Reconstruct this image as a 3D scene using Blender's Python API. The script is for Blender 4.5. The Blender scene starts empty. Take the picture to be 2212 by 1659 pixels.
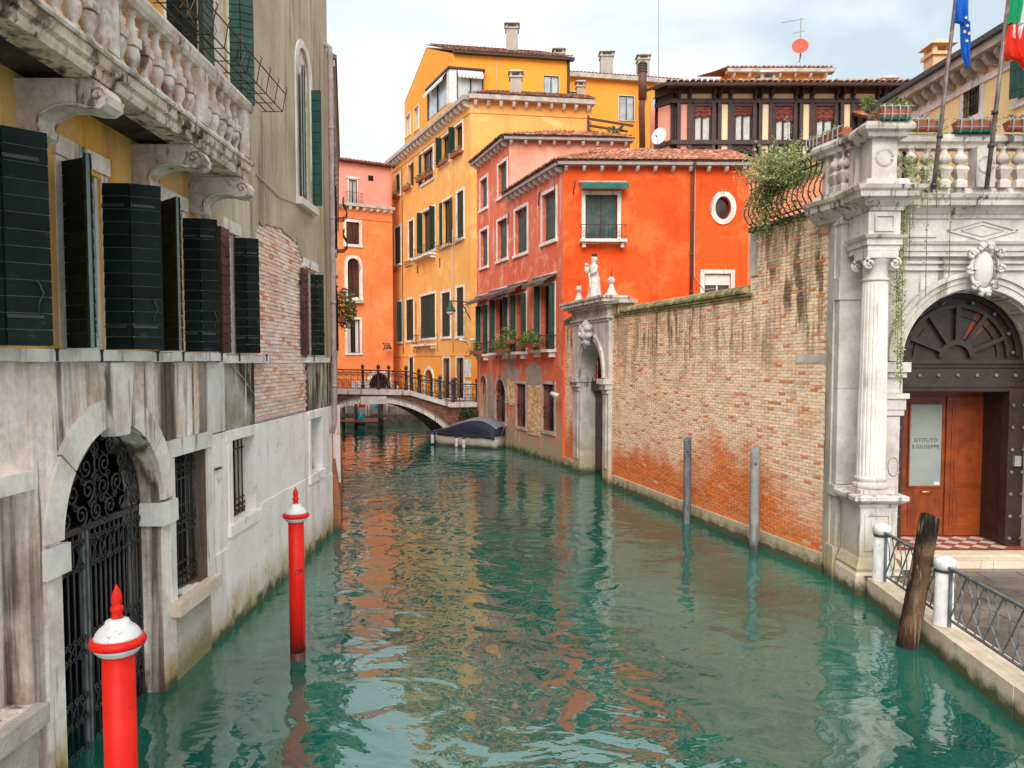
import bpy, math, random
from mathutils import Vector, Matrix, noise
R = random.Random(7)
sc = bpy.context.scene
COL = sc.collection

# ------------------------------------------------------------------ camera, world, sun, exposure
FPX, PX, HCAM, PITCH = 1661.0, 1106.0, 4.0, math.radians(3.0)
PY = 780 + FPX * math.tan(PITCH)
cam = bpy.data.objects.new('camera', bpy.data.cameras.new('camera')); COL.objects.link(cam)
cam.location = (0, 0, HCAM); cam.rotation_euler = (math.radians(90) - PITCH, 0, 0)
cam.data.sensor_width = 36; cam.data.lens = FPX / 2212 * 36
cam.data.shift_y = (PY - 829.5) / 2212
cam.data.clip_start = 0.05; cam.data.clip_end = 2000
sc.camera = cam

SUN_EL, SUN_AZ = math.radians(42), math.radians(-6)     # sun behind the viewer, a little to the left
world = bpy.data.worlds.new('World'); sc.world = world; world.use_nodes = True
wn = world.node_tree; wn.nodes.clear()
def N(tree, t, **k):
    n = tree.nodes.new(t)
    for a, b in k.items():
        if a == 'ins':
            for i, v in b.items(): n.inputs[i].default_value = v
        else: setattr(n, a, b)
    return n
_out = N(wn, 'ShaderNodeOutputWorld'); _bg = N(wn, 'ShaderNodeBackground', ins={'Strength': 0.1})
_sky = N(wn, 'ShaderNodeTexSky', sky_type='NISHITA', sun_disc=False, sun_elevation=SUN_EL, sun_rotation=math.pi - SUN_AZ)
_tc = N(wn, 'ShaderNodeTexCoord'); _mp = N(wn, 'ShaderNodeMapping', ins={'Scale': (1.0, 1.0, 2.4), 'Location': (.35, .2, .1)})
_nz = N(wn, 'ShaderNodeTexNoise', ins={'Scale': 1.9, 'Detail': 6.0, 'Roughness': 0.5, 'Distortion': 0.6})
_cr = N(wn, 'ShaderNodeValToRGB')
_cr.color_ramp.elements[0].position = .38; _cr.color_ramp.elements[0].color = (2.75, 3.25, 3.5, 1)
_cr.color_ramp.elements[1].position = .60; _cr.color_ramp.elements[1].color = (5.1, 5.35, 5.4, 1)
_mx = N(wn, 'ShaderNodeMixRGB', ins={'Fac': 0.93})
L_ = wn.links.new
L_(_tc.outputs['Generated'], _mp.inputs['Vector']); L_(_mp.outputs[0], _nz.inputs['Vector']); L_(_nz.outputs['Fac'], _cr.inputs['Fac'])
L_(_sky.outputs[0], _mx.inputs['Color1']); L_(_cr.outputs[0], _mx.inputs['Color2']); L_(_mx.outputs[0], _bg.inputs['Color']); L_(_bg.outputs[0], _out.inputs['Surface'])
sun = bpy.data.objects.new('sun', bpy.data.lights.new('sun', 'SUN')); COL.objects.link(sun)
sun.data.energy = 1.5; sun.data.angle = math.radians(50); sun.data.color = (1, .93, .84)
sun.rotation_euler = Vector((math.sin(SUN_AZ) * math.cos(SUN_EL), -math.cos(SUN_AZ) * math.cos(SUN_EL), math.sin(SUN_EL))).to_track_quat('Z', 'Y').to_euler()
sc.view_settings.view_transform = 'Standard'; sc.view_settings.look = 'None'
sc.view_settings.exposure = 1.32; sc.view_settings.gamma = 1; sc.view_settings.use_curve_mapping = False
try: sc.cycles.max_bounces = 6
except Exception: pass

# ------------------------------------------------------------------ survey: sight line -> real point
def ray(x, y):
    a = (x - PX) / FPX; b = (PY - y) / FPX; c, s = math.cos(PITCH), math.sin(PITCH)
    return (a, c + b * s, -s + b * c)
def gp(x, y, z=0.0):
    d = ray(x, y); t = (z - HCAM) / d[2]; return Vector((d[0] * t, d[1] * t, z))
def at(x, y, Y):
    d = ray(x, y); t = Y / d[1]; return Vector((d[0] * t, Y, HCAM + d[2] * t))

class Fr:                                    # a vertical wall plane: s along it (left to right), n outwards, z up
    def __init__(f, P, Q):
        f.P = Vector(P); f.L = math.hypot(Q[0] - P[0], Q[1] - P[1])
        f.u = Vector(((Q[0] - P[0]) / f.L, (Q[1] - P[1]) / f.L)); f.n = Vector((f.u.y, -f.u.x))
    def pt(f, s, n, z): return Vector((f.P.x + f.u.x * s + f.n.x * n, f.P.y + f.u.y * s + f.n.y * n, z))
    def mat(f, s, n, z):
        m = Matrix.Identity(4); m.col[0] = (f.u.x, f.u.y, 0, 0); m.col[1] = (-f.n.x, -f.n.y, 0, 0); m.col[3] = (*f.pt(s, n, z), 1); return m
    def px(f, x, y, n=0.0):
        d = ray(x, y); Px, Py = f.P.x + f.n.x * n, f.P.y + f.n.y * n
        det = -d[0] * f.u.y + f.u.x * d[1]; t = (-Px * f.u.y + f.u.x * Py) / det
        return ((d[0] * t - Px) * f.u.x + (d[1] * t - Py) * f.u.y, HCAM + d[2] * t)
    def s(f, x, n=0.0): return f.px(x, 780, n)[0]
    def rect(f, x0, x1, yt, yb, yx=None, n=0.0):          # pixel box: heights read at column yx (default middle)
        c = (x0 + x1) / 2 if yx is None else yx
        return (f.s(x0, n), f.s(x1, n), f.px(c, yb, n)[1], f.px(c, yt, n)[1])
    def off(f, n): return Fr(f.pt(0, n, 0)[:2], f.pt(f.L, n, 0)[:2])

# ------------------------------------------------------------------ objects
def setp(o, label=None, cat=None, group=None, kind=None):
    if label: o['label'] = label
    if cat: o['category'] = cat
    if group: o['group'] = group
    if kind: o['kind'] = kind
    return o
def wloc(o):
    v = Vector((0, 0, 0))
    while o: v += Vector(o.location); o = o.parent
    return v
def thing(name, label, cat, loc=(0, 0, 0), group=None, kind=None):
    o = bpy.data.objects.new(name, None); COL.objects.link(o); o.location = loc; o.empty_display_size = .2
    return setp(o, label, cat, group, kind)
def link(name, me, parent, loc):
    o = bpy.data.objects.new(name, me); COL.objects.link(o)
    if parent: o.parent = parent; o.location = Vector(loc) - wloc(parent)
    else: o.location = loc
    return o
class M:
    def __init__(m): m.v = []; m.f = []; m.sm = []
    def add(m, vs, fs, smooth=False):
        b = len(m.v); m.v += [tuple(q) for q in vs]; m.f += [tuple(i + b for i in f) for f in fs]; m.sm += [smooth] * len(fs); return m
    def quad(m, *p): return m.add(p, [tuple(range(len(p)))])
    def hexa(m, p): return m.add(p, [(0, 3, 2, 1), (4, 5, 6, 7), (0, 1, 5, 4), (1, 2, 6, 5), (2, 3, 7, 6), (3, 0, 4, 7)])
    def box(m, f, s0, s1, n0, n1, z0, z1):
        return m.hexa([f.pt(s0, n0, z0), f.pt(s1, n0, z0), f.pt(s1, n1, z0), f.pt(s0, n1, z0), f.pt(s0, n0, z1), f.pt(s1, n0, z1), f.pt(s1, n1, z1), f.pt(s0, n1, z1)])
    def wbox(m, x0, x1, y0, y1, z0, z1):
        return m.hexa([(x0, y0, z0), (x1, y0, z0), (x1, y1, z0), (x0, y1, z0), (x0, y0, z1), (x1, y0, z1), (x1, y1, z1), (x0, y1, z1)])
    def ext(m, f, pts, n0, n1):               # polygon (s,z) extruded between two offsets
        k = len(pts); a = [f.pt(s, n0, z) for s, z in pts]; b = [f.pt(s, n1, z) for s, z in pts]
        return m.add(a + b, [tuple(range(k)), tuple(range(2 * k - 1, k - 1, -1))] + [(i, (i + 1) % k, k + (i + 1) % k, k + i) for i in range(k)])
    def vext(m, pts, z0, z1):                 # plan polygon (x,y) extruded upward
        k = len(pts); a = [(x, y, z0) for x, y in pts]; b = [(x, y, z1) for x, y in pts]
        return m.add(a + b, [tuple(range(k)), tuple(range(2 * k - 1, k - 1, -1))] + [(i, (i + 1) % k, k + (i + 1) % k, k + i) for i in range(k)])
    def beam(m, A, B, w, t):                  # straight bar of rectangular section
        A = Vector(A); B = Vector(B); d = (B - A).normalized(); h = Vector((0, 0, 1)) if abs(d.z) < .9 else Vector((1, 0, 0))
        x = d.cross(h).normalized() * (w / 2); y = x.cross(d).normalized() * (t / 2)
        return m.hexa([A - x - y, A + x - y, A + x + y, A - x + y, B - x - y, B + x - y, B + x + y, B - x + y])
    def lathe(m, c, prof, n=12, smooth=True, mat=None):
        vs = []; fs = []; k = len(prof); c = Vector(c)
        for r, z in prof:
            for i in range(n):
                a = 2 * math.pi * i / n; q = Vector((r * math.cos(a), r * math.sin(a), z)); vs.append((mat @ q if mat else q) + c)
        for j in range(k - 1):
            for i in range(n): fs.append((j * n + i, j * n + (i + 1) % n, (j + 1) * n + (i + 1) % n, (j + 1) * n + i))
        m.add(vs, fs, smooth); b = len(m.v) - len(vs)
        m.f += [tuple(b + i for i in range(n))[::-1], tuple(b + (k - 1) * n + i for i in range(n))]; m.sm += [False, False]; return m
    def tube(m, pts, r, n=5, smooth=True, r1=None):
        pts = [Vector(p) for p in pts]; k = len(pts); vs = []
        for i, p in enumerate(pts):
            d = (pts[min(i + 1, k - 1)] - pts[max(i - 1, 0)]); d = d.normalized() if d.length > 1e-9 else Vector((0, 0, 1))
            h = Vector((0, 0, 1)) if abs(d.z) < .9 else Vector((1, 0, 0)); x = d.cross(h).normalized(); y = x.cross(d)
            rr = r if r1 is None else r + (r1 - r) * i / max(1, k - 1)
            for j in range(n): a = 2 * math.pi * j / n + .4; vs.append(p + x * (rr * math.cos(a)) + y * (rr * math.sin(a)))
        fs = [(i * n + j, i * n + (j + 1) % n, (i + 1) * n + (j + 1) % n, (i + 1) * n + j) for i in range(k - 1) for j in range(n)]
        fs += [tuple(range(n))[::-1], tuple((k - 1) * n + j for j in range(n))]
        return m.add(vs, fs, smooth)
    def ring(m, f, cs, cz, r0, r1, n0, n1, a0=0., a1=180., seg=24, ry=None):   # arch ring / voussoir, angles in degrees from +s
        e = 1.0 if ry is None else ry; vs = []
        for i in range(seg + 1):
            a = math.radians(a0 + (a1 - a0) * i / seg); c, s = math.cos(a), math.sin(a)
            for r, n in ((r0, n0), (r1, n0), (r1, n1), (r0, n1)): vs.append(f.pt(cs + r * c, n, cz + r * s * e))
        fs = [(i * 4 + j, i * 4 + (j + 1) % 4, i * 4 + 4 + (j + 1) % 4, i * 4 + 4 + j) for i in range(seg) for j in range(4)]
        fs += [(0, 1, 2, 3), tuple(seg * 4 + j for j in (3, 2, 1, 0))]
        return m.add(vs, fs)
    def sweep(m, path, prof, closed=False):    # moulding: prof = [(out, z)] swept along a plan path, outward = right-hand side
        k = len(path); vs = []
        for i, p in enumerate(path):
            def dr(a, b): v = Vector((b[0] - a[0], b[1] - a[1])); return v.normalized()
            d0 = dr(path[i - 1], p) if (i > 0 or closed) else dr(p, path[i + 1]); d1 = dr(p, path[(i + 1) % k]) if (i < k - 1 or closed) else d0
            n0 = Vector((d0.y, -d0.x)); n1 = Vector((d1.y, -d1.x)); mm = n0 + n1; mm = mm / max(.2, mm.dot(n0))
            for o, z in prof: vs.append((p[0] + mm.x * o, p[1] + mm.y * o, z))
        q = len(prof); fs = []
        for i in range(k if closed else k - 1):
            a = i * q; b = ((i + 1) % k) * q
            for j in range(q): fs.append((a + j, a + (j + 1) % q, b + (j + 1) % q, b + j))
        if not closed: fs += [tuple(range(q)), tuple((k - 1) * q + j for j in range(q))[::-1]]
        return m.add(vs, fs)
    def leaves(m, c, r, n, size, flat=.5, rnd=R):
        c = Vector(c)
        for _ in range(n):
            while True:
                p = Vector((rnd.uniform(-1, 1), rnd.uniform(-1, 1), rnd.uniform(-1, 1)))
                if p.length < 1: break
            q = c + Vector((p.x * r[0], p.y * r[1], p.z * r[2])); m.leaf(q, size * rnd.uniform(.6, 1.3), rnd)
        return m
    def leaf(m, q, s, rnd=R):
        a = Vector((rnd.gauss(0, 1), rnd.gauss(0, 1), rnd.gauss(0, .7))).normalized(); b = a.cross(Vector((rnd.gauss(0, 1), rnd.gauss(0, 1), rnd.gauss(0, 1)))).normalized()
        return m.add([q - a * s, q - b * s * .45, q + a * s, q + b * s * .45], [(0, 1, 2, 3)])
    def mesh(m, name, mat, c=(0, 0, 0)):
        me = bpy.data.meshes.new(name); me.from_pydata([(x - c[0], y - c[1], z - c[2]) for x, y, z in m.v], [], m.f)
        if any(m.sm): me.polygons.foreach_set('use_smooth', m.sm)
        me.materials.append(mat); me.update(); return me
    def build(m, name, mat, parent=None, label=None, cat=None, group=None, kind=None):
        if not m.v: return None
        xs, ys, zs = zip(*m.v); c = ((min(xs) + max(xs)) / 2, (min(ys) + max(ys)) / 2, min(zs) if parent is None else (min(zs) + max(zs)) / 2)
        return setp(link(name, m.mesh(name, mat, c), parent, c), label, cat, group, kind)
def pieces(name, me, mats, parent, limit=300, kindname=None):
    """nearest pieces as objects sharing one mesh, the rest joined as one stuff part"""
    base = wloc(parent); mats = sorted(mats, key=lambda q: (q.translation - Vector((0, 0, HCAM))).length)
    for q in mats[:limit]:
        o = bpy.data.objects.new(name, me); COL.objects.link(o); o.parent = parent
        o.matrix_local = Matrix.Translation(-base) @ q
    rest = mats[limit:]
    if rest:
        vs = [v.co.copy() for v in me.vertices]; fs = [tuple(p.vertices) for p in me.polygons]; sm = me.polygons[0].use_smooth; m = M()
        for q in rest: m.add([q @ v for v in vs], fs, sm)
        m.build(kindname or name, me.materials[0], parent, kind='stuff')

# ------------------------------------------------------------------ materials
def lin(h):
    if isinstance(h, tuple): return (*h[:3], 1)
    c = [int(h[i:i + 2], 16) / 255 for i in (0, 2, 4)]
    return (*[(x / 12.92 if x <= .04045 else ((x + .055) / 1.055) ** 2.4) for x in c], 1)
MATS = {}
def mat(name, c1, c2=None, ns=1.2, lo=.42, hi=.62, rough=.85, bump=.0, bs=25., fine=.12, fs=14., streaks=(), zones=(), rand=0., metal=0., spec=.3, spots=(), hue=None, trans=0.):
    """procedural, all in world metres. streaks: (colour, threshold, strength, scale, stretch); zones: (colour, z_full, z_none, wobble, scale); spots: (colour, scale, threshold, width, strength)"""
    m = bpy.data.materials.new(name); m.use_nodes = True; t = m.node_tree; t.nodes.clear(); L = t.links.new
    out = N(t, 'ShaderNodeOutputMaterial'); b = N(t, 'ShaderNodeBsdfPrincipled'); L(b.outputs[0], out.inputs[0])
    b.inputs['Roughness'].default_value = rough; b.inputs['Metallic'].default_value = metal; b.inputs['Specular IOR Level'].default_value = spec
    g = N(t, 'ShaderNodeNewGeometry'); pos = g.outputs['Position']
    def noise_(scale, detail=4., stretch=None, rough_=.55, dist=0.):
        n = N(t, 'ShaderNodeTexNoise', ins={'Scale': scale, 'Detail': detail, 'Roughness': rough_, 'Distortion': dist})
        if stretch:
            q = N(t, 'ShaderNodeMapping', ins={'Scale': stretch}); L(pos, q.inputs['Vector']); L(q.outputs[0], n.inputs['Vector'])
        else: L(pos, n.inputs['Vector'])
        return n.outputs['Fac']
    def mr(v, a, bb, c=0., d=1.):
        q = N(t, 'ShaderNodeMapRange', ins={'From Min': a, 'From Max': bb, 'To Min': c, 'To Max': d}); L(v, q.inputs['Value']); return q.outputs['Result']
    def mix(f, a, bb, mode='MIX'):
        q = N(t, 'ShaderNodeMixRGB', blend_type=mode)
        for i, v in ((0, f), (1, a), (2, bb)):
            if hasattr(v, 'links'): L(v, q.inputs[i])
            else: q.inputs[i].default_value = v
        return q.outputs[0]
    def mth(op, a, bb):
        q = N(t, 'ShaderNodeMath', operation=op)
        for i, v in ((0, a), (1, bb)):
            if hasattr(v, 'links'): L(v, q.inputs[i])
            else: q.inputs[i].default_value = v
        return q.outputs[0]
    col = lin(c1)
    if c2 is not None: col = mix(mr(noise_(ns, 5., None, .6, .4), lo, hi), col, lin(c2))
    for (c, sc_, th, w, st) in spots: col = mix(mth('MULTIPLY', mr(noise_(sc_, 6., None, .62, .5), th, th + w), st), col, lin(c))
    zz = None
    if zones:
        sx = N(t, 'ShaderNodeSeparateXYZ'); L(pos, sx.inputs[0]); zz = sx.outputs['Z']
    for (c, z0, z1, wob, s) in zones:
        v = mth('ADD', zz, mr(noise_(s, 4.), .25, .75, -wob, wob)); col = mix(mr(v, z0, z1, 1., 0.), col, lin(c))
    for sk_ in streaks:
        c, th, st, s, stretch = sk_[:5]
        a = noise_(s, 4., (1, 1, stretch), .6, .2); bq = noise_(s * .14, 2.)
        f = mth('MULTIPLY', mr(a, th, th + .09), mr(bq, .38, .52))
        if len(sk_) > 5:
            if zz is None: sx = N(t, 'ShaderNodeSeparateXYZ'); L(pos, sx.inputs[0]); zz = sx.outputs['Z']
            f = mth('MULTIPLY', f, mr(zz, sk_[5], sk_[5] + .8))
        col = mix(mth('MULTIPLY', f, st), col, lin(c))
    if fine: col = mix(1., col, mr(noise_(fs, 5., None, .65), .2, .8, 1 - fine, 1 + fine), 'MULTIPLY')
    if rand:
        oi = N(t, 'ShaderNodeObjectInfo'); rr = mth('FRACT', mth('ADD', oi.outputs['Random'], g.outputs['Random Per Island']), 0.)
        col = mix(1., col, mr(rr, 0., 1., 1 - rand, 1 + rand), 'MULTIPLY')
        if hue is not None: col = mix(mr(mth('FRACT', mth('MULTIPLY', rr, 7.3), 0.), hue[1], hue[1] + .1, 0., 1.), col, lin(hue[0]))
    if hasattr(col, 'links'): L(col, b.inputs['Base Color'])
    else: b.inputs['Base Color'].default_value = col
    if trans:
        tr = N(t, 'ShaderNodeBsdfTranslucent'); ms = N(t, 'ShaderNodeMixShader', ins={0: trans}); L(b.outputs[0], ms.inputs[1]); L(tr.outputs[0], ms.inputs[2]); L(ms.outputs[0], out.inputs[0])
        if hasattr(col, 'links'): L(col, tr.inputs[0])
        else: tr.inputs[0].default_value = col
    if bump:
        bn = N(t, 'ShaderNodeBump', ins={'Strength': 1.0, 'Distance': bump}); L(noise_(bs, 6., None, .6), bn.inputs['Height']); L(bn.outputs[0], b.inputs['Normal'])
    MATS[name] = m; return m

WHITE = mat('istrian_stone_white', (.82, .78, .74), (.66, .61, .56), ns=1.5, bump=.004, bs=30, fine=.1, streaks=[((.14, .12, .10), .55, .7, 5., .12)])
STONE = mat('weathered_stone', (.88, .80, .73), (.66, .57, .50), ns=2.2, bump=.006, bs=22, fine=.15, streaks=[((.06, .045, .04), .56, .85, 5., .08)], zones=[((.42, .29, .08), .1, .6, .2, 3.), ((.08, .09, .04), .05, .22, .12, 4.)])
LPLAST = mat('stained_render', (.92, .78, .68), (.62, .46, .36), ns=1.1, bump=.012, bs=18, fine=.22, streaks=[((.98, .90, .84), .49, .85, 2.6, .12), ((.10, .06, .045), .50, .9, 2.0, .06), ((.07, .05, .04), .55, .8, 7., .05)], zones=[((.24, .19, .07), .1, .5, .2, 3.), ((.07, .08, .03), .05, .25, .12, 4.)])
LWHITE = mat('white_limestone_base', (.97, .90, .87), (.88, .81, .78), ns=1.4, bump=.003, bs=30, fine=.07, streaks=[((.66, .54, .42), .56, .5, 3., .1), ((.25, .2, .16), .60, .5, 7., .05)], zones=[((.56, .46, .26), .1, .7, .3, 2.5), ((.09, .10, .04), .06, .24, .13, 4.)], spots=[((.5, .45, .42), 5., .61, .05, .6)])
ROUGHR = mat('roughcast_render', (.60, .55, .47), (.48, .42, .33), ns=2, bump=.03, bs=28, fine=.12, zones=[((.3, .25, .12), .1, .5, .2, 3.)])
BEIGE = mat('beige_render', (.54, .45, .32), (.42, .34, .24), ns=.8, bump=.006, bs=14, fine=.1, streaks=[((.20, .15, .09), .57, .65, 3., .07), ((.68, .6, .48), .56, .6, 2., .1)], spots=[((.66, .56, .42), .5, .5, .2, .6)])
DARKSTAIN = mat('black_streaked_render', (.50, .46, .36), (.30, .28, .19), ns=1.4, bump=.006, bs=20, fine=.15, streaks=[((.03, .028, .015), .42, .97, 6., .10), ((.74, .70, .62), .53, .9, 8., .12)])
LYELL = mat('ochre_render', (.88, .44, .08), (.84, .50, .18), ns=1.1, bump=.005, bs=16, fine=.12, streaks=[((.45, .2, .05), .57, .5, 2.5, .12)], spots=[((.74, .60, .4), .9, .55, .15, .7)])
DIRTSHADE = mat('dirt_and_shade_stone', (.11, .085, .07), (.035, .028, .024), ns=2.5, lo=.35, hi=.6, bump=.01, bs=20, fine=.3)  # dirt tone; also puts shade into the balcony underside, vault and quay colour
BALU = mat('balcony_stone', (.78, .69, .62), (.54, .43, .36), ns=3.5, bump=.006, bs=30, fine=.16, streaks=[((.10, .06, .04), .58, .85, 7., .3)], spots=[((.16, .11, .08), 2.2, .55, .1, .75)])
LEDGE = mat('mossy_ledge_stone', (.78, .66, .53), (.50, .36, .25), ns=3, bump=.008, bs=30, fine=.2, streaks=[((.04, .03, .02), .52, .92, 8., .6)], spots=[((.08, .06, .035), 3., .54, .1, .8)])
DGREEN = mat('dark_green_shutter_paint', (.0065, .014, .011), (.0045, .0095, .008), ns=3, rough=.6, fine=.35, fs=7, bump=.003, bs=40, rand=.35, spec=.14, spots=[((.035, .04, .033), 9., .62, .05, .6)])
GAPLIGHT = mat('plank_gap_highlight', (.20, .24, .22), rough=.5, fine=.1)  # pale backing colour, paints highlight lines in the gaps between dark planks
BROWNSH = mat('brown_shutter_paint', (.10, .050, .045), (.06, .03, .028), ns=3, rough=.5, fine=.2, rand=.15)
YGREEN = mat('bottle_green_shutter_paint', (.012, .045, .035), (.010, .032, .027), ns=3, rough=.6, fine=.2, rand=.15, spec=.2)
GREEN2 = mat('teal_green_shutter_paint', (.025, .085, .065), (.02, .06, .05), ns=3, rough=.5, fine=.2, rand=.1)
GREYG = mat('grey_green_shutter_paint', (.065, .10, .09), (.04, .07, .065), ns=4, rough=.6, fine=.25, rand=.1)
BRICKP = mat('pale_pink_brick', (.86, .60, .49), (.88, .74, .64), ns=1., rough=.9, fine=.18, bump=.005, bs=60, rand=.14, hue=((.72, .32, .19), .86))
MORT = mat('lime_mortar', (.84, .72, .63), (.70, .56, .46), ns=5, bump=.01, bs=50, fine=.2)
BRICKW = mat('weathered_garden_wall_brick', (.96, .74, .54), (.92, .60, .40), ns=1.1, rough=.9, fine=.2, fs=30, bump=.004, bs=60, rand=.16,
             zones=[((.80, .21, .05), .9, 2.0, 1.2, .45)], hue=((.72, .26, .11), .88), spots=[((.84, .44, .22), .7, .56, .12, .7)],
             streaks=[((.09, .06, .035), .50, .85, 4.5, .14, 3.9), ((.3, .2, .12), .48, .6, 2.5, .2, 3.0)])
MORTW = mat('garden_wall_mortar', (.93, .80, .66), (.82, .66, .52), ns=3, bump=.01, bs=50, fine=.2, zones=[((.78, .46, .27), .9, 2.0, .8, .5)], streaks=[((.1, .07, .05), .50, .8, 4.5, .14, 3.9)])
MOSSB = mat('mossy_coping_brick', (.20, .19, .09), (.42, .36, .2), ns=4, rough=.95, fine=.35, bump=.01, bs=40, rand=.25)
YELL = mat('yellow_render', (.86, .42, .12), (.82, .37, .10), ns=.35, bump=.003, bs=10, fine=.08, streaks=[((.80, .30, .05), .57, .45, 1.6, .10)], zones=[((.90, .33, .035), 3.0, 4.6, .5, .4), ((.35, .25, .12), 1.3, 2.0, .3, 1.)], spots=[((.95, .58, .24), .6, .53, .12, .7)])
YELL2 = mat('orange_yellow_render', (.90, .36, .045), (.87, .33, .04), ns=.3, bump=.003, bs=10, fine=.05)
ORNG = mat('orange_render', (.84, .26, .085), (.76, .20, .06), ns=.5, bump=.003, bs=10, fine=.08, streaks=[((.55, .13, .04), .57, .5, 1.8, .10)], spots=[((.88, .34, .16), .8, .54, .15, .6)])
PINK = mat('pink_render', (.80, .34, .27), (.76, .30, .22), ns=.5, bump=.003, bs=10, fine=.05)
REDL = mat('faded_red_render', (.74, .14, .07), (.78, .20, .11), ns=.6, bump=.004, bs=14, fine=.14, spots=[((.86, .46, .33), 1.6, .54, .10, .6), ((.60, .10, .05), .6, .52, .2, .5)], streaks=[((.86, .52, .42), .57, .6, 2.4, .2)], zones=[((.54, .30, .22), 1.2, 3.0, 1.2, .9), ((.42, .36, .24), .3, 1.2, .9, 1.6), ((.08, .09, .04), .05, .28, .14, 3.)])
REDF = mat('vivid_orange_red_render', (.90, .105, .013), (.80, .07, .009), ns=.6, bump=.004, bs=12, fine=.10, streaks=[((.60, .045, .008), .58, .4, 2.2, .10)], spots=[((.93, .19, .05), .9, .50, .12, .7), ((.62, .05, .01), 3., .60, .06, .5)])
SALM = mat('faded_salmon_render', (.84, .38, .27), (.74, .25, .15), ns=.6, bump=.004, bs=14, fine=.08, spots=[((.82, .54, .43), .9, .52, .14, .8)], streaks=[((.7, .48, .38), .6, .6, 1.6, .15)])
SALM2 = mat('pale_salmon_render', (.78, .30, .17), (.72, .26, .15), ns=.6, fine=.06)
VILLA = mat('pale_yellow_render', (.95, .72, .36), (.92, .66, .32), ns=.5, fine=.05, bump=.003, bs=12)
GREYR = mat('patched_cement_render', (.42, .37, .32), (.32, .27, .22), ns=2, fine=.15, bump=.008, bs=30)
EXPB = mat('exposed_yellow_brick', (.86, .64, .34), (.72, .40, .18), ns=4, fine=.3, rand=.3, bump=.01, bs=50)
DARKB = mat('dark_brown_brick', (.20, .07, .045), (.28, .13, .09), ns=3, fine=.3, rand=.35, bump=.008, bs=50)
TILE = mat('terracotta_roof_tile', (.52, .22, .13), (.42, .18, .11), ns=2.5, rough=.9, fine=.3, fs=20, rand=.4, hue=((.68, .45, .34), .8), spots=[((.12, .09, .06), 2., .55, .1, .8)])
TILED = mat('darkened_roof_tile', (.22, .09, .06), (.36, .16, .1), ns=2.5, rough=.9, fine=.3, fs=20, rand=.4, hue=((.09, .07, .055), .8))
TBASE = mat('tile_underlay', (.13, .06, .04), (.2, .09, .06), ns=4, fine=.2)
EAVE = mat('eave_stone', (.52, .48, .43), (.36, .32, .28), ns=2, fine=.15, bump=.004)
GUTT = mat('grey_gutter_metal', (.30, .29, .28), (.38, .36, .34), ns=3, rough=.6, fine=.1)
IRON = mat('black_wrought_iron', (.028, .027, .028), (.05, .045, .042), ns=8, rough=.5, fine=.2, spec=.5)
IRONB = mat('brown_painted_iron', (.045, .022, .02), (.06, .03, .025), ns=8, rough=.5, fine=.2, spec=.5)
RUST = mat('rusty_iron', (.12, .055, .035), (.06, .035, .03), ns=12, rough=.85, fine=.3)
IRONG = mat('grey_painted_iron', (.16, .18, .19), (.09, .10, .11), ns=6, rough=.45, fine=.2, spec=.5)
STEEL = mat('galvanised_steel', (.35, .38, .4), (.25, .27, .29), ns=6, rough=.45, fine=.15, spec=.5)
DARK = mat('dark_interior', (.012, .010, .010), rough=.9, fine=0)  # near-black colour stands in for the shade inside openings
DGLASS = mat('dark_window_glass', (.012, .010, .010), (.02, .016, .016), ns=1., rough=.1, fine=0, spec=.35)
PGLASS = mat('curtained_window_glass', (.34, .40, .42), (.50, .55, .56), ns=1.6, rough=.12, fine=.05, spec=.7)
BGLASS = mat('brown_window_glass', (.07, .03, .025), (.035, .018, .016), ns=1.2, rough=.08, fine=0, spec=.7)
CURT = mat('white_curtain', (.60, .60, .58), (.5, .5, .48), ns=6, fine=.08)
SASHW = mat('white_painted_sash', (.72, .71, .69), (.62, .6, .58), ns=5, rough=.5, fine=.05)
SASHD = mat('dark_wood_sash', (.06, .025, .022), (.04, .02, .02), ns=5, rough=.5, fine=.1)
SASHB = mat('blue_black_sash', (.02, .025, .035), rough=.5, fine=.1)
REDP = mat('red_post_paint', (.74, .014, .006), (.64, .010, .005), ns=2.5, rough=.5, fine=.1, fs=9, spec=.25, bump=.0015, bs=12, spots=[((.16, .02, .015), 5.5, .63, .015, .9)], zones=[((.10, .02, .015), .10, .34, .08, 5.)])
WHITEP = mat('white_post_paint', (.76, .75, .76), (.64, .63, .64), ns=5, rough=.5, fine=.08, spec=.3, bump=.002, bs=20, spots=[((.32, .3, .26), 8, .60, .04, .7)])
ALGAE = mat('wet_algae_band', (.10, .03, .02), (.05, .03, .02), ns=6, rough=.4, fine=.2)
WOODG = mat('grey_weathered_timber', (.24, .24, .25), (.34, .33, .33), ns=3, rough=.9, fine=.25, fs=30, streaks=[((.12, .12, .12), .5, .7, 12., .08)], zones=[((.07, .07, .06), .12, .3, .05, 5.)])
WOODB = mat('dark_brown_mooring_timber', (.07, .038, .02), (.15, .09, .05), ns=3, rough=.8, fine=.35, fs=30, bump=.014, bs=25, streaks=[((.010, .007, .005), .46, .95, 9., .06), ((.40, .28, .17), .55, .9, 10., .06)], zones=[((.008, .006, .005), 1.62, 1.42, .14, 3.), ((.04, .015, .012), .1, .3, .05, 4.)])
TIMB = mat('dark_gallery_timber', (.075, .048, .045), (.05, .034, .032), ns=4, rough=.6, fine=.3, fs=25)
CREAM = mat('cream_panel', (.88, .66, .42), (.85, .6, .38), ns=1., fine=.06)
CPINK = mat('pink_panel', (.80, .33, .24), fine=.06)
BLIND = mat('burgundy_blind', (.17, .04, .035), (.24, .07, .05), ns=5, rough=.8, fine=.2)
TERRA = mat('terracotta_planter', (.42, .12, .07), (.34, .09, .055), ns=5, fine=.1)
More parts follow.
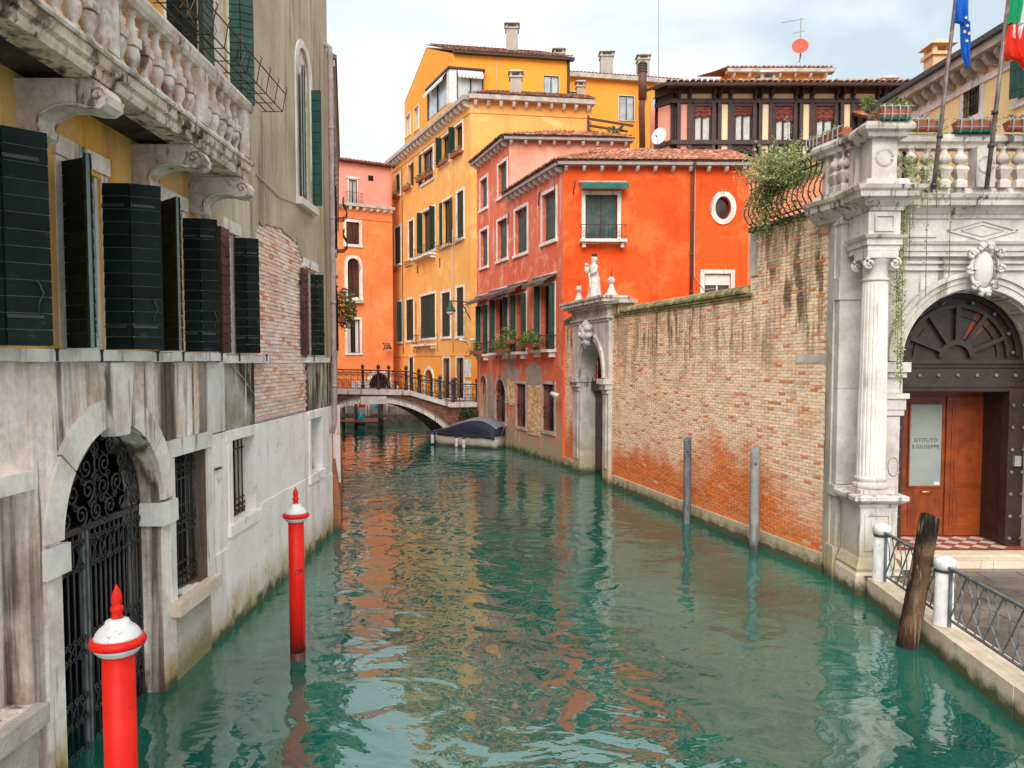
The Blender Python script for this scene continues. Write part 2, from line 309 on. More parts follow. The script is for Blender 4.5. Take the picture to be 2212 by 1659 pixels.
PGREEN = mat('green_planter_tray', (.01, .13, .10), fine=.1)
LEAF = mat('leaf_green', (.20, .27, .07), (.11, .17, .045), ns=5, rough=.6, fine=.25, rand=.5, trans=.25)
LEAFP = mat('feathery_leaf_green', (.46, .50, .22), (.32, .38, .15), ns=3, rough=.6, fine=.2, rand=.45, trans=.25)
LEAFD = mat('dark_leaf_green', (.05, .09, .028), (.09, .13, .04), ns=5, rough=.5, fine=.25, rand=.5, trans=.2)
STEM = mat('plant_stem', (.16, .12, .06), fine=.2)
AWNG = mat('green_awning_cloth', (.03, .17, .14), (.025, .12, .10), ns=5, fine=.12)
AWNB = mat('grimy_brown_awning_cloth', (.15, .12, .10), (.07, .055, .045), ns=4, fine=.3)
DOORW = mat('varnished_orange_wood', (.30, .058, .011), (.18, .035, .008), ns=2, rough=.35, fine=.15, streaks=[((.12, .022, .006), .52, .5, 8., .06)], spec=.4)
DOORD = mat('dark_stained_door_wood', (.045, .025, .02), (.028, .016, .014), ns=4, rough=.4, fine=.25, spec=.5)
DOORK = mat('worn_black_door_paint', (.045, .038, .035), (.03, .026, .025), ns=4, rough=.5, fine=.2)
FROST = mat('frosted_door_glass', (.26, .30, .28), (.33, .36, .33), ns=.8, rough=.25, fine=.04, spec=.5)
BRASS = mat('polished_brass', (.75, .45, .15), rough=.25, metal=.9, fine=0)
LETTER = mat('grey_glass_lettering', (.08, .08, .075), fine=0)
PAVE = mat('wet_trachyte_paving', (.12, .105, .085), (.20, .175, .14), ns=1.6, rough=.32, fine=.25, fs=20, bump=.004, bs=30, rand=.2, spec=.6)
PAVEG = mat('paving_joint', (.06, .05, .04), fine=.2)
KERB = mat('istrian_kerb_stone', (.76, .64, .50), (.64, .53, .40), ns=1.6, fine=.15, fs=20, bump=.006, bs=20, rough=.6, spots=[((.40, .30, .2), 2.2, .6, .08, .6)], zones=[((.10, .11, .05), .10, .24, .08, 4.)])
MARW = mat('white_marble_tile', (.62, .58, .52), fine=.08, rough=.25, spec=.5)
MARR = mat('red_marble_tile', (.36, .09, .05), (.3, .08, .045), ns=6, fine=.12, rough=.25, spec=.5)
HULL = mat('dirty_white_hull', (.72, .67, .58), (.56, .51, .43), ns=2, rough=.5, fine=.15, zones=[((.2, .17, .1), .06, .2, .06, 3.)])
COVER = mat('navy_boat_cover', (.022, .028, .050), (.015, .02, .035), ns=2, rough=.6, fine=.2, bump=.02, bs=5)
COVERG = mat('grey_cover_cloth', (.20, .22, .27), (.15, .17, .21), ns=2, rough=.6, fine=.12)
RUBB = mat('fender_vinyl', (.66, .64, .60), (.5, .48, .44), ns=10, rough=.4, fine=.1)
BLUEP = mat('blue_cap', (.02, .12, .45), fine=0)
TURQ = mat('turquoise_tarp', (.02, .40, .48), (.01, .3, .38), ns=5, fine=.1)
REDC = mat('red_cloth', (.5, .02, .03), fine=.1)
FBLUE = mat('blue_flag_cloth', (.015, .18, .75), (.01, .13, .62), ns=3, rough=.7, fine=.05, trans=.3)
FSTAR = mat('yellow_star_cloth', (.75, .6, .15), fine=0)
FGREEN = mat('green_flag_cloth', (.01, .34, .13), fine=.05, trans=.3)
FWHITE = mat('white_flag_cloth', (.75, .72, .74), fine=.05, trans=.3)
FRED = mat('red_flag_cloth', (.80, .04, .02), fine=.05, trans=.3)
POLEM = mat('brown_flagpole_varnish', (.10, .06, .05), (.2, .16, .15), ns=4, rough=.35, fine=.2, spec=.5)
PIPE = mat('pinkish_painted_drainpipe', (.40, .31, .29), (.48, .42, .40), ns=4, fine=.2)
PIPEB = mat('brown_drainpipe', (.16, .06, .045), (.11, .05, .04), ns=4, rough=.5, fine=.12)
CABLE = mat('pale_cable', (.5, .45, .4), fine=.1)
DISHW = mat('white_dish', (.7, .7, .7), fine=.04); DISHR = mat('red_oxide_dish', (.62, .11, .07), fine=.08)
ZINC = mat('dark_zinc', (.05, .055, .06), rough=.5, fine=.1)
LAMPG = mat('milky_lamp_glass', (.7, .72, .74), rough=.2, fine=0)
CHIM = mat('cement_chimney', (.46, .41, .35), (.38, .34, .29), ns=2, fine=.12)
CHIMY = mat('pale_ochre_chimney', (.72, .46, .26), fine=.08)
STATUE = mat('white_statue_marble', (.68, .66, .64), (.52, .50, .48), ns=6, rough=.6, fine=.1, bump=.01, bs=20)
PORT = mat('portal_limestone', (.66, .61, .57), (.46, .42, .38), ns=1.3, bump=.004, bs=30, fine=.14, streaks=[((.14, .11, .08), .59, .75, 5., .08)], zones=[((.52, .44, .26), .1, 1.2, .35, 1.6), ((.10, .10, .05), .05, .28, .1, 4.)])
PORTD = mat('soot_streaked_portal_stone', (.66, .60, .55), (.46, .40, .35), ns=1.8, bump=.004, bs=30, fine=.16, streaks=[((.05, .04, .03), .53, .85, 8., .10)])
def water_mat():
    m = bpy.data.materials.new('green_canal_water'); m.use_nodes = True; t = m.node_tree; t.nodes.clear(); L = t.links.new
    out = N(t, 'ShaderNodeOutputMaterial'); b = N(t, 'ShaderNodeBsdfPrincipled', ins={'Roughness': .015, 'IOR': 2.45}); L(b.outputs[0], out.inputs[0])
    g = N(t, 'ShaderNodeNewGeometry')
    n0 = N(t, 'ShaderNodeTexNoise', ins={'Scale': .22, 'Detail': 3., 'Distortion': .6}); L(g.outputs['Position'], n0.inputs['Vector'])
    cr = N(t, 'ShaderNodeValToRGB'); cr.color_ramp.elements[0].position = .35; cr.color_ramp.elements[0].color = (.002, .075, .054, 1); cr.color_ramp.elements[1].position = .68; cr.color_ramp.elements[1].color = (.010, .140, .104, 1)
    L(n0.outputs['Fac'], cr.inputs['Fac']); L(cr.outputs[0], b.inputs['Base Color'])
    def nz(s, d, st, dist=0.):
        mp = N(t, 'ShaderNodeMapping', ins={'Scale': st, 'Rotation': (0, 0, .2)}); L(g.outputs['Position'], mp.inputs['Vector'])
        n = N(t, 'ShaderNodeTexNoise', ins={'Scale': s, 'Detail': d, 'Roughness': .45, 'Distortion': dist}); L(mp.outputs[0], n.inputs['Vector']); return n.outputs['Fac']
    b1 = N(t, 'ShaderNodeBump', ins={'Strength': 1., 'Distance': .038}); L(nz(1.25, 1.5, (1, 1.2, 1), .9), b1.inputs['Height'])
    b2 = N(t, 'ShaderNodeBump', ins={'Strength': 1., 'Distance': .0035}); L(nz(5.5, 2., (1, 1.3, 1), .5), b2.inputs['Height']); L(b1.outputs[0], b2.inputs['Normal'])
    b3 = N(t, 'ShaderNodeBump', ins={'Strength': 1., 'Distance': .03}); L(nz(.45, 1., (1, 1, 1)), b3.inputs['Height']); L(b2.outputs[0], b3.inputs['Normal'])
    L(b3.outputs[0], b.inputs['Normal']); return m
WATER = water_mat()

# ------------------------------------------------------------------ builders shared by the houses
def facade(m, f, s0, s1, z0, z1, holes, depth=.2, n=0.):
    """flat wall sheet with openings; holes: dict(s0,s1,z0,z1,arch=rise or 0, round=bool)"""
    S = sorted({s0, s1, *[h['s0'] for h in holes], *[h['s1'] for h in holes]}); Z = sorted({z0, z1, *[h['z0'] for h in holes], *[h['z1'] for h in holes]})
    S = [s for s in S if s0 <= s <= s1]; Z = [z for z in Z if z0 <= z <= z1]
    for i in range(len(S) - 1):
        j = 0
        while j < len(Z) - 1:
            cs = (S[i] + S[i + 1]) / 2
            free = lambda q: not any(h['s0'] < cs < h['s1'] and h['z0'] < (Z[q] + Z[q + 1]) / 2 < h['z1'] for h in holes)
            if not free(j): j += 1; continue
            m.quad(f.pt(S[i], n, Z[j]), f.pt(S[i + 1], n, Z[j]), f.pt(S[i + 1], n, Z[j + 1]), f.pt(S[i], n, Z[j + 1])); j += 1
    for h in holes:
        a, b, c, d = h['s0'], h['s1'], h['z0'], h['z1']; dp = h.get('depth', depth); r = h.get('arch', 0); cs = (a + b) / 2; hw = (b - a) / 2
        if h.get('round'):
            cz = (c + d) / 2; rz = (d - c) / 2; pts = [(cs + hw * math.cos(t * math.pi / 16), cz + rz * math.sin(t * math.pi / 16)) for t in range(33)]
            for (p, q) in zip(pts, pts[1:]):
                zt = d if (p[1] + q[1]) / 2 > cz else c
                m.quad(f.pt(*(p[0], n, p[1])), f.pt(q[0], n, q[1]), f.pt(q[0], n, zt), f.pt(p[0], n, zt)); m.quad(f.pt(p[0], n, p[1]), f.pt(q[0], n, q[1]), f.pt(q[0], n - dp, q[1]), f.pt(p[0], n - dp, p[1]))
            continue
        sp = d - r
        m.quad(f.pt(a, n, c), f.pt(a, n - dp, c), f.pt(a, n - dp, sp), f.pt(a, n, sp)); m.quad(f.pt(b, n, c), f.pt(b, n - dp, c), f.pt(b, n - dp, sp), f.pt(b, n, sp))
        if not h.get('nosill'): m.quad(f.pt(a, n, c), f.pt(b, n, c), f.pt(b, n - dp, c), f.pt(a, n - dp, c))
        if r:
            pts = [(cs + hw * math.cos(t * math.pi / 16), sp + r * math.sin(t * math.pi / 16)) for t in range(17)]
            for (p, q) in zip(pts, pts[1:]):
                m.quad(f.pt(p[0], n, p[1]), f.pt(q[0], n, q[1]), f.pt(q[0], n, d), f.pt(p[0], n, d)); m.quad(f.pt(p[0], n, p[1]), f.pt(q[0], n, q[1]), f.pt(q[0], n - dp, q[1]), f.pt(p[0], n - dp, p[1]))
        else: m.quad(f.pt(a, n, d), f.pt(b, n, d), f.pt(b, n - dp, d), f.pt(a, n - dp, d))
def surround(m, f, r, w=.12, out=.03, sill=.06, arch=0., inner=0.):
    a, b, c, d = r; i0 = -inner
    if arch:
        hw = (b - a) / 2; m.box(f, a - w, a - .001, i0, out, c, d - arch); m.box(f, b + .001, b + w, i0, out, c, d - arch)
        k = arch / hw; seg = 16; vs = []; cs = (a + b) / 2; cz = d - arch
        for i in range(seg + 1):
            t = math.pi * i / seg
            for rr, rz, n in ((hw, arch, i0), (hw + w, arch + w, i0), (hw + w, arch + w, out), (hw, arch, out)): vs.append(f.pt(cs + rr * math.cos(t), n, cz + rz * math.sin(t)))
        m.add(vs, [(i * 4 + j, i * 4 + (j + 1) % 4, i * 4 + 4 + (j + 1) % 4, i * 4 + 4 + j) for i in range(seg) for j in range(4)])
    else:
        m.box(f, a - w, a - .001, i0, out, c, d); m.box(f, b + .001, b + w, i0, out, c, d); m.box(f, a - w, b + w, i0, out, d + .001, d + w)
    m.box(f, a - w - .03, b + w + .03, i0, out + sill, c - w, c - .001)
def leaf_panel(f, A, B, z0, z1, th=.035, boards=8, vertical=True):
    """one shutter leaf between two plan points (s,n) in frame f: boards with grooves plus battens"""
    m = M(); P = f.pt(A[0], A[1], 0); Q = f.pt(B[0], B[1], 0); g = Fr(P[:2], Q[:2]); L = g.L; e = .006
    m.box(g, 0, L, -th, -.006, z0, z1)
    if vertical:
        k = max(2, int(L / .12)); w = L / k
        for i in range(k): m.box(g, i * w + e / 2, (i + 1) * w - e / 2, -.006, .006, z0, z1)
        m.box(g, 0.01, L - .01, .006, .016, z0 + .18, z0 + .24); m.box(g, 0.01, L - .01, .006, .016, z1 - .24, z1 - .18)
    else:
        w = (z1 - z0) / boards
        for i in range(boards): m.box(g, 0, L, -.006, .008, z0 + i * w + e, z0 + (i + 1) * w - e)
    return m
def window(par, f, r, H, style='closed', w=.11, out=.03, depth=.18, shut=None, pane=None, sash=None, sill=.06, arch=0., fm=None, label=None, leafw=None, curtain=False, noframe=False, mull=1):
    """window part with sub-parts; r=(s0,s1,z0,z1)"""
    a, b, c, d = r; shut = shut or DGREEN; pane = pane or DGLASS; sash = sash or SASHD; fm = fm or WHITE
    H.append(dict(s0=a, s1=b, z0=c, z1=d, arch=arch, depth=depth))
    m = M(); surround(m, f, r, w if not noframe else .02, out, sill, arch); wn_ = m.build('window', fm, par, label)
    m = M(); n = -depth + .03
    if arch:
        hw = (b - a) / 2; cs = (a + b) / 2; m.ext(f, [(a, c), (b, c)] + [(cs + hw * math.cos(t * math.pi / 12), d - arch + arch * math.sin(t * math.pi / 12)) for t in range(13)], n, n - .01)
    else: m.box(f, a, b, n - .01, n, c, d)
    m.build('pane', pane, wn_)
    m = M(); t = .045; dd = d - arch
    for x in (a, b - t): m.box(f, x, x + t, n + .002, n + .04, c, dd)
    m.box(f, a + t, b - t, n + .002, n + .04, c, c + t); m.box(f, a + t, b - t, n + .002, n + .04, dd - t, dd)
    for q in range(mull):
        x = a + (b - a) * (q + 1) / (mull + 1); m.box(f, x - t * .6, x + t * .6, n + .002, n + .045, c + t, dd - t)
    m.build('sash', sash, wn_)
    if curtain:
        for x0, x1 in ((a + .06, a + (b - a) * .3), (b - (b - a) * .3, b - .06)):
            m = M(); k = 6
            for i in range(k): x = x0 + (x1 - x0) * i / k; m.quad(f.pt(x, n + .001 + .008 * (i % 2), c + .05), f.pt(x + (x1 - x0) / k, n + .001 + .008 * ((i + 1) % 2), c + .05), f.pt(x + (x1 - x0) / k, n + .001 + .008 * ((i + 1) % 2), dd - .05), f.pt(x, n + .001 + .008 * (i % 2), dd - .05))
            m.build('curtain', CURT, wn_)
    cs = (a + b) / 2; hw = (b - a) / 2; lw = leafw or hw
    if style == 'closed':
        q = -depth * .55
        leaf_panel(f, (a + .01, q), (cs - .004, q), c + .01, d - .01).build('shutter', shut, wn_); leaf_panel(f, (cs + .004, q), (b - .01, q), c + .01, d - .01).build('shutter', shut, wn_)
    if style in ('open', 'openr', 'openl'):            # folded back against the wall
        if style != 'openr': leaf_panel(f, (a - lw, .10), (a, .05), c, d).build('shutter', shut, wn_)
        if style != 'openl': leaf_panel(f, (b, .05), (b + lw, .10), c, d).build('shutter', shut, wn_)
    if style in ('perp', 'perpl', 'perpr'):            # standing out square from the wall
        if style != 'perpr': leaf_panel(f, (a - .03, lw), (a, 0.02), c, d).build('shutter', shut, wn_)
        if style != 'perpl': leaf_panel(f, (b, .02), (b + .05, lw), c, d).build('shutter', shut, wn_)
    return wn_
def tile_mesh(mt, r=.095, l=.42):
    m = M(); k = 5; vs = []
    for y, rr, zz in ((0, r, .03), (l, r * .8, 0.)):
        for i in range(k + 1): a = math.pi * i / k; vs.append((rr * math.cos(a), y, rr * math.sin(a) * .75 + zz))
    m.add(vs, [(i, i + 1, k + 2 + i, k + 1 + i) for i in range(k)], True); m.add([vs[i] for i in range(k + 1)], [tuple(range(k + 1))])
    return m.mesh('tile', mt)
TM = tile_mesh(TILE); TMD = tile_mesh(TILED)
def tile_roof(par, A, B, up, length, tm=None, l0=0., l1=0., limit=300, sp=.2, ln=.36, base=True, thick=.05):
    """barrel-tile slope: A,B eave ends (left,right seen from outside), up = direction up the slope; l0,l1 = how much the sides close in per metre up"""
    tm = TMD if tm is TILED else TM
    A = Vector(A); B = Vector(B); up = Vector(up).normalized(); e = (B - A); W = e.length; e.normalize(); nrm = e.cross(up).normalized()
    if nrm.z < 0: nrm = -nrm
    mats = []; rows = int(length / ln)
    for j in range(rows):
        t = j * ln
        k = int((W - (l0 + l1) * t) / sp)
        for i in range(int(W / sp) + 1):
            x = sp * (i + .5)
            if x < l0 * t + .05 or x > W - l1 * t - .05: continue
            p = A + e * (x + R.uniform(-.012, .012)) + up * (t - .04 + R.uniform(-.02, .02)) + nrm * (.02 + R.uniform(0, .012))
            q = Matrix.Identity(4); yy = (up + e * R.uniform(-.03, .03)).normalized(); xx = yy.cross(nrm).normalized(); q.col[0] = (*xx, 0); q.col[1] = (*yy, 0); q.col[2] = (*nrm, 0); q.col[3] = (*p, 1); mats.append(q)
    if base:
        m = M(); T = length; C = B + up * T - e * (l1 * T); D = A + up * T + e * (l0 * T)
        if W - (l0 + l1) * T < 0: C = D = A + up * (W / (l0 + l1)) + e * (l0 * W / (l0 + l1))
        lo = -nrm * thick; m.hexa([A + lo, B + lo, C + lo, D + lo, A, B, C, D]); m.build('roof', TBASE, par)
    pieces('tile', tm or TM, mats, par, limit)
def eave(par, f, s0, s1, z, over=.35, th=.12, step=.55, br=True, mt=None, bh=.16, bw=.12, bm=None):
    m = M(); m.box(f, s0, s1, -.05, over, z - th, z); m.build('gutter', mt or EAVE, par)
    if br:
        b = M(); o = over * .75; b.add([(-bw / 2, 0, 0), (-bw / 2, -o, 0), (-bw / 2, -o, -bh * .5), (-bw / 2, -o * .7, -bh), (-bw / 2, 0, -bh * 1.25), (bw / 2, 0, 0), (bw / 2, -o, 0), (bw / 2, -o, -bh * .5), (bw / 2, -o * .7, -bh), (bw / 2, 0, -bh * 1.25)],
                       [(0, 1, 2, 3, 4), (9, 8, 7, 6, 5), (0, 5, 6, 1), (1, 6, 7, 2), (2, 7, 8, 3), (3, 8, 9, 4), (4, 9, 5, 0)])
        me = b.mesh('bracket', bm or WHITE); k = max(1, int((s1 - s0) / step)); pieces('bracket', me, [f.mat(s0 + (s1 - s0) * (i + .5) / k, 0., z - th) for i in range(k)], par)
def chimney(par, x, y, z0, z1, w=.6, mt=None, cap=True):
    m = M(); m.wbox(x - w / 2, x + w / 2, y - w / 2, y + w / 2, z0, z1 - .45 * (1 if cap else 0)); o = m.build('chimney', mt or CHIM, par)
    if cap:
        m = M(); z = z1 - .45; g = w / 2 + .07
        m.wbox(x - g, x + g, y - g, y + g, z, z + .1)
        for dx in (-1, 1):
            for dy in (-1, 1): m.wbox(x + dx * (w / 2 - .06) - .06, x + dx * (w / 2 - .06) + .06, y + dy * (w / 2 - .06) - .06, y + dy * (w / 2 - .06) + .06, z + .1, z + .32)
        m.hexa([(x - g - .06, y - g - .06, z + .32), (x + g + .06, y - g - .06, z + .32), (x + g + .06, y + g + .06, z + .32), (x - g - .06, y + g + .06, z + .32), (x - g + .1, y - g + .1, z + .46), (x + g - .1, y - g + .1, z + .46), (x + g - .1, y + g - .1, z + .46), (x - g + .1, y + g - .1, z + .46)])
        m.build('chimney_cap', EAVE if mt is not CHIMY else CHIMY, o)
    return o
def body(m, pts, z0, z1, skip=(), top=True):
    k = len(pts)
    for i in range(k):
        if i in skip: continue
        a, b = pts[i], pts[(i + 1) % k]; m.quad((*a, z0), (*b, z0), (*b, z1), (*a, z1))
    if top: m.quad(*[(*p, z1) for p in pts])
def spiral(f, n, cs, cz, r, turns=1.4, a0=0., d=1, k=14, r0=.18):
    return [f.pt(cs + r * (1 - (1 - r0) * i / k) * math.cos(a0 + d * turns * 2 * math.pi * i / k), n, cz + r * (1 - (1 - r0) * i / k) * math.sin(a0 + d * turns * 2 * math.pi * i / k)) for i in range(k + 1)]

# ================================================================== THE SETTING: water, quay
m = M(); m.quad((-120, -30, 0), (120, -30, 0), (120, 220, 0), (-120, 220, 0)); m.build('water', WATER, kind='structure')
m = M(); m.quad((-600, -600, -3), (600, -600, -3), (600, 900, -3), (-600, 900, -3)); m.build('canal_bed', DIRTSHADE, kind='structure')

# ================================================================== LEFT PALAZZO
FL = Fr((-4.2, 0), (-4.2, 17.85))
pal = thing('palazzo', 'weathered building on the left with ochre wall, stone balcony and arched iron water gate', 'building', (-4.2, 9, 0))
GA = dict(s0=7.06, s1=9.10, z0=-.5, z1=3.33, arch=1.02, depth=.42, nosill=True)
LOW = [GA, dict(s0=4.2, s1=6.60, z0=1.0, z1=2.88, depth=.22), dict(s0=9.46, s1=10.47, z0=1.03, z1=2.81, depth=.30)]
BAS = [dict(s0=11.46, s1=12.46, z0=1.56, z1=2.81, depth=.32), dict(s0=15.99, s1=16.88, z0=1.62, z1=2.79, depth=.3)]
m = M(); facade(m, FL, 0, 10.55, -1.2, 4.0, LOW); m.build('wall', LPLAST, pal)
m = M(); facade(m, FL, 10.55, 17.85, -1.2, 2.97, BAS); m.build('wall', LWHITE, pal)
m = M(); facade(m, FL, 10.55, 17.85, 2.97, 15, [], n=-.045); m.build('wall', MORT, pal)      # brick core behind the render
# openings of the piano nobile: near windows with perpendicular bifold shutters
UP = [(5.3, 6.02), (7.28, 7.95), (9.20, 9.88)]
UH = [dict(s0=a, s1=b, z0=4.11, z1=5.86, depth=.25) for a, b in UP]
TOPW = [dict(s0=8.75, s1=9.5, z0=7.8, z1=9.8, depth=.25), dict(s0=10.95, s1=11.6, z0=7.8, z1=9.8, depth=.25)]
m = M(); facade(m, FL, 0, 10.33, 4.0, 15, UH + TOPW[:1]); m.build('wall', LYELL, pal)
# beige render coat, ragged where it has fallen off the bricks
rag = []
for (x, y) in [(549, 772), (549, 560), (553, 500), (560, 480), (572, 487), (583, 484), (600, 491), (612, 497), (626, 511), (636, 520), (641, 516), (648, 540), (656, 566), (663, 577), (680, 583), (697, 590)]: rag.append(FL.px(x, y))
rag2 = []
for i in range(len(rag) - 1):
    a, b = rag[i], rag[i + 1]
    for k in range(4):
        t = k / 4; rag2.append((a[0] + (b[0] - a[0]) * t + (R.uniform(-.03, .03) if i > 0 else 0), a[1] + (b[1] - a[1]) * t + (R.uniform(-.03, .03) if i > 0 else 0)))
s_b = FL.s(549)
Wn4 = dict(s0=11.38, s1=11.8, z0=4.11, z1=5.9, depth=.25); WA = dict(s0=15.3, s1=16.25, z0=7.2, z1=10.25, arch=.5, depth=.28); Wn5 = dict(s0=15.75, s1=16.55, z0=4.11, z1=5.85, depth=.25)
m = M(); facade(m, FL, 10.33, s_b, 4.0, 6.62, [Wn4], depth=.25); facade(m, FL, 10.33, s_b, 6.62, 15, TOPW[1:]); facade(m, FL, s_b, 17.85, 6.5, 15, [WA], depth=.28)
m.build('wall', BEIGE, pal)
poly = [p for p in rag2 if p[0] >= s_b - .01] + [rag[-1]]
zr = rag[-1][1]; m = M()
for i in range(len(poly) - 1):
    a, b = poly[i], poly[i + 1]
    if b[0] - a[0] > .002: m.ext(FL, [(a[0], a[1]), (b[0], b[1]), (b[0], 6.5), (a[0], 6.5)], -.04, 0)
facade(m, FL, rag[-1][0], 17.85, 5.95, 6.5, []); m.ext(FL, [(rag[-1][0], zr), (rag[-1][0] + .01, zr), (rag[-1][0] + .01, 6.5), (rag[-1][0], 6.5)], -.04, 0)
m.build('render_coat', BEIGE, pal)
sE = FL.s(662)
m = M(); facade(m, FL, sE + .05, 17.85, 2.97, 4.0, []); m.build('stained_panel', DARKSTAIN, pal)
m = M(); facade(m, FL, s_b - 1.41, s_b - .01, 2.97, 4.0, []); m.build('stained_panel', DARKSTAIN, pal)
m = M(); m.box(FL, 10.56, 11.18, -.05, .02, 2.99, 3.98); m.build('stone_panel', WHITE, pal)
m = M(); m.box(FL, 9.3, 10.5, -.05, .015, 3.04, 3.98); m.build('stone_panel', LPLAST, pal)
m = M(); m.box(FL, sE + .05, 17.85, -.04, 0, 4.0, 5.95); 
# window 5 hole in this strip: built from sheets instead of a box
m = M(); facade(m, FL, sE + .05, 17.85, 4.0, 5.95, [Wn5]); m.build('wall', BEIGE, pal)
# bricks of the bare patch
bm_ = M(); bm_.hexa([(-.12, -.012, 0), (.12, -.012, 0), (.12, .03, 0), (-.12, .03, 0), (-.12, -.012, .055), (.12, -.012, .055), (.12, .03, .055), (-.12, .03, .055)])
BM1 = bm_.mesh('brick', BRICKP)
def inside(s, z):
    if s > sE + .03 and z < 5.95: return False
    if s < s_b: return False
    if z < 3.0: return False
    zt = None
    for i in range(len(poly) - 1):
        if poly[i][0] <= s <= poly[i + 1][0] or poly[i + 1][0] <= s <= poly[i][0]: zt = poly[i][1]
    return zt is not None and z < zt - .06
q_ = []
for j in range(70):
    z = 3.01 + j * .068
    for i in range(40):
        s = s_b + .13 + i * .262 + (.13 if j % 2 else 0)
        if s < sE - .03 and inside(s, z): q_.append(FL.mat(s + R.uniform(-.008, .008), -.033 + R.uniform(-.006, .01), z))
pieces('brick', BM1, q_, pal)
# rear and side of the building
m = M(); m.quad((-4.2, 17.85, -1), (-14, 17.85, -1), (-14, 17.85, 15), (-4.2, 17.85, 15)); m.quad((-4.2, 0, 15), (-4.2, 17.85, 15), (-14, 17.85, 15), (-14, 0, 15)); m.quad((-14, 0, -1), (-14, 17.85, -1), (-14, 17.85, 15), (-14, 0, 15)); m.quad((-4.2, 0, -1), (-14, 0, -1), (-14, 0, 15), (-4.2, 0, 15)); m.build('rear_wall', BEIGE, pal)
# sill band and separate sills
for a, b, zb in ((0, 2.4, 4.0), (2.405, 4.6, 4.0), (4.605, 6.36, 4.0), (6.365, 7.2, 3.995), (7.205, 8.72, 4.0), (8.725, 9.25, 3.99), (9.255, 10.98, 4.0), (11.1, 13.02, 3.97), (15.55, 17.2, 3.97)):
    m = M(); m.box(FL, a, b, -.02, .13, zb, zb + .11); m.build('sill_stone', LEDGE if R.random() < .3 else WHITE, pal)
# vertical stone strips (lesenes) and the slabs round the low openings
def slab(a, b, c, d, n1=.02, mt=None, nm='stone_slab', n0=-.05): m = M(); m.box(FL, a, b, n0, n1, c, d); return m.build(nm, mt or STONE, pal)
slab(6.66, 6.80, -.6, 3.98, .03, LPLAST); slab(6.30, 6.62, 2.9, 3.06, .09, STONE, 'lintel'); slab(4.0, 6.30, 2.9, 3.06, .09, STONE, 'lintel'); slab(4.0, 6.64, .82, .99, .12, ROUGHR, 'sill_stone')
m = M(); m.box(FL, 4.0, 6.62, -.05, .015, -.6, .8); m.build('roughcast_panel', ROUGHR, pal)
slab(9.30, 10.62, 2.82, 3.03, .05, WHITE, 'lintel'); slab(9.30, 9.455, 1.03, 2.81, .03, WHITE, 'jamb'); slab(10.475, 10.62, 1.03, 2.81, .03, WHITE, 'jamb'); slab(9.28, 10.66, .86, 1.025, .14, KERB, 'sill_stone')
m = M(); m.box(FL, 9.34, 10.53, -.05, .014, -.6, .85); m.build('roughcast_panel', ROUGHR, pal)
for a, b, c, d in ((11.46, 12.46, 1.56, 2.81), (15.99, 16.88, 1.62, 2.79)):
    slab(a - .22, b + .22, d + .003, d + .15, .02, LWHITE, 'lintel'); slab(a - .16, a - .003, c, d, .018, LWHITE, 'jamb'); slab(b + .003, b + .16, c, d, .018, LWHITE, 'jamb'); slab(a - .2, b + .2, c - .17, c - .003, .05, LWHITE, 'sill_stone')
for k, (a, b) in enumerate(((10.63, 11.2), (11.205, 12.75), (12.755, 14.4), (14.405, 15.7), (15.705, 17.3), (17.305, 17.84))):      # plinth slabs, joints open
    slab(a + .008, b - .008, -.6, [1.25, 1.30, 1.62, 1.60, 1.40, 1.4][k], .014, LWHITE)
# archway: voussoirs, keystone, imposts, jambs
for a0, a1 in ((2, 38), (39, 82), (98, 141), (142, 178)):
    m = M(); m.ring(FL, 8.08, 2.31, 1.022, 1.32, -.05, .05, a0, a1, 8); m.build('voussoir', STONE, pal)
m = M(); m.ext(FL, [(7.93, 3.22), (8.23, 3.22), (8.36, 3.985), (7.80, 3.985)], -.05, .10); m.build('keystone', STONE, pal)
for a, b in ((6.76, 7.05), (9.11, 9.42)):
    slab(a, b, -.6, 2.03, .02, STONE, 'jamb')
for a, b in ((6.74, 7.12), (9.04, 9.44)): m = M(); m.box(FL, a, b, -.42, .07, 2.04, 2.31); m.build('impost', WHITE, pal)
m = M(); m.box(FL, 6.9, 9.3, -1.6, -1.5, -.6, 3.6); m.box(FL, 6.9, 6.92, -1.5, -.43, -.6, 3.6); m.box(FL, 9.25, 9.3, -1.5, -.43, -.6, 3.6); m.box(FL, 6.9, 9.3, -1.5, -.43, 3.5, 3.6); m.build('passage_wall', DARK, pal)  # interior box, painted near-black for the shade behind the gate
# blocked window beside the arch, iron window grilles
m = M(); m.box(FL, 4.2, 6.6, -.24, -.221, 1.0, 2.88); m.build('blocked_window', LPLAST, pal)
def backpane(h, n, mt=DARK, par=pal): m = M(); m.box(FL, h['s0'], h['s1'], n - .02, n, h['z0'], h['z1']); return m.build('pane', mt, par)
def grille(par, f, r, n, nv, rails, mt=IRON, rr=.011, scroll=(), bow=0.):
    a, b, c, d = r; g = M().box(f, a, b, n - .012, n + .012, c, c + .025).build('grille', mt, par); m = M()
    for i in range(nv): s = a + (b - a) * (i + .5) / nv; M().tube([f.pt(s, n, c), f.pt(s, n, d)], rr, 5).build('bar', mt, g)
    for z in rails: M().box(f, a, b, n - .006, n + .006, z, z + .025).build('bar', mt, g)
    for z in scroll:
        k = max(2, int((b - a) / .16)); w = (b - a) / k; q = M()
        for i in range(k):
            for dd in (-1, 1):
                for e in (-1, 1): q.tube(spiral(f, n + .02, a + w * (i + .5) + dd * w * .22, z + e * w * .3, w * .22, 1.1, math.pi * (0 if dd < 0 else 1), dd * e, 9), .008, 4)
        q.build('scroll', mt, g)
    return g
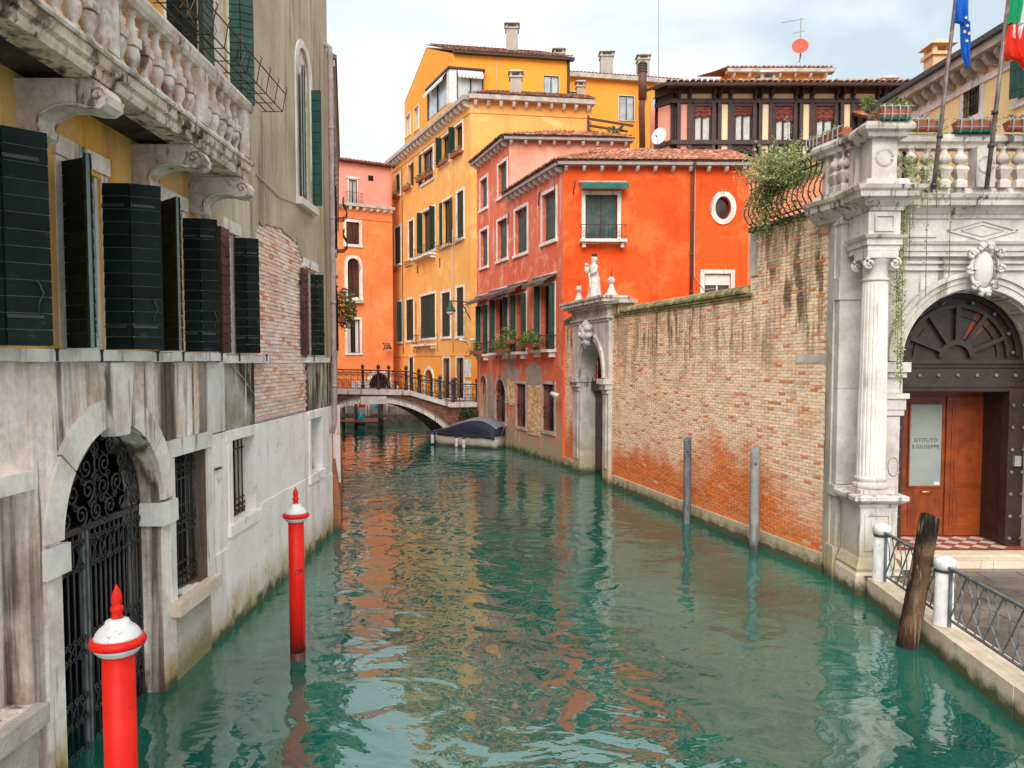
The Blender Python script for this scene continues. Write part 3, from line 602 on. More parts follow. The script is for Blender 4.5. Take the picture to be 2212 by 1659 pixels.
for h, n in ((LOW[2], -.18), (BAS[0], -.2), (BAS[1], -.22)): backpane(h, n - .12)
grille(pal, FL, (9.47, 10.46, 1.04, 2.8), -.15, 8, (1.35, 1.75, 2.1, 2.45), IRON, .012, (1.2, 1.93, 2.6))
grille(pal, FL, (11.47, 12.45, 1.57, 2.8), -.17, 6, (1.8, 2.6), RUST, .013, (1.68,))
grille(pal, FL, (16.0, 16.87, 1.63, 2.78), -.2, 5, (2.2,), RUST, .012)
# iron water gate
gate = M().box(FL, 7.07, 9.09, -.27, -.22, 2.24, 2.31).build('water_gate', IRON, pal)
for s in (7.10, 7.85, 7.93, 9.06): M().box(FL, s - .02, s + .02, -.265, -.225, -.5, 2.24).build('gate_stile', IRONG if 7.8 < s < 8 else IRON, gate)
for i in range(7): s = 7.10 + .75 * (i + .5) / 7; M().tube([FL.pt(s, -.245, -.5), FL.pt(s, -.245, 2.24)], .014, 6).build('bar', IRON, gate)
for i in range(11): s = 7.95 + 1.09 * (i + .5) / 11; M().tube([FL.pt(s, -.245, -.5), FL.pt(s, -.245, 2.24)], .014, 6).build('bar', IRON, gate)
for z0, z1 in ((1.82, 2.22), (.92, 1.22), (.25, .62), (-.25, .08)):
    for a, b, k in ((7.12, 7.84, 4), (7.95, 9.04, 6)):
        w = (b - a) / k; q = M()
        for i in range(k):
            c = a + w * (i + .5)
            for e, z in ((1, z0 + .07), (-1, z1 - .07)):
                for dd in (-1, 1): q.tube(spiral(FL, -.21, c + dd * w * .24, z, w * .25, 1.25, math.pi / 2 * e, -dd * e, 12), .0095, 4)
            q.tube([FL.pt(c - w * .4, -.215, z0 + .08), FL.pt(c + w * .4, -.215, z1 - .08)], .008, 4); q.tube([FL.pt(c + w * .4, -.215, z0 + .08), FL.pt(c - w * .4, -.215, z1 - .08)], .008, 4)
        q.build('scroll_band', IRON, gate)
rows = [(2.42, .98, 7, .115), (2.66, .86, 6, .125), (2.90, .72, 4, .125), (3.10, .48, 3, .10)]
for z, hw, k, r in rows:
    for i in range(k):
        c = 8.08 - hw + 2 * hw * (i + .5) / k; d = 1 if i < k / 2 else -1; q = M()
        q.tube(spiral(FL, -.21, c, z, r, 1.6, math.pi * (.5 if i % 2 else 1.5), d, 20), .013, 5)
        q.tube([FL.pt(c, -.22, z + (r if i % 2 else -r)), FL.pt(c + d * r * .8, -.22, z + (r * 1.5 if i % 2 else -r * 1.3)), FL.pt(c + d * r * 1.7, -.22, z + (r * .8 if i % 2 else -r * .6))], .011, 5)
        q.tube(spiral(FL, -.21, c + d * r * 1.5, z + r * .9, r * .45, 1.2, 0, -d, 10), .009, 4)
        q.build('scroll', IRON, gate)
q = M(); q.tube([FL.pt(8.08, -.22, 2.31), FL.pt(8.08, -.22, 3.32)], .016, 6)
for i in range(24):
    t = math.pi * i / 24; t2 = math.pi * (i + 1) / 24; q.tube([FL.pt(8.08 + 1.0 * math.cos(t), -.24, 2.31 + 1.0 * math.sin(t)), FL.pt(8.08 + 1.0 * math.cos(t2), -.24, 2.31 + 1.0 * math.sin(t2))], .014, 4)
q.build('arch_bar', IRON, gate)
# piano nobile windows: white casement, stone lintel, curtain
for (a, b) in UP + [(Wn4['s0'], Wn4['s1']), (Wn5['s0'], Wn5['s1'])]:
    m = M(); m.box(FL, a - .14, b + .14, -.05, .035, 5.905, 6.08); w_ = m.build('window', STONE if a < 11 else WHITE, pal)
    m = M(); m.box(FL, a - .12, a - .004, -.05, .012, 4.12, 5.9); m.box(FL, b + .004, b + .12, -.05, .012, 4.12, 5.9); m.build('jamb', STONE, w_)
    m = M(); m.box(FL, a, b, -.12, -.10, 4.11, 5.9); m.build('pane', DGLASS, w_)
    m = M()
    for x in (a, (a + b) / 2 - .03, b - .06): m.box(FL, x, x + .06, -.095, -.03, 4.15, 5.9)
    m.box(FL, a + .06, b - .06, -.095, -.035, 4.15, 4.22); m.box(FL, a, b, -.098, -.02, 4.112, 4.148); m.build('sash', SASHW, w_)
    m = M()
    for i in range(5): x = a + .06 + i * .045; m.quad(FL.pt(x, -.098 + .008 * (i % 2), 4.2), FL.pt(x + .045, -.098 + .008 * ((i + 1) % 2), 4.2), FL.pt(x + .045, -.098 + .008 * ((i + 1) % 2), 5.85), FL.pt(x, -.098 + .008 * (i % 2), 5.85))
    m.build('curtain', CURT, w_)
def shutter(A, B, z0, z1, mt=DGREEN, n=13, hook=False, par=None, th=.04):
    """horizontal-board shutter leaf between plan points (x,y); each board a plank"""
    par = par or pal; g = Fr(A, B); m = M(); m.box(g, .012, g.L - .012, -th + .012, .004, z0, z1); o = m.build('shutter', GAPLIGHT if mt is DGREEN else mt, par); w = (z1 - z0) / n
    for i in range(n):
        q = M(); a, b = z0 + i * w + .004, z0 + (i + 1) * w - .004
        q.add([g.pt(0, .002, a), g.pt(g.L, .002, a), g.pt(g.L, .020, a), g.pt(0, .020, a), g.pt(0, .002, b), g.pt(g.L, .002, b), g.pt(g.L, .013, b), g.pt(0, .013, b)], [(0, 3, 2, 1), (4, 5, 6, 7), (0, 1, 5, 4), (1, 2, 6, 5), (2, 3, 7, 6), (3, 0, 4, 7)])
        q.build('plank', mt, o)
        q = M(); q.box(g, 0, g.L, -th - .004, -th + .01, a, b); 
        q.build('plank', mt, o)
    if par is pal and z1 < 7 and B[0] - A[0] < .9:
        for zh in (z0 + .22, z1 - .24): q = M(); q.box(g, 0, g.L * .8, .018, .024, zh, zh + .028); q.build('strap_hinge', IRON, o)
    if hook:
        q = M(); s = g.L * .6; q.tube([g.pt(s, .03, z0 + .52), g.pt(s + .03, .045, z0 + .5), g.pt(s + .06, .05, z0 + .42), g.pt(s + .03, .045, z0 + .35), g.pt(s + .02, .045, z0 + .25)], .007, 5); q.build('latch', IRON, o)
    return o
X0 = -4.2
def bifold(y, z0, z1, lw=.27, hook=True, mt=DGREEN, n=13, dy=.14):
    shutter((X0 + .01, y), (X0 + .01 + lw, y + .01), z0, z1, mt, n); shutter((X0 + .015 + lw, y + .01), (X0 + .015 + lw * 1.93, y + .01 + dy), z0, z1, mt, n, hook)
def nearleaf(y, z0, z1, mt=DGREEN, n=13): shutter((X0 + .30, y - .40), (X0 + .04, y - .02), z0, z1, mt, n); shutter((X0 + .10, y - .70), (X0 + .27, y - .42), z0, z1, mt, n)
bifold(6.02, 4.12, 5.82, .24, True, dy=.22); bifold(7.97, 4.12, 5.82); bifold(9.9, 4.12, 5.82, .20, dy=.1); bifold(11.72, 4.12, 5.86, .17, dy=.08)
bifold(16.1, 4.12, 5.80, .13, dy=.05)
shutter((X0 + .30, 7.16), (X0 + .02, 7.6 - .3), 4.12, 5.86); shutter((X0 + .42, 6.98), (X0 + .31, 7.15), 4.12, 5.86)
shutter((X0 + .30, 8.95), (X0 + .02, 9.2), 4.12, 5.86); shutter((X0 + .42, 8.83), (X0 + .31, 8.94), 4.12, 5.86)
shutter((X0 + .05, 11.04), (X0 + .05, 11.36), 4.12, 5.92, BROWNSH); shutter((X0 + .05, 15.35), (X0 + .05, 15.72), 4.12, 5.85, BROWNSH)
# doors above the balcony
for (a, b) in ((8.75, 9.5), (10.95, 11.6)):
    m = M(); surround(m, FL, (a, b, 7.8, 9.8), .12, .03, .0); w_ = m.build('window', STONE, pal); m = M(); m.box(FL, a, b, -.24, -.22, 7.8, 9.8); m.build('pane', DGLASS, w_)
    bifold(b + .03, 7.82, 9.8, .17, False, GREEN2 if a > 10 else DGREEN, 18, .1)
shutter((X0 + .05, 10.55), (X0 + .05, 10.92), 7.82, 9.8, GREYG, 16)
# tall arched window of the beige wall
m = M(); surround(m, FL, (15.3, 16.25, 7.2, 10.25), .14, .03, .1, .5); w_ = m.build('window', WHITE, pal)
m = M(); m.ext(FL, [(15.3, 7.2), (16.25, 7.2)] + [(15.775 + .475 * math.cos(t * math.pi / 12), 9.75 + .5 * math.sin(t * math.pi / 12)) for t in range(13)], -.25, -.26); m.build('pane', DGLASS, w_)
shutter((X0 + .03, 16.3), (X0 + .22, 16.28), 7.25, 9.62, GREEN2, 11); shutter((X0 + .16, 15.25), (X0 + .02, 15.75), 7.25, 9.75, DGREEN, 13)
# balcony
XB = -3.45; FB = Fr((XB, 0), (XB, 10.35)); balc = M().add(*(lambda p: (p, [(0, 3, 2, 1), (4, 5, 6, 7), (0, 1, 5, 4), (1, 2, 6, 5), (2, 3, 7, 6), (3, 0, 4, 7)]))([(X0, 0, 6.44), (XB - .12, 0, 6.44), (XB - .12, 10.28, 6.44), (X0, 10.28, 6.44), (X0, 0, 6.52), (XB - .12, 0, 6.52), (XB - .12, 10.28, 6.52), (X0, 10.28, 6.52)])).build('balcony', DIRTSHADE, pal)
pth = [(XB - .12, 0), (XB - .12, 10.23), (X0, 10.23)]
m = M(); m.sweep(pth, [(-.2, 6.39), (.05, 6.39), (.07, 6.43), (.07, 6.47), (.11, 6.49), (.12, 6.55), (.12, 6.575), (-.2, 6.575)]); m.build('balcony_moulding', LEDGE, balc)
m = M(); m.sweep(pth, [(-.6, 6.578), (.14, 6.578), (.15, 6.60), (.14, 6.635), (-.6, 6.635)]); m.build('balcony_floor', BALU, balc)
m = M(); m.sweep([(XB - .05, 0), (XB - .05, 10.2), (X0, 10.2)], [(-.13, 7.22), (.06, 7.22), (.09, 7.26), (.10, 7.33), (.07, 7.39), (-.13, 7.39)]); m.build('handrail', BALU, balc)
BPROF = [(.055, 0), (.055, .03), (.035, .05), (.04, .07), (.072, .13), (.078, .18), (.062, .235), (.045, .25)]
zb = 6.637
def baluster_mesh(mt):
    m = M(); p = [(.052, 0), (.052, .035), (.036, .045), (.040, .07), (.070, .14), (.076, .19), (.066, .235), (.052, .252)]
    m.lathe((0, 0, 0), p, 10); m.add([(x * .068, y * .068, z) for z in (.253, .335) for x, y in ((-1, -1), (1, -1), (1, 1), (-1, 1))], [(0, 3, 2, 1), (4, 5, 6, 7), (0, 1, 5, 4), (1, 2, 6, 5), (2, 3, 7, 6), (3, 0, 4, 7)])
    m.lathe((0, 0, .336), [(.05, 0), (.062, .03), (.060, .06), (.04, .12), (.034, .18), (.046, .20), (.046, .215), (.038, .225), (.055, .235), (.055, .247)], 10); return m.mesh('baluster', mt)
BMESH = baluster_mesh(BALU)
posts = [4.85, 6.76, 8.72, 10.10]; bl = []
for a, b, k in ((2.9, 4.85, 7), (4.85, 6.76, 7), (6.76, 8.72, 7), (8.72, 10.10, 5)):
    for i in range(k): bl.append(Matrix.Translation((XB - .06, a + .12 + (b - a - .24) * (i + .5) / k, zb)))
bl += [Matrix.Translation((X0 + .2 + i * .2, 10.12, zb)) for i in range(2)]
pieces('baluster', BMESH, bl, balc)
for y in [2.9] + posts: m = M(); m.wbox(XB - .16, XB + .03, y - .10, y + .10, zb, 7.218); m.build('post', BALU, balc)
# scrolled brackets under the balcony
def console(y, w=.24):
    m = M(); g = Fr((X0, y - w / 2), (X0, y + w / 2)); out = []
    top = 6.385; pr = [(0, top), (.66, top), (.70, top - .04), (.755, top - .07), (.79, top - .14), (.78, top - .21), (.72, top - .25), (.62, top - .245), (.52, top - .22), (.42, top - .215), (.32, top - .235), (.24, top - .275), (.19, top - .33), (.19, top - .37), (.21, top - .40), (.20, top - .455), (.14, top - .49), (.07, top - .47), (0, top - .42)]
    k = len(pr); vs = [g.pt(0, o, z) for o, z in pr] + [g.pt(g.L, o, z) for o, z in pr]
    m.add(vs, [tuple(range(k))[::-1], tuple(range(k, 2 * k))]); m.add(vs, [(i, (i + 1) % k, k + (i + 1) % k, k + i) for i in range(k)])
    o = m.build('bracket', BALU if y > 3 else BALU, pal)
    for s in (-.008, g.L + .008):
        q = M(); q.tube([g.pt(s, a, b) for a, b in pr[4:-1]], .014, 5); q.tube(spiral(Fr(g.pt(s, 0, 0)[:2], g.pt(s, 1, 0)[:2]), 0, .70, top - .13, .07, 1.2, 0, 1, 12), .012, 5); q.build('scroll', BALU, o)
for y in (4.9, 6.74, 8.72, 10.22): console(y)
# downpipe, cable, small irons
m = M(); m.tube([(X0 - .3, 17.6, 11.05), (X0 + .03, 17.6, 11.08), (X0 + .12, 17.6, 11.0), (X0 + .13, 17.6, 10.8), (X0 + .13, 17.6, 2.6), (X0 + .06, 17.62, 2.35)], .058, 8)
for z in (9.2, 7.2, 5.3, 3.4): m.lathe((X0 + .13, 17.6, z), [(.066, 0), (.066, .07)], 8)
m.build('drainpipe', PIPE, pal)
m = M(); pts = [FL.px(x, y) for x, y in ((552, 377), (575, 400), (600, 425), (640, 441), (654, 446))]; m.tube([FL.pt(s, .02, z) for s, z in pts], .012, 4); m.build('cable', CABLE, pal)
m = M(); pts = [FL.px(x, y) for x, y in ((664, 784), (655, 830), (640, 858), (610, 866), (590, 862))]; m.tube([FL.pt(s, .02, z) for s, z in pts], .008, 4); m.build('cable', CABLE, pal)
m = M(); pts = [FL.px(x, y) for x, y in ((496, 788), (520, 815), (545, 852))]; m.tube([FL.pt(s, .03, z) for s, z in pts], .008, 4); m.build('cable', CABLE, pal)
for x, y in ((90, 777), (190, 783), (315, 789), (372, 793), (458, 800), (497, 800), (558, 798), (664, 800), (703, 798)):
    s, z = FL.px(x, 770); m = M(); m.box(FL, s - .006, s + .006, .125, .15, 4.0, 4.10); m.box(FL, s - .02, s + .02, .13, .15, 4.09, 4.115); m.build('shutter_stay', IRON, pal)
s, z = FL.px(467, 1012); m = M(); m.box(FL, s - .09, s + .09, .01, .05, z - .012, z + .012); m.build('mooring_iron', RUST, pal)
# rusty planter rack hung on the balcony rail
rk = thing('planter_rack', 'long rusty wire planter rack hung along the stone balcony handrail', 'planter rack', (XB + .2, 8, 7.4))
m = M(); ya, yb = 5.4, 10.75
for x, z in ((XB + .08, 7.42), (XB + .30, 7.42), (XB + .34, 7.66), (XB + .19, 7.42)): m.tube([(x, ya, z), (x, yb, z)], .008, 4)
m.build('rail', RUST, rk); k = 15
for i in range(k + 1):
    y = ya + (yb - ya) * i / k; m = M(); m.tube([(XB + .02, y, 7.42), (XB + .30, y, 7.42), (XB + .345, y, 7.66), (XB + .37, y, 7.72), (XB + .35, y, 7.75)], .008, 4); m.build('rack_bar', RUST, rk)
m = M()
for i in range(14): y = R.uniform(6.5, 10.5); m.tube([(XB + .2, y, 7.45), (XB + .2 + R.uniform(-.1, .1), y + .1, 7.6), (XB + .22 + R.uniform(-.15, .15), y + R.uniform(-.2, .2), 7.45 + R.uniform(.2, .4))], .005, 4)
m.build('dry_stem', STEM, rk, kind='stuff')

# ================================================================== second house on the left
h2 = thing('rear_side_house', 'narrow pinkish house with dark bracketed eaves squeezed behind the palazzo drainpipe', 'building', (-5, 20, 0))
A_, B_, C_ = (-4.2, 17.9), (-6.15, 27), (-9.35, 41.2)
F21, F22 = Fr(A_, B_), Fr(B_, C_)
H1 = []; H2 = []
for s0, z0 in ((1.5, 4.3), (5.2, 4.3), (1.5, 7.3), (5.2, 7.3)): window(h2, F21, (s0, s0 + .9, z0, z0 + 1.8), H1, 'open', leafw=.3)
for s0, z0 in ((2, 4.3), (6, 4.3), (2, 7.3), (6, 7.3)): window(h2, F22, (s0, s0 + .9, z0, z0 + 1.8), H2, 'closed')
m = M(); facade(m, F21, 0, F21.L, 1.2, 10.9, H1); facade(m, F22, 0, F22.L, -1, 10.9, H2); m.build('wall', SALM2, h2)
m = M(); m.sweep([A_, B_], [(-.05, -.8), (.22, -.8), (.16, .8), (.05, 1.6), (-.05, 1.6)]); m.build('brick_base', mat('dull_orange_brick', (.42, .16, .08), (.30, .12, .07), ns=4, fine=.3, bump=.01, bs=30, zones=[((.08, .08, .04), .05, .3, .1, 3.)]), h2)
m = M(); m.box(F21, 1.0, 1.25, 0, .17, 1.0, 2.9); m.build('stone_strip', LWHITE, h2)
m = M(); body(m, [A_, (-16, 17.9), (-16, 41), C_], -1, 10.9, skip=(3,)); m.build('rear_wall', SALM2, h2)
eave(h2, F21, .5, F21.L, 11.05, .16, .14, .62, bh=.26, bw=.14, bm=EAVE); eave(h2, F22, 0, F22.L, 11.05, .16, .14, .8)
m = M(); m.hexa([F21.pt(.5, .2, 11.06), F21.pt(F21.L, .2, 11.06), F21.pt(F21.L, -3, 12.3), F21.pt(0, -3, 12.3), F21.pt(.5, .2, 11.16), F21.pt(F21.L, .2, 11.16), F21.pt(F21.L, -3, 12.4), F21.pt(0, -3, 12.4)]); m.build('roof', TILED, h2)
for yy, zz in ((463, 8.75), (520, 7.7)):           # bulging wrought-iron window cages
    m = M(); p0 = at(722, yy, 25); k = 5; sx = 9.1
    for i in range(k):
        s = sx - .2 - i * .2; M_ = [(0, .0), (.25, .03), (.36, .16), (.34, .36), (.24, .52), (.22, .65), (.28, .72)]
        m.tube([F21.pt(s, .05 + a, zz + b) for a, b in M_], .014, 4)
    for a, b in ((.36, .16), (.34, .34), (.24, .52), (.25, .03)): m.tube([F21.pt(sx - .1, .05 + a, zz + b), F21.pt(sx - 1.1, .05 + a, zz + b)], .014, 4)
    m.build('window_cage', RUST, h2)
bx = thing('window_box', 'leafy green window box on the left house just beside the downpipe, above the bridge railing', 'window box', F22.pt(3.2, .4, 5.6))
m = M(); m.box(F22, 2.7, 3.9, .1, .35, 5.5, 5.75); m.build('planter', TERRA, bx); m = M(); m.leaves(F22.pt(3.3, .35, 6.1), (.45, .6, .75), 650, .08); m.leaves(F22.pt(3.3, .4, 5.55), (.35, .5, .4), 160, .07); m.build('foliage', LEAF, bx)

# ================================================================== RED HOUSE (low front part) and SALMON HOUSE (tall rear part)
FR = Fr((-1.80, 39.7), (1.94, 29.3)); FF = Fr((1.94, 29.3), (8.95, 29.45))
red = thing('red_house', 'vivid orange-red corner house with oval window and green awning above the garden wall', 'building', (4, 31, 0))
sal = thing('salmon_house', 'taller faded salmon house between the red corner house and the yellow house', 'building', (0, 37, 0))
sT = FR.s(1100); HS = []; HR = []
for r in ((1038.6, 1053.5, 386, 450), (1076.8, 1095.3, 352, 423), (1038.6, 1054, 497, 576), (1075, 1096, 474.5, 560)): window(sal, FR, FR.rect(*r), HS, 'closed', shut=GREYG, depth=.3, w=.13, fm=WHITE)
for r in ((1112.6, 1138.6, 450.6, 547.7), (1171, 1200, 416, 521)): window(red, FR, FR.rect(*r), HR, 'closed', shut=GREYG, depth=.3, w=.13)
def cloth_awning(par, f, s0, s1, z, out=.55, drop=.28, mt=AWNB, val=.16):
    m = M(); A = [f.pt(s0, .02, z), f.pt(s1, .02, z), f.pt(s1, out, z - drop), f.pt(s0, out, z - drop)]; m.hexa([p - Vector((0, 0, .02)) for p in A] + A)
    o = m.build('awning', mt, par); m = M(); k = max(4, int((s1 - s0) / .09))
    for i in range(k):
        a, b = s0 + (s1 - s0) * i / k, s0 + (s1 - s0) * (i + 1) / k; c = (a + b) / 2
        m.quad(f.pt(a, out, z - drop), f.pt(b, out, z - drop), f.pt(b, out + .01, z - drop - val * .8), f.pt(c, out + .01, z - drop - val), f.pt(a, out + .01, z - drop - val * .8))
    m.build('valance', mt, o); m = M(); m.tube([f.pt(s0, .05, z + .02), f.pt(s1, .05, z + .02)], .05, 6); m.build('awning_roller', EAVE, o)
def ironbalc(par, f, s0, s1, z, out=.35, h=.55, nb=None, mt=IRON, slab_=True, nm='balcony'):
    m = M()
    if slab_: m.box(f, s0 - .04, s1 + .04, -.02, out + .04, z - .11, z)
    else: m.box(f, s0, s1, 0, out, z - .02, z)
    o = m.build(nm, WHITE if slab_ else mt, par); m = M()
    P = [f.pt(s0, 0, z + h), f.pt(s0, out, z + h), f.pt(s1, out, z + h), f.pt(s1, 0, z + h)]; m.tube(P, .015, 4); m.tube([p - Vector((0, 0, h * .82)) for p in P], .010, 4)
    k = nb or max(3, int((s1 - s0) / .12))
    for i in range(k + 1): s = s0 + (s1 - s0) * i / k; m.tube([f.pt(s, out, z), f.pt(s, out, z + h)], .009, 4)
    for i in range(0, k, 2):
        s = s0 + (s1 - s0) * (i + .5) / k; w = (s1 - s0) / k * .9; m.tube(spiral(f, out + .01, s, z + h * .62, w * .7, 1.2, 0, 1, 9), .007, 3); m.tube(spiral(f, out + .01, s, z + h * .3, w * .7, 1.2, math.pi, -1, 9), .007, 3)
    m.build('railing', mt, o)
    if slab_:
        m = M()
        for s in (s0 + .12, s1 - .12): M().box(f, s - .06, s + .06, -.02, out - .08, z - .30, z - .112).build('bracket', WHITE, o)
    return o
for k, (r, aw) in enumerate((((1039, 1054, 660, 765), (1030, 1056, 639)), ((1070, 1097, 645, 762), (1059, 1098, 626)), ((1115, 1136.7, 636, 760), (1100, 1140, 613)), ((1167, 1198, 616, 755), (1153, 1203, 597)))):
    par = sal if k < 2 else red; rr = FR.rect(*r); window(par, FR, rr, HS if k < 2 else HR, 'perp', leafw=.27, shut=GREEN2, depth=.3, w=.1, pane=DGLASS)
    z = FR.px((aw[0] + aw[1]) / 2, aw[2])[1]; cloth_awning(par, FR, FR.s(aw[0]), FR.s(aw[1]), z); ironbalc(par, FR, rr[0] - .12, rr[1] + .12, rr[2], .33, .55)
# ground floor openings
H0 = []
for (x0, x1, yt, yb, kind) in ((1037, 1051, 812, 925, 'niche'), (1070, 1092, 820, 912, 'fan'), (1115, 1136, 829, 922, 'grille'), (1171.5, 1198, 830, 932, 'grille')):
    r = FR.rect(x0, x1, yt, yb); par = sal if x0 < 1100 else red; hs = HS if x0 < 1100 else HR
    ar = (r[1] - r[0]) / 2 if kind != 'grille' else 0
    hs.append(dict(s0=r[0], s1=r[1], z0=r[2], z1=r[3], arch=ar, depth=.35)); m = M(); surround(m, FR, r, .12, .03, .02, ar); w_ = m.build('window', EAVE, par)
    m = M(); m.box(FR, r[0], r[1], -.34, -.32, r[2], r[3]); m.build('pane', LPLAST if kind == 'niche' else DARK, w_); m = M()
    if kind != 'niche':
        for i in range(8): s = r[0] + (r[1] - r[0]) * (i + .5) / 8; m.tube([FR.pt(s, -.06, r[2]), FR.pt(s, -.06, r[3] - ar)], .016, 4)
        for z in (.28, .5): zz = r[2] + (r[3] - r[2]) * z; m.box(FR, r[0], r[1], -.07, -.05, zz, zz + .03)
        for i in range(4): s = r[0] + (r[1] - r[0]) * i / 4; m.tube([FR.pt(s, -.05, r[2] + (r[3] - r[2]) * .5), FR.pt(s + (r[1] - r[0]) * .25, -.05, r[2] + (r[3] - r[2]) * .28)], .014, 4)
        if ar:
            c = (r[0] + r[1]) / 2
            for i in range(9):
                t = math.pi * i / 8; m.tube([FR.pt(c, -.06, r[3] - ar), FR.pt(c + .5 * ar * math.cos(t + .25), -.06, r[3] - ar + .55 * ar * math.sin(t + .2)), FR.pt(c + ar * math.cos(t), -.06, r[3] - ar + ar * math.sin(t))], .016, 4)
        m.build('grille', IRON, w_)
ZR, ZS = 11.3, 13.85
m = M(); facade(m, FR, sT, FR.L, -1, ZR, HR, depth=.35); m.build('wall', REDL, red)
m = M(); facade(m, FR, 0, sT, -1, ZS, HS, depth=.35); m.build('wall', REDL, sal)
# fallen render: cement patches and bare yellow bricks low on the canal front
def blob(par, f, pts, n0, n1, mt, nm, jit=.04):
    q = []
    for i, p in enumerate(pts):
        a = f.px(*p); b = f.px(*pts[(i + 1) % len(pts)])
        for k in range(3): t = k / 3; q.append((a[0] + (b[0] - a[0]) * t + R.uniform(-jit, jit), a[1] + (b[1] - a[1]) * t + R.uniform(-jit, jit)))
    m = M(); m.ext(f, q, n0, n1); return m.build(nm, mt, par)
blob(sal, FR, [(1084, 818), (1092, 790), (1099, 770), (1099.5, 845), (1090, 835)], -.02, .022, GREYR, 'cement_patch')
blob(red, FR, [(1101, 770), (1104, 762), (1112, 790), (1120, 800), (1122, 822), (1112, 824), (1101, 850)], -.02, .022, GREYR, 'cement_patch')
blob(red, FR, [(1135, 800), (1146, 783), (1160, 785), (1170, 800), (1171, 822), (1155, 836), (1138, 826)], -.02, .022, GREYR, 'cement_patch')
blob(sal, FR, [(1053, 810), (1064, 805), (1066, 900), (1056, 925)], -.02, .020, GREYR, 'cement_patch')
def brickpatch(par, f, x0, x1, yt, yb, mt=EXPB, jag=.06):
    b = M(); b.hexa([(-.12, -.02, 0), (.12, -.02, 0), (.12, .02, 0), (-.12, .02, 0), (-.12, -.02, .055), (.12, -.02, .055), (.12, .02, .055), (-.12, .02, .055)]); me = b.mesh('brick', mt)
    s0, s1, z0, z1 = f.rect(x0, x1, yt, yb); q = []; n = int((z1 - z0) / .068)
    m = M(); m.box(f, s0 - .03, s1 + .03, -.02, .012, z0, z1); m.build('mortar_bed', MORT, par)
    for j in range(n):
        s = s0 + .12 + (.13 if j % 2 else 0) * 1
        while s < s1 - .08 + R.uniform(0, jag): q.append(f.mat(s, .012 + R.uniform(-.004, .01), z0 + j * .068)); s += .262
    pieces('brick', me, q, par, 150)
brickpatch(red, FR, 1141, 1168, 832, 940); brickpatch(sal, FR, 1094, 1099.4, 818, 870); brickpatch(red, FR, 1101, 1112, 822, 875)
# tall part front (salmon) and eaves
FS = Fr(FR.pt(sT, 0, 0)[:2], (5.35, 35.4)); m = M(); facade(m, FS, 0, FS.L, 9, ZS, [], n=.0); m.build('front_wall', SALM, sal)
m = M(); body(m, [FR.P[:], FR.pt(sT, 0, 0)[:2], (5.35, 35.4), (5.6, 41), (0, 42.5)], -1, ZS, skip=(0, 1)); m.build('rear_wall', SALM, sal)
m = M(); body(m, [(1.94, 29.3), (8.95, 29.45), (8.95, 32.25), (6.5, 32.25), (6.5, 34.9), FR.pt(sT, 0, 0)[:2]], -1, ZR - .02, skip=(0, 5)); m.build('rear_wall', REDF, red)
H3 = []
r = FF.rect(1263, 1331, 421, 519); window(red, FF, r, H3, 'closed', shut=GREYG, w=.14, depth=.14, sill=.02)
z = FF.px(1300, 395)[1]; cloth_awning(red, FF, FF.s(1249), FF.s(1351), z, .5, .12, AWNG, .22); ironbalc(red, FF, FF.s(1252), FF.s(1347), r[2], .38, .52, 10)
r = FF.rect(1540, 1574, 424, 474); H3.append(dict(s0=r[0], s1=r[1], z0=r[2], z1=r[3], round=True, depth=.25))
m = M(); cs, cz, a, b = (r[0] + r[1]) / 2, (r[2] + r[3]) / 2, (r[1] - r[0]) / 2, (r[3] - r[2]) / 2; vs = []
for i in range(33):
    t = math.pi * i / 16
    for g_, n in ((0, -.02), (.19, -.02), (.19, .05), (0, .05)): vs.append(FF.pt(cs + (a + g_) * math.cos(t), n, cz + (b + g_) * math.sin(t)))
m.add(vs, [(i * 4 + j, i * 4 + (j + 1) % 4, i * 4 + 4 + (j + 1) % 4, i * 4 + 4 + j) for i in range(32) for j in range(4)]); w_ = m.build('oval_window', WHITE, red)
m = M(); m.ext(FF, [(cs + a * math.cos(t * math.pi / 12), cz + b * math.sin(t * math.pi / 12)) for t in range(24)], -.25, -.24); m.build('pane', BGLASS, w_)
r = FF.rect(1519, 1576, 591, 640); window(red, FF, r, H3, 'none', w=.15, pane=BGLASS, sash=SASHW, depth=.15); m = M(); m.box(FF, r[0] + .05, r[1] - .05, -.10, -.06, (r[2] + r[3]) / 2, r[3] - .06); m.build('roller_shutter', SASHW, red)
m = M(); facade(m, FF, 0, FF.L, 0, ZR, H3, depth=.25); m.build('wall', REDF, red)
eave(red, FF, -.25, FF.L + .1, 11.43, .36, .13, .62, mt=GUTT); eave(red, FR, sT + .02, FR.L + .1, 11.43, .36, .13, .55, mt=GUTT); eave(sal, FS, -.25, FS.L + .1, ZS + .14, .36, .13, .62, mt=GUTT); eave(sal, FR, 0, sT - .0, ZS + .14, .36, .13, .52, mt=GUTT)
tile_roof(red, FF.pt(-.3, .38, 11.45), FF.pt(FF.L + .2, .38, 11.45), (0, 1, .37), 4.15, TILE, .50, .0)
tile_roof(red, FR.pt(sT + .1, .38, 11.45), FR.pt(FR.L + .2, .38, 11.45), (*(-FR.n), .37), 2.4, TILED, .0, .50)
tile_roof(sal, FS.pt(-.3, .38, ZS + .16), FS.pt(FS.L + .15, .38, ZS + .16), (0, 1, .36), 2.9, TILE, .9, .9)
tile_roof(sal, FR.pt(-.1, .38, ZS + .16), FR.pt(sT + .2, .38, ZS + .16), (*(-FR.n), .36), 2.2, TILED, .9, .9, base=True)
sk = M(); c = at(1298, 332, 32.9); sk.wbox(c.x - .5, c.x + .5, 32.7, 33.5, 12.4, c.z + .02); sk.build('skylight', GUTT, red)
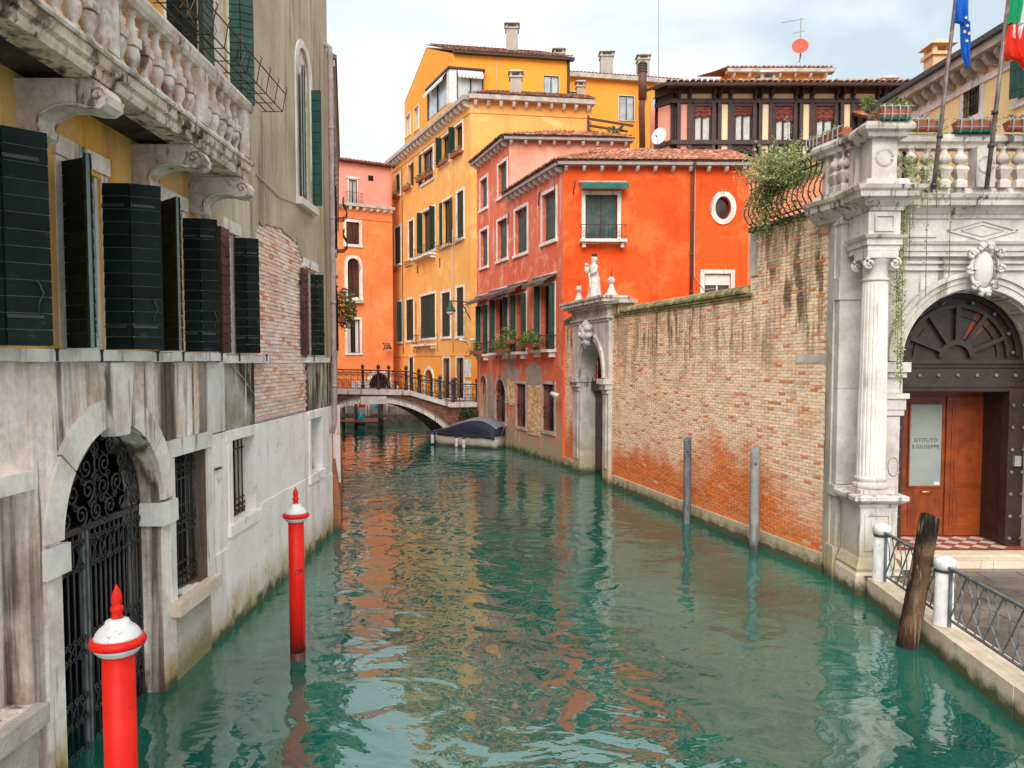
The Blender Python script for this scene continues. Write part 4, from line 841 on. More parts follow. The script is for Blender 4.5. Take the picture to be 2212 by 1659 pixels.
# small dark flue bricks beside left slope, tie irons, downpipe, cables
p_ = M(); s0 = FF.s(1490); p_.tube([FF.pt(s0, .42, 11.35), FF.pt(s0, .12, 11.15), FF.pt(s0, .09, 10.9), FF.pt(s0, .09, 4.5)], .06, 8)
for z in (9.6, 8.0, 6.6): p_.lathe(FF.pt(s0, .09, z), [(.068, 0), (.068, .06)], 8)
p_.build('drainpipe', PIPEB, red)
m = M(); m.tube([FF.pt(s0 - 2.6, -2.2, 12.5), FF.pt(s0 - 1, -.9, 12.05), FF.pt(s0, .3, 11.6), FF.pt(s0 + .09, .15, 11.2), FF.pt(s0 + .1, .1, 8.2), FF.pt(s0 + .12, .08, 7.2), FF.pt(s0 + .5, .05, 6.7), FF.pt(s0 + .9, .05, 6.75)], .016, 4); m.build('cable', CABLE, red)
for i, (f, par, x, yt, yb) in enumerate(((FF, red, 1240, 390, 420), (FR, red, 1166, 415, 445), (FR, red, 1200, 400, 430), (FR, red, 1131, 450, 470), (FR, sal, 1099.3, 462, 484), (FR, red, 1197, 822, 868), (FR, sal, 1047, 810, 850), (FR, sal, 1080, 810, 850))):
    a = f.px(x, yt); b = f.px(x, yb); m = M(); m.tube([f.pt(a[0] + .03, .04, a[1]), f.pt(b[0] - .03, .05, b[1])], .025, 4); m.build('tie_iron', RUST, par)
# ================================================================== YELLOW HOUSE
FY = Fr((-9.49, 61.1), (-2.44, 46.0)); FYr = Fr((-2.44, 46.0), (4.8, 47.1)); yel = thing('yellow_house', 'tall yellow house with five floors, flower boxes and white bracketed cornice beyond the bridge', 'building', (-3, 50, 0))
ZY = 19.35; HY = []
G = [((858.8, 867, 375, 420), 'closed', 0), ((885, 892.5, 354, 402), 'openr', 0), ((914, 938, 322, 390), 'openl', 0), ((957, 972, 291, 350), 'perpl', 0), ((985, 1001, 268, 325), 'perpl', 0),
     ((855, 867.5, 490, 570), 'closed', 0), ((885, 895, 476, 557), 'closed', 0), ((915, 941, 452, 542), 'perp', 0), ((958, 974, 432, 527), 'open', 0), ((988.6, 1002.6, 413, 514), 'closed', 0),
     ((859, 869.3, 653, 738), 'perpr', 0), ((878, 894, 647, 735), 'closed', 0), ((909, 941, 637, 730), 'closed', 0), ((955, 973, 632, 727), 'closed', 0), ((987, 1002, 621, 726), 'closed', 0),
     ((884, 893, 772, 850), 'closed', 0), ((958, 971.5, 774, 860), 'none', 1), ((986.6, 1001.5, 773, 860), 'none', 1)]
for r, st, g_ in G:
    q = FY.rect(*r); window(yel, FY, q, HY, st, w=.16, depth=.10 if st == 'closed' else .25, leafw=.42, shut=YGREEN, pane=DGLASS, sash=SASHD)
    if g_ and r[0] > 900: m = M(); [m.tube([FY.pt(q[0] + (q[1] - q[0]) * (i + .5) / 5, .02, q[2]), FY.pt(q[0] + (q[1] - q[0]) * (i + .5) / 5, .02, q[3])], .02, 4) for i in range(5)]; m.build('grille', IRON, yel)
q = FY.rect(918, 935.5, 798, 880); HY.append(dict(s0=q[0], s1=q[1], z0=q[2], z1=q[3], arch=.7, depth=.4)); m = M(); surround(m, FY, q, .22, .05, .0, .7); w_ = m.build('arched_door', WHITE, yel); m = M(); m.box(FY, q[0], q[1], -.4, -.38, q[2], q[3]); m.build('door_leaf', DARK, w_)
m = M(); facade(m, FY, 0, FY.L, -1, ZY, HY, depth=.25); m.build('wall', YELL, yel)
m = M(); facade(m, FYr, 0, FYr.L, -1, ZY, []); m.build('side_wall', YELL, yel)
for px_, za_, zb_, mt_, r_ in ((980, 4.6, 12.2, CABLE, .02), (900, 4.6, 8.2, RUST, .025), (946, 4.6, 9.5, CABLE, .02), (872, 4.6, 18.4, RUST, .03)):
    m = M(); s_ = FY.s(px_); m.tube([FY.pt(s_, .04, za_), FY.pt(s_, .04, zb_)], r_, 4); m.build('cable', mt_, yel)
m = M(); body(m, [FY.P[:], FYr.P[:], (4.8, 47.1), (5.6, 56), (-2, 64)], -1, ZY, skip=(0, 1)); m.build('rear_wall', YELL2, yel)
eave(yel, FY, -.1, FY.L + .1, ZY + .18, .5, .26, .72, bh=.28, bw=.18); eave(yel, FYr, -.1, FYr.L + .1, ZY + .18, .5, .26, .72, bh=.28, bw=.18)
m = M(); m.box(FY, 0, FY.L, 0, .05, ZY - .78, ZY - .68); m.box(FYr, 0, FYr.L, 0, .05, ZY - .78, ZY - .68); m.build('string_course', YELL, yel)
m = M(); z = FY.px(930, 768)[1]; m.box(FY, 0, FY.L, 0, .04, z - .05, z); m.build('string_course', YELL2, yel)
for a, b, c, d in ((984, 1018, 834, 776 + 0), (1003, 1018, 812, 784)):
    pass
for i, (x0, yt, yb) in enumerate(((1003, 777, 803), (1006, 803, 815), (1003, 824, 842), (1008, 842, 900))):
    r = FY.rect(x0, 1017.6, yt, yb); m = M(); m.box(FY, r[0], FY.L + .03, 0, .05, r[2], r[3]); m.build('quoin', WHITE, yel)
r = FY.rect(945, 956, 815, 900); m = M(); m.box(FY, r[0], r[1], 0, .02, -.5, r[3]); m.build('cement_patch', GREYR, yel)
r = FY.rect(973, 984, 815, 900); m = M(); m.box(FY, r[0], r[1], 0, .02, -.5, r[3]); m.build('cement_patch', GREYR, yel)
tile_roof(yel, FYr.pt(-.2, .5, ZY + .2), FYr.pt(FYr.L + .1, .5, ZY + .2), (*(-FYr.n), .42), 2.6, TILED, .8, .0, sp=.24, ln=.4)
# flower boxes, cages, small balconies on the yellow front
def flowerbox(f, s0, s1, z, lab, n=120, mt=LEAF, out=.26, trail=True, grp=None):
    t = thing('flower_box', lab, 'flower box', f.pt((s0 + s1) / 2, .1, z), grp); m = M(); m.box(f, s0, s1, .06, out, z, z + .2); m.build('planter', TERRA, t)
    m = M(); k = max(1, int((s1 - s0) / .25))
    for i in range(k + 1): m.leaves(f.pt(s0 + (s1 - s0) * i / k, (out + .1) / 2 + .05, z + .28), (.18, .18, .17), n // (k + 1), .06)
    m.build('foliage', mt, t); return t
for x0, x1, y, lab in ((853, 868, 432, 'smallest flower box at the far left of the top window row'), (876, 893, 415, 'flower box under second top window of the yellow house'), (905, 922, 396, 'left flower box of the pair under the double window'), (923, 940, 386, 'right flower box of the pair under the double window'), (949, 973, 363, 'flower box under the fourth top window of the yellow house'), (979, 1002, 344, 'flower box under the top window nearest the yellow corner')):
    s0, z = FY.px(x0, y); s1 = FY.s(x1); flowerbox(FY, s0, s1, z, lab)
for x0, x1, y in ((852, 868, 585), (882, 896, 575), (951, 975, 540), (979, 1004, 528)):
    s0, z = FY.px((x0 + x1) / 2, y); s0 = FY.s(x0); s1 = FY.s(x1); m = M()
    for zz in (z, z + .2, z + .38): m.tube([FY.pt(s0, .02, zz), FY.pt(s0, .28, zz), FY.pt(s1, .28, zz), FY.pt(s1, .02, zz)], .016, 4)
    k = 7
    for i in range(k + 1): s = s0 + (s1 - s0) * i / k; m.tube([FY.pt(s, .02, z), FY.pt(s, .28, z), FY.pt(s, .28, z + .38)], .014, 4)
    m.build('flower_cage', RUST, yel)
for x0, x1, y in ((903, 943, 553), (903, 943, 744)): s0 = FY.s(x0); s1 = FY.s(x1); z = FY.px((x0 + x1) / 2, y)[1]; ironbalc(yel, FY, s0, s1, z, .45, .65, 12)
for x, yt, yb in ((903, 575, 590), (951, 557, 578), (895, 750, 762), (902, 388 + 110, 0)):
    if yb: a = FY.px(x, yt); b = FY.px(x, yb); m = M(); m.tube([FY.pt(a[0], .04, a[1]), FY.pt(b[0], .04, b[1])], .03, 4); m.build('tie_iron', RUST, yel)
# attic storey
FA = Fr((-8.16, 59.45), (-3.75, 50.0)); FAf = Fr((-3.75, 50.0), (3.72, 51.25)); att = thing('attic_block', 'orange attic storey with gable, glazed corner bay and cement chimneys above the yellow house', 'building', (-2, 53, 19))
ZA = 23.55; HA = []; HAf = []
window(att, FA, FA.rect(880, 890, 245, 290), HA, 'none', pane=PGLASS, sash=SASHW, w=.08); window(att, FA, FA.rect(898, 908, 228, 278), HA, 'none', pane=PGLASS, sash=SASHW, w=.08)
window(att, FAf, FAf.rect(1173, 1205, 164, 205), HAf, 'none', pane=PGLASS, sash=SASHB, w=.03, depth=.1)
m = M(); facade(m, FA, 0, FA.L, 17, ZA, HA); z1 = 25.75; m.ext(FA, [(0, ZA), (FA.L, ZA), (FA.L * .5, z1)], -.2, 0); m.build('wall', YELL2, att)
m = M(); facade(m, FAf, 0, FAf.L, 17, ZA, HAf); m.build('front_wall', YELL2, att)
bk = [FAf.pt(FAf.L, 0, 0)[:2], FAf.pt(FAf.L, -9.4, 0)[:2], FA.pt(0, 0, 0)[:2]]; m = M(); m.quad((*bk[0], 17), (*bk[1], 17), (*bk[1], ZA), (*bk[0], ZA)); m.quad((*bk[1], 17), (*bk[2], 17), (*bk[2], ZA), (*bk[1], ZA)); m.build('rear_wall', YELL2, att)
eave(att, FAf, -.0, FAf.L + .3, ZA + .12, .35, .16, br=False, mt=ZINC)
mid = FA.pt(FA.L * .5, 0, z1 + .02); rise = (z1 - ZA); run = FA.L / 2
upv = Vector((*(FA.P - FA.pt(FA.L, 0, 0).xy), 0)).normalized() * run; upv.z = rise
tile_roof(att, FAf.pt(-.0, .38, ZA + .1), FAf.pt(FAf.L + .3, .38, ZA + .1), upv, upv.length + .2, TILED, .0, .0, sp=.26, ln=.5)
r0 = Vector((*FA.pt(FA.L * .5, 0, 0)[:2], z1 + .06)); m = M(); e = Vector((*FAf.u, 0)) * FAf.L; a = FA.pt(0, 0, ZA + .06); m.hexa([a - Vector((0, 0, .1)), a + e - Vector((0, 0, .1)), r0 + e - Vector((0, 0, .1)), r0 - Vector((0, 0, .1)), a, a + e, r0 + e, r0]); m.build('roof', TILED, att)
# glazed corner bay with scalloped awnings
b0 = FAf.pt(-.45, .45, 0); m = M()
FB1 = Fr(FA.pt(FA.s(937), .40, 0)[:2], FA.pt(FA.L + .42, .40, 0)[:2]); FB2 = Fr(FA.pt(FA.L + .42, .40, 0)[:2], FAf.pt(FAf.s(1044), .40, 0)[:2])
z0 = 19.2; z1_ = FB2.px(1015, 152)[1]
m.box(FB1, 0, FB1.L, -.4, 0, z0 - .6, 20.3); m.box(FB2, 0, FB2.L, -.4, 0, z0 - .6, 20.9 - .6); bay = m.build('bay', YELL2, att)
m = M(); m.box(FB1, FB1.L - .5, FB1.L - .02, -.1, .02, 20.3, z1_); m.box(FB2, 0.0, .45, -.1, .02, 20.3, z1_); m.build('corner_post', SASHW, bay)
m = M(); m.box(FB1, 0, FB1.L - .5, -.3, -.1, 20.3, z1_); m.box(FB2, .45, FB2.L, -.3, -.1, 20.3, z1_); m.build('pane', PGLASS, bay)
m = M()
for f, a, b in ((FB1, 0, FB1.L - .5), (FB2, .45, FB2.L)):
    for s in (a, (a + b) / 2, b - .08): m.box(f, s, s + .08, -.1, -.02, 20.3, z1_)
    m.box(f, a, b, -.1, -.03, 20.3, 20.38); m.box(f, a, b, -.1, -.03, z1_ - .1, z1_)
m.build('sash', SASHB, bay)
m = M(); m.box(FB1, -.1, FB1.L + .1, -.5, .12, z1_, z1_ + .12); m.box(FB2, -.1, FB2.L + .1, -.5, .12, z1_, z1_ + .12); m.build('bay_roof', SASHD, bay)
cloth_awning(bay, FB2, .5, FB2.L - .05, z1_ - .02, .3, .32, FWHITE, .15) if False else None
m = M()
for f, a, b in ((FB1, .05, FB1.L - .45), (FB2, .5, FB2.L - .05)):
    k = int((b - a) / .22); w = (b - a) / k
    m.quad(f.pt(a, .02, z1_), f.pt(b, .02, z1_), f.pt(b, .30, z1_ - .42), f.pt(a, .30, z1_ - .42))
    for i in range(k): c = a + w * (i + .5); m.quad(f.pt(a + w * i, .3, z1_ - .42), f.pt(a + w * (i + 1), .3, z1_ - .42), f.pt(a + w * (i + .85), .3, z1_ - .58), f.pt(a + w * (i + .15), .3, z1_ - .58))
m.build('bay_awning', SASHW, bay)
def chim_px(par, xc, yt, yb, Y, wpx, mt=None, cap=True, zb=None):
    a = at(xc, yt, Y); b = at(xc, yb, Y); w = wpx / FPX * Y; return chimney(par, a.x, Y, (zb if zb is not None else b.z - 1.2), a.z, w, mt, cap)
chim_px(att, 1106, 52, 137, 53.5, 25); chim_px(att, 1207, 106, 138, 53.5, 21); chim_px(yel, 1114, 155, 217, 47.2, 24); chim_px(att, 1254, 176, 217, 54, 17, zb=18)
m = M(); c = at(1043, 120, 53); m.hexa([(c.x - .55, 52.6, c.z - .6), (c.x + .1, 52.6, c.z - .6), (c.x + .1, 53.6, c.z - .4), (c.x - .55, 53.6, c.z - .4), (c.x - .1, 52.4, c.z + .15), (c.x + .42, 52.4, c.z + .15), (c.x + .42, 53.6, c.z + .42), (c.x - .1, 53.6, c.z + .42)]); m.build('roof_hatch', ZINC, att)
m = M(); s_ = FAf.s(1225); m.tube([FAf.pt(s_, .1, ZA), FAf.pt(s_, .1, 19)], .09, 6); m.build('drainpipe', SASHD, att)
m = M(); s_ = FAf.s(1074); m.tube([FAf.pt(s_, .05, ZA), FAf.pt(s_, .05, 20)], .03, 4); m.build('cable', CABLE, att)
# orange wing behind
FO2 = Fr((3.9, 56.0), (12.4, 57.6)); ow = thing('orange_wing', 'long orange rear wing with brown flue pipe to the right of the attic', 'building', (8, 58, 0)); HO = []
window(ow, FO2, FO2.rect(1333, 1365, 207, 260), HO, 'none', pane=PGLASS, sash=SASHB, w=.04, depth=.1); window(ow, FO2, FO2.rect(1404, 1432, 211, 264), HO, 'none', pane=PGLASS, sash=SASHB, w=.04, depth=.1); window(ow, FO2, FO2.rect(1228, 1243, 198, 232), HO, 'none', pane=PGLASS, sash=SASHB, w=.04, depth=.1)
m = M(); facade(m, FO2, 0, FO2.L, 0, 24.2, HO, depth=.1); m.build('wall', YELL2, ow); m = M(); body(m, [FO2.P[:], FO2.pt(FO2.L, 0, 0)[:2], (13, 64), (4, 64)], 0, 24.2, skip=(0,)); m.build('rear_wall', YELL2, ow)
eave(ow, FO2, -.2, FO2.L + .2, 24.5, .4, .3, br=False)
tile_roof(ow, FO2.pt(0, .3, 24.5), FO2.pt(FO2.L, .3, 24.5), (*(-FO2.n), .3), 2.4, TILED, sp=.28, ln=.5)
chim_px(ow, 1310, 113, 172, 58.5, 26); chim_px(ow, 1389, 120, 178, 58.5, 24)
m = M(); c = at(1388, 140, 55); d = at(1388, 336, 55); m.tube([c, at(1388, 215, 55)], .30, 10); m.tube([at(1388, 215, 55), at(1386, 232, 55.2), d], .22, 10)
o = m.build('flue_pipe', PIPEB, ow); m = M(); [m.lathe(at(1388, y, 55), [(.30, 0), (.34, .04), (.34, .1), (.28, .14)], 12) for y in (158, 152, 146, 141)]; m.lathe(at(1388, 140, 55), [(.3, 0), (.2, .2)], 12); m.build('flue_cowl', ZINC, o)
pg = thing('roof_pergola', 'dark timber roof terrace rail with a leafy plant between the yellow house and orange wing', 'pergola', at(1320, 297, 47))
for x0, y0, x1, y1 in ((1270, 256, 1368, 272), (1270, 271, 1356, 284), (1270, 284, 1345, 294), (1270, 292, 1328, 300)): m = M(); m.beam(at(x0, y0, 46.8), at(x1, y1, 46.8), .1, .12); m.build('rail', SASHD, pg)
m = M(); m.beam(at(1271, 250, 46.8), at(1271, 300, 46.8), .12, .12); m.build('post', SASHD, pg); m = M(); m.beam(at(1325, 272, 46.7), at(1325, 302, 46.7), .12, .12); m.build('post', SASHD, pg); m = M(); m.beam(at(1318, 300, 46.6), at(1345, 272, 46.6), .3, .15); m.build('brace', SASHD, pg)
m = M(); m.leaves(at(1325, 290, 46.5), (.5, .3, .5), 160, .09); m.leaves(at(1340, 296, 46.5), (.6, .3, .2), 60, .09); m.build('foliage', LEAF, pg)
# ================================================================== FAR ORANGE HOUSE
FO = Fr((-17, 53.66), (-8.98, 58.3)); oh = thing('orange_house', 'orange far house with pink top storey and tiled hip roof left of the yellow house', 'building', (-12, 58, 0)); HO = []
window(oh, FO, FO.rect(751, 779, 480, 528), HO, 'none', pane=BGLASS, sash=SASHD, w=.2, depth=.2)
window(oh, FO, FO.rect(753, 778, 558, 642), HO, 'none', pane=BGLASS, sash=SASHD, w=.24, depth=.2, arch=.42)
window(oh, FO, FO.rect(751, 778, 690, 762), HO, 'none', pane=DGLASS, sash=SASHD, w=.16, depth=.2, curtain=True)
r = FO.rect(797, 842, 806, 870); HO.append(dict(s0=r[0], s1=r[1], z0=r[2], z1=r[3], arch=.95, depth=.5)); m = M(); surround(m, FO, r, .24, .05, .0, .95); w_ = m.build('arched_doorway', WHITE, oh); m = M(); m.box(FO, r[0], r[1], -.5, -.48, r[2], r[3]); m.build('door_leaf', DARK, w_)
r = FO.rect(765, 790, 800, 870); m = M(); m.box(FO, FO.s(760), r[1], 0, .1, .5, FO.px(780, 822)[1]); m.build('stone_plinth', WHITE, oh)
ZO = 15.15; m = M(); facade(m, FO, 0, FO.L, -.5, ZO, HO, depth=.3); m.build('wall', ORNG, oh); eave(oh, FO, 0, FO.L + .1, ZO + .3, .35, .2, .5, bh=.22, bw=.2)
m = M(); m.box(FO, 0, FO.L, 0, .05, ZO - .75, ZO - .68); m.build('string_course', ORNG, oh)
m = M(); m.box(FO, FO.s(750) - .1, FO.s(781) + .1, 0, .3, FO.px(765, 655)[1], FO.px(765, 648)[1]); m.build('balcony_slab', EAVE, oh)
FP = FO.off(-.35); HP = []; r = FP.rect(757, 775, 388, 442); window(oh, FP, r, HP, 'none', pane=PGLASS, sash=SASHD, w=.05, depth=.15); m = M(); m.box(FP, r[0] - .2, r[1] + .2, 0, .06, r[3] + .06, r[3] + .2); m.build('lintel', WHITE, oh); ironbalc(oh, FP, r[0] - .3, r[1] + .3, r[2], .4, .8, 12, IRONB)
m = M(); r2 = FP.rect(799, 810, 380, 391); m.box(FP, r2[0], r2[1], .0, .02, r2[2], r2[3]); m.build('wall_vent', DARK, oh)
ZP = FP.px(780, 354)[1]; m = M(); facade(m, FP, 0, FP.L, ZO, ZP, HP, depth=.2); m.build('wall', PINK, oh)
m = M(); body(m, [FO.P[:], FO.pt(FO.L, 0, 0)[:2], FO.pt(FO.L, -8, 0)[:2], FO.pt(0, -8, 0)[:2]], -.5, ZP, skip=(0,)); m.build('rear_wall', ORNG, oh)
eave(oh, FP, 0, FP.L + .3, ZP + .1, .3, .12, br=False, mt=SASHD)
pkz = at(800, 337, 60).z; tile_roof(oh, FP.pt(FP.s(722), .32, ZP + .1), FP.pt(FP.L + .3, .32, ZP + .1), (*(-FP.n), .22), 3.2, TILE, .55, .3, sp=.28, ln=.5)
def walllamp(f, s, z, lab, out=.7, side=1):
    t = thing('wall_lamp', lab, 'wall lamp', f.pt(s, 0, z)); m = M(); m.tube([f.pt(s, .0, z), f.pt(s - side * out * .3, out * .5, z + .03), f.pt(s - side * out * .6, out, z)], .028, 6); m.tube(spiral(f, .06, s - .25 * side, z - .25, .2, 1.3, 0, 1, 12), .018, 4); m.tube([f.pt(s, .03, z - .5), f.pt(s - side * .15, .06, z - .1)], .02, 4); m.build('arm', IRON, t)
    e = f.pt(s - side * out * .6, out, z); m = M(); m.lathe(e - Vector((0, 0, .42)), [(.20, 0), (.19, .05), (.10, .25), (.06, .38), (.02, .44)], 10); m.build('lamp_shade', IRON, t); m = M(); m.lathe(e - Vector((0, 0, .56)), [(.06, 0), (.14, .05), (.17, .14)], 10); m.build('lamp_glass', LAMPG, t); return t
s_, z_ = FO.px(827, 742); walllamp(FO, s_, z_, 'small black wall lamp on the orange wall above the bridge railing', .5, -1)
s_, z_ = FY.px(1016, 655); t = thing('street_lamp', 'scrolled black bracket lamp reaching out from the yellow house corner', 'wall lamp', FY.pt(FY.L, 0, z_)); e = at(973, 650, 45.5); b_ = at(1018, 655, 46)
m = M(); m.tube([b_, (b_ + e) / 2 + Vector((0, 0, .05)), e], .035, 6); m.tube(spiral(FYr, .02, -.45, b_.z - .35, .3, 1.6, .5, 1, 18), .022, 4); m.tube(spiral(FYr, .02, -.75, b_.z - .2, .16, 1.4, 2, -1, 14), .02, 4); m.tube([b_ - Vector((0.02, 0, 1.)), b_ - Vector((.5, .1, .1))], .025, 4); m.build('arm', IRON, t)
m = M(); m.lathe(e - Vector((0, 0, .62)), [(.3, 0), (.29, .06), (.13, .36), (.08, .58), (.03, .66)], 12); m.build('lamp_shade', GREEN2, t); m = M(); m.lathe(e - Vector((0, 0, .82)), [(.08, 0), (.22, .08), (.26, .2)], 12); m.build('lamp_glass', LAMPG, t)
for (x, y, Y, lab) in ((1043, 737, 38.5, 'white security camera on the corner beside the bracket lamp'),):
    pass
def camera_box(c, d, lab):
    t = thing('security_camera', lab, 'security camera', c); m = M(); m.tube([Vector(c), Vector(c) + Vector(d)], .09, 8); m.build('housing', SASHW, t); m = M(); m.tube([Vector(c) + Vector((0, 0, -.02)), Vector(c) + Vector((.12, .12, -.22))], .025, 4); m.build('bracket', GUTT, t)
camera_box(FR.pt(FR.s(1212) - .1, .35, FR.px(1209, 850)[1]), (.22, -.30, -.06), 'white tubular security camera at the low corner of the red house')
camera_box(FYr.pt(.25, .3, FYr.px(1020, 734)[1]), (-.35, -.1, -.02), 'white security camera under the bracket lamp')
camera_box(FYr.pt(-.35, .4, FYr.px(1010, 738)[1]), (-.35, -.2, .1), 'small security camera on the yellow corner pointing left')
# flower boxes of the red and salmon fronts
for x0, x1, y, lab, n in ((1036, 1056, 762, 'scruffy plant box on leftmost railing of the salmon front', 160), (1090, 1120, 757, 'plant box hanging between the two middle awnings', 420), (1112, 1128, 738, 'tall weedy plant box behind the middle railing', 260), (1150, 1190, 745, 'biggest bushy plant box under the largest brown awning', 900)):
    s0, s1 = FR.s(x0), FR.s(x1); z = FR.px((x0 + x1) / 2, y)[1]; t = thing('flower_box', lab, 'flower box', FR.pt((s0 + s1) / 2, .4, z)); m = M(); m.box(FR, s0, s1, .34, .52, z - .1, z + .08); m.build('planter', TERRA, t)
    m = M(); k = 5
    for i in range(k): m.leaves(FR.pt(s0 + (s1 - s0) * i / (k - 1), .5 + R.uniform(-.1, .1), z + .25 + R.uniform(-.2, .25)), (.3, .3, .26), n // k, .055)
    m.build('foliage', LEAF, t)
# ================================================================== TIMBER GALLERY HOUSE
YG = 32.3; XG0 = 6.57; FG = Fr((XG0, YG), (16.4, YG)); FGs = Fr((6.02, 32.95), (XG0, YG)); tg = thing('gallery_house', 'dark timber glazed gallery with cream panels and burgundy blinds above the red house roof', 'building', (11, 33, 0))
def zy(y): return at(1500, y, YG).z
m = M(); m.quad((XG0, YG + .02, 0), (16.4, YG + .02, 0), (16.4, YG + .02, 12.55), (XG0, YG + .02, 12.55)); m.quad((6.02, 32.95, 0), (XG0, YG + .02, 0), (XG0, YG + .02, 12.55), (6.02, 32.95, 12.55)); m.build('lower_wall', SALM2, tg)
m = M(); body(m, [(XG0, YG + .05), (16.4, YG + .05), (16.4, 42), (8.6, 42), (6.02, 32.97)], 0, 15.4, skip=(0, 4)); m.build('rear_wall', SALM2, tg)
m = M(); m.box(FG, 0, FG.L, -.30, -.16, zy(346), zy(176)); m.box(FGs, 0, FGs.L, -.3, -.1, zy(346), zy(176)); m.build('backing', TIMB, tg)
unit = 86.6
def gx(x): return FG.s(x)
for (y0, y1, n) in ((346, 340, .1), (312.5, 303, .08), (222.8, 213.7, .07), (201.5, 176, .06)):
    m = M(); m.box(FG, -.02, FG.L, -.16, n, zy(y0), zy(y1)); m.build('rail', TIMB, tg); m = M(); m.box(FGs, 0, FGs.L + .02, -.1, n - .02, zy(y0), zy(y1)); m.build('rail', TIMB, tg)
for i in range(6):
    x = 1457 + unit * i                     # post | narrow panel | post | window
    for a, b in ((x, x + 7.5), (x + 21.5, x + 30), (x + 73.5, x + 81)) if i < 6 else ():
        m = M(); m.box(FG, gx(a), gx(b), -.16, .05, zy(340), zy(201)); m.build('post', TIMB, tg)
        m = M(); m.box(FG, gx(a) + .03, gx(b) - .03, .05, .26, zy(208), zy(190)); m.box(FG, gx(a) + .04, gx(b) - .04, .05, .16, zy(216), zy(208)); m.build('bracket', TIMB, tg)
    for (y0, y1) in ((338, 313), (302, 224), (212, 202)):
        m = M(); m.box(FG, gx(x + 7.6), gx(x + 21.4), -.16, -.03, zy(y0), zy(y1)); m.build('panel', CPINK if i == 0 and y1 != 202 else CREAM, tg)
    if x + 74 > 1967: continue
    m = M(); m.box(FG, gx(x + 30), gx(x + 73.4), -.16, -.03, zy(212), zy(202)); m.build('panel', CREAM, tg)
    a, b = gx(x + 36), gx(x + 74) - .02
    m = M(); m.box(FG, gx(x + 30), a, -.16, .0, zy(302), zy(224)); m.box(FG, a, b, -.16, .02, zy(229), zy(223)); w_ = m.build('window', TIMB, tg)
    m = M(); m.box(FG, a, b, -.155, -.14, zy(302), zy(229)); m.build('pane', PGLASS, w_)
    m = M(); c = (a + b) / 2
    for s in (a, c - .05, b - .06): m.box(FG, s, s + .07, -.14, -.09, zy(302), zy(229))
    m.build('sash', SASHD, w_)
    for s0, s1 in ((a + .08, c - .07), (c + .04, b - .08)):
        m = M(); k = 7
        for j in range(k): q0 = s0 + (s1 - s0) * j / k; q1 = s0 + (s1 - s0) * (j + 1) / k; m.quad(FG.pt(q0, -.13 + .01 * (j % 2), zy(301)), FG.pt(q1, -.13 + .01 * ((j + 1) % 2), zy(301)), FG.pt(q1, -.13 + .01 * ((j + 1) % 2), zy(240)), FG.pt(q0, -.13 + .01 * (j % 2), zy(240)))
        m.build('curtain', CURT, w_)
    m = M(); rows_ = 6; cols = 8; zt, zbt = zy(228), zy(252 + R.uniform(-4, 6) + (6 if 2 <= i <= 3 else -4)); vs = []
    for r_ in range(rows_ + 1):
        for c_ in range(cols + 1): vs.append(FG.pt(a + (b - a) * c_ / cols, -.06 + .05 * (r_ % 2) + R.uniform(-.015, .015), zt + (zbt - zt) * r_ / rows_ - (.03 * math.sin(c_ * 1.6) if r_ else 0)))
    m.add(vs, [(r_ * (cols + 1) + c_, r_ * (cols + 1) + c_ + 1, (r_ + 1) * (cols + 1) + c_ + 1, (r_ + 1) * (cols + 1) + c_) for r_ in range(rows_) for c_ in range(cols)]); m.build('blind', BLIND, w_)
    m = M(); m.box(FG, gx(x + 30), gx(x + 73.4), -.16, -.02, zy(340), zy(312)); m.build('apron', TIMB, tg)
    ca, cz = (gx(x + 30) + gx(x + 73.4)) / 2, zy(326); m = M(); o_ = [(-.38, 0), (0, -.20), (.38, 0), (0, .20)]
    for j in range(4): p, q = o_[j], o_[(j + 1) % 4]; m.beam(FG.pt(ca + p[0], 0.0, cz + p[1]), FG.pt(ca + q[0], 0.0, cz + q[1]), .04, .05)
    m.lathe(FG.pt(ca, 0.0, cz - .06), [(.03, 0), (.08, .05), (.03, .12)], 8); m.build('diamond_carving', TIMB, tg)
m = M(); m.sweep([(6.02, 32.95), (XG0, YG), (16.5, YG)], [(-.3, zy(176)), (.5, zy(190)), (.75, zy(198)), (.78, zy(191.5)), (.5, zy(187)), (-.3, zy(180))]); m.build('eave', TIMB, tg)
tile_roof(tg, (6.2, YG - .72, zy(190.5)), (17.1, YG - .72, zy(190.5)), (0, 1, .10), 2.6, TILE, .3, .0, sp=.24, ln=.45)
chim_px(tg, 1655, 157, 182, 34, 30, mt=EAVE); chim_px(tg, 1915, 168, 190, 34, 26, mt=TILE); m = M(); m.box(FGs, .15, FGs.L - .12, -.1, -.02, zy(338), zy(313)); m.build('panel', CPINK, tg); m = M(); m.box(FGs, .15, FGs.L - .12, -.1, -.02, zy(302), zy(224)); m.build('panel', CPINK, tg)
mr_ = thing('link_house', 'low tiled link roof with cement chimney stack left of the timber gallery', 'building', at(1390, 352, 33.6)); m = M(); m.wbox(5.0, 6.4, 33.5, 37, 0, 12.6); m.build('wall', SALM2, mr_); tile_roof(mr_, (4.4, 33.0, 12.35), (6.9, 33.0, 12.35), (0, 1, .3), 2.2, TILE)
m = M(); c = at(1424, 240, 35); m.wbox(c.x - .35, c.x + .25, 34.8, 35.4, 12, c.z); m.build('chimney', SALM, mr_)
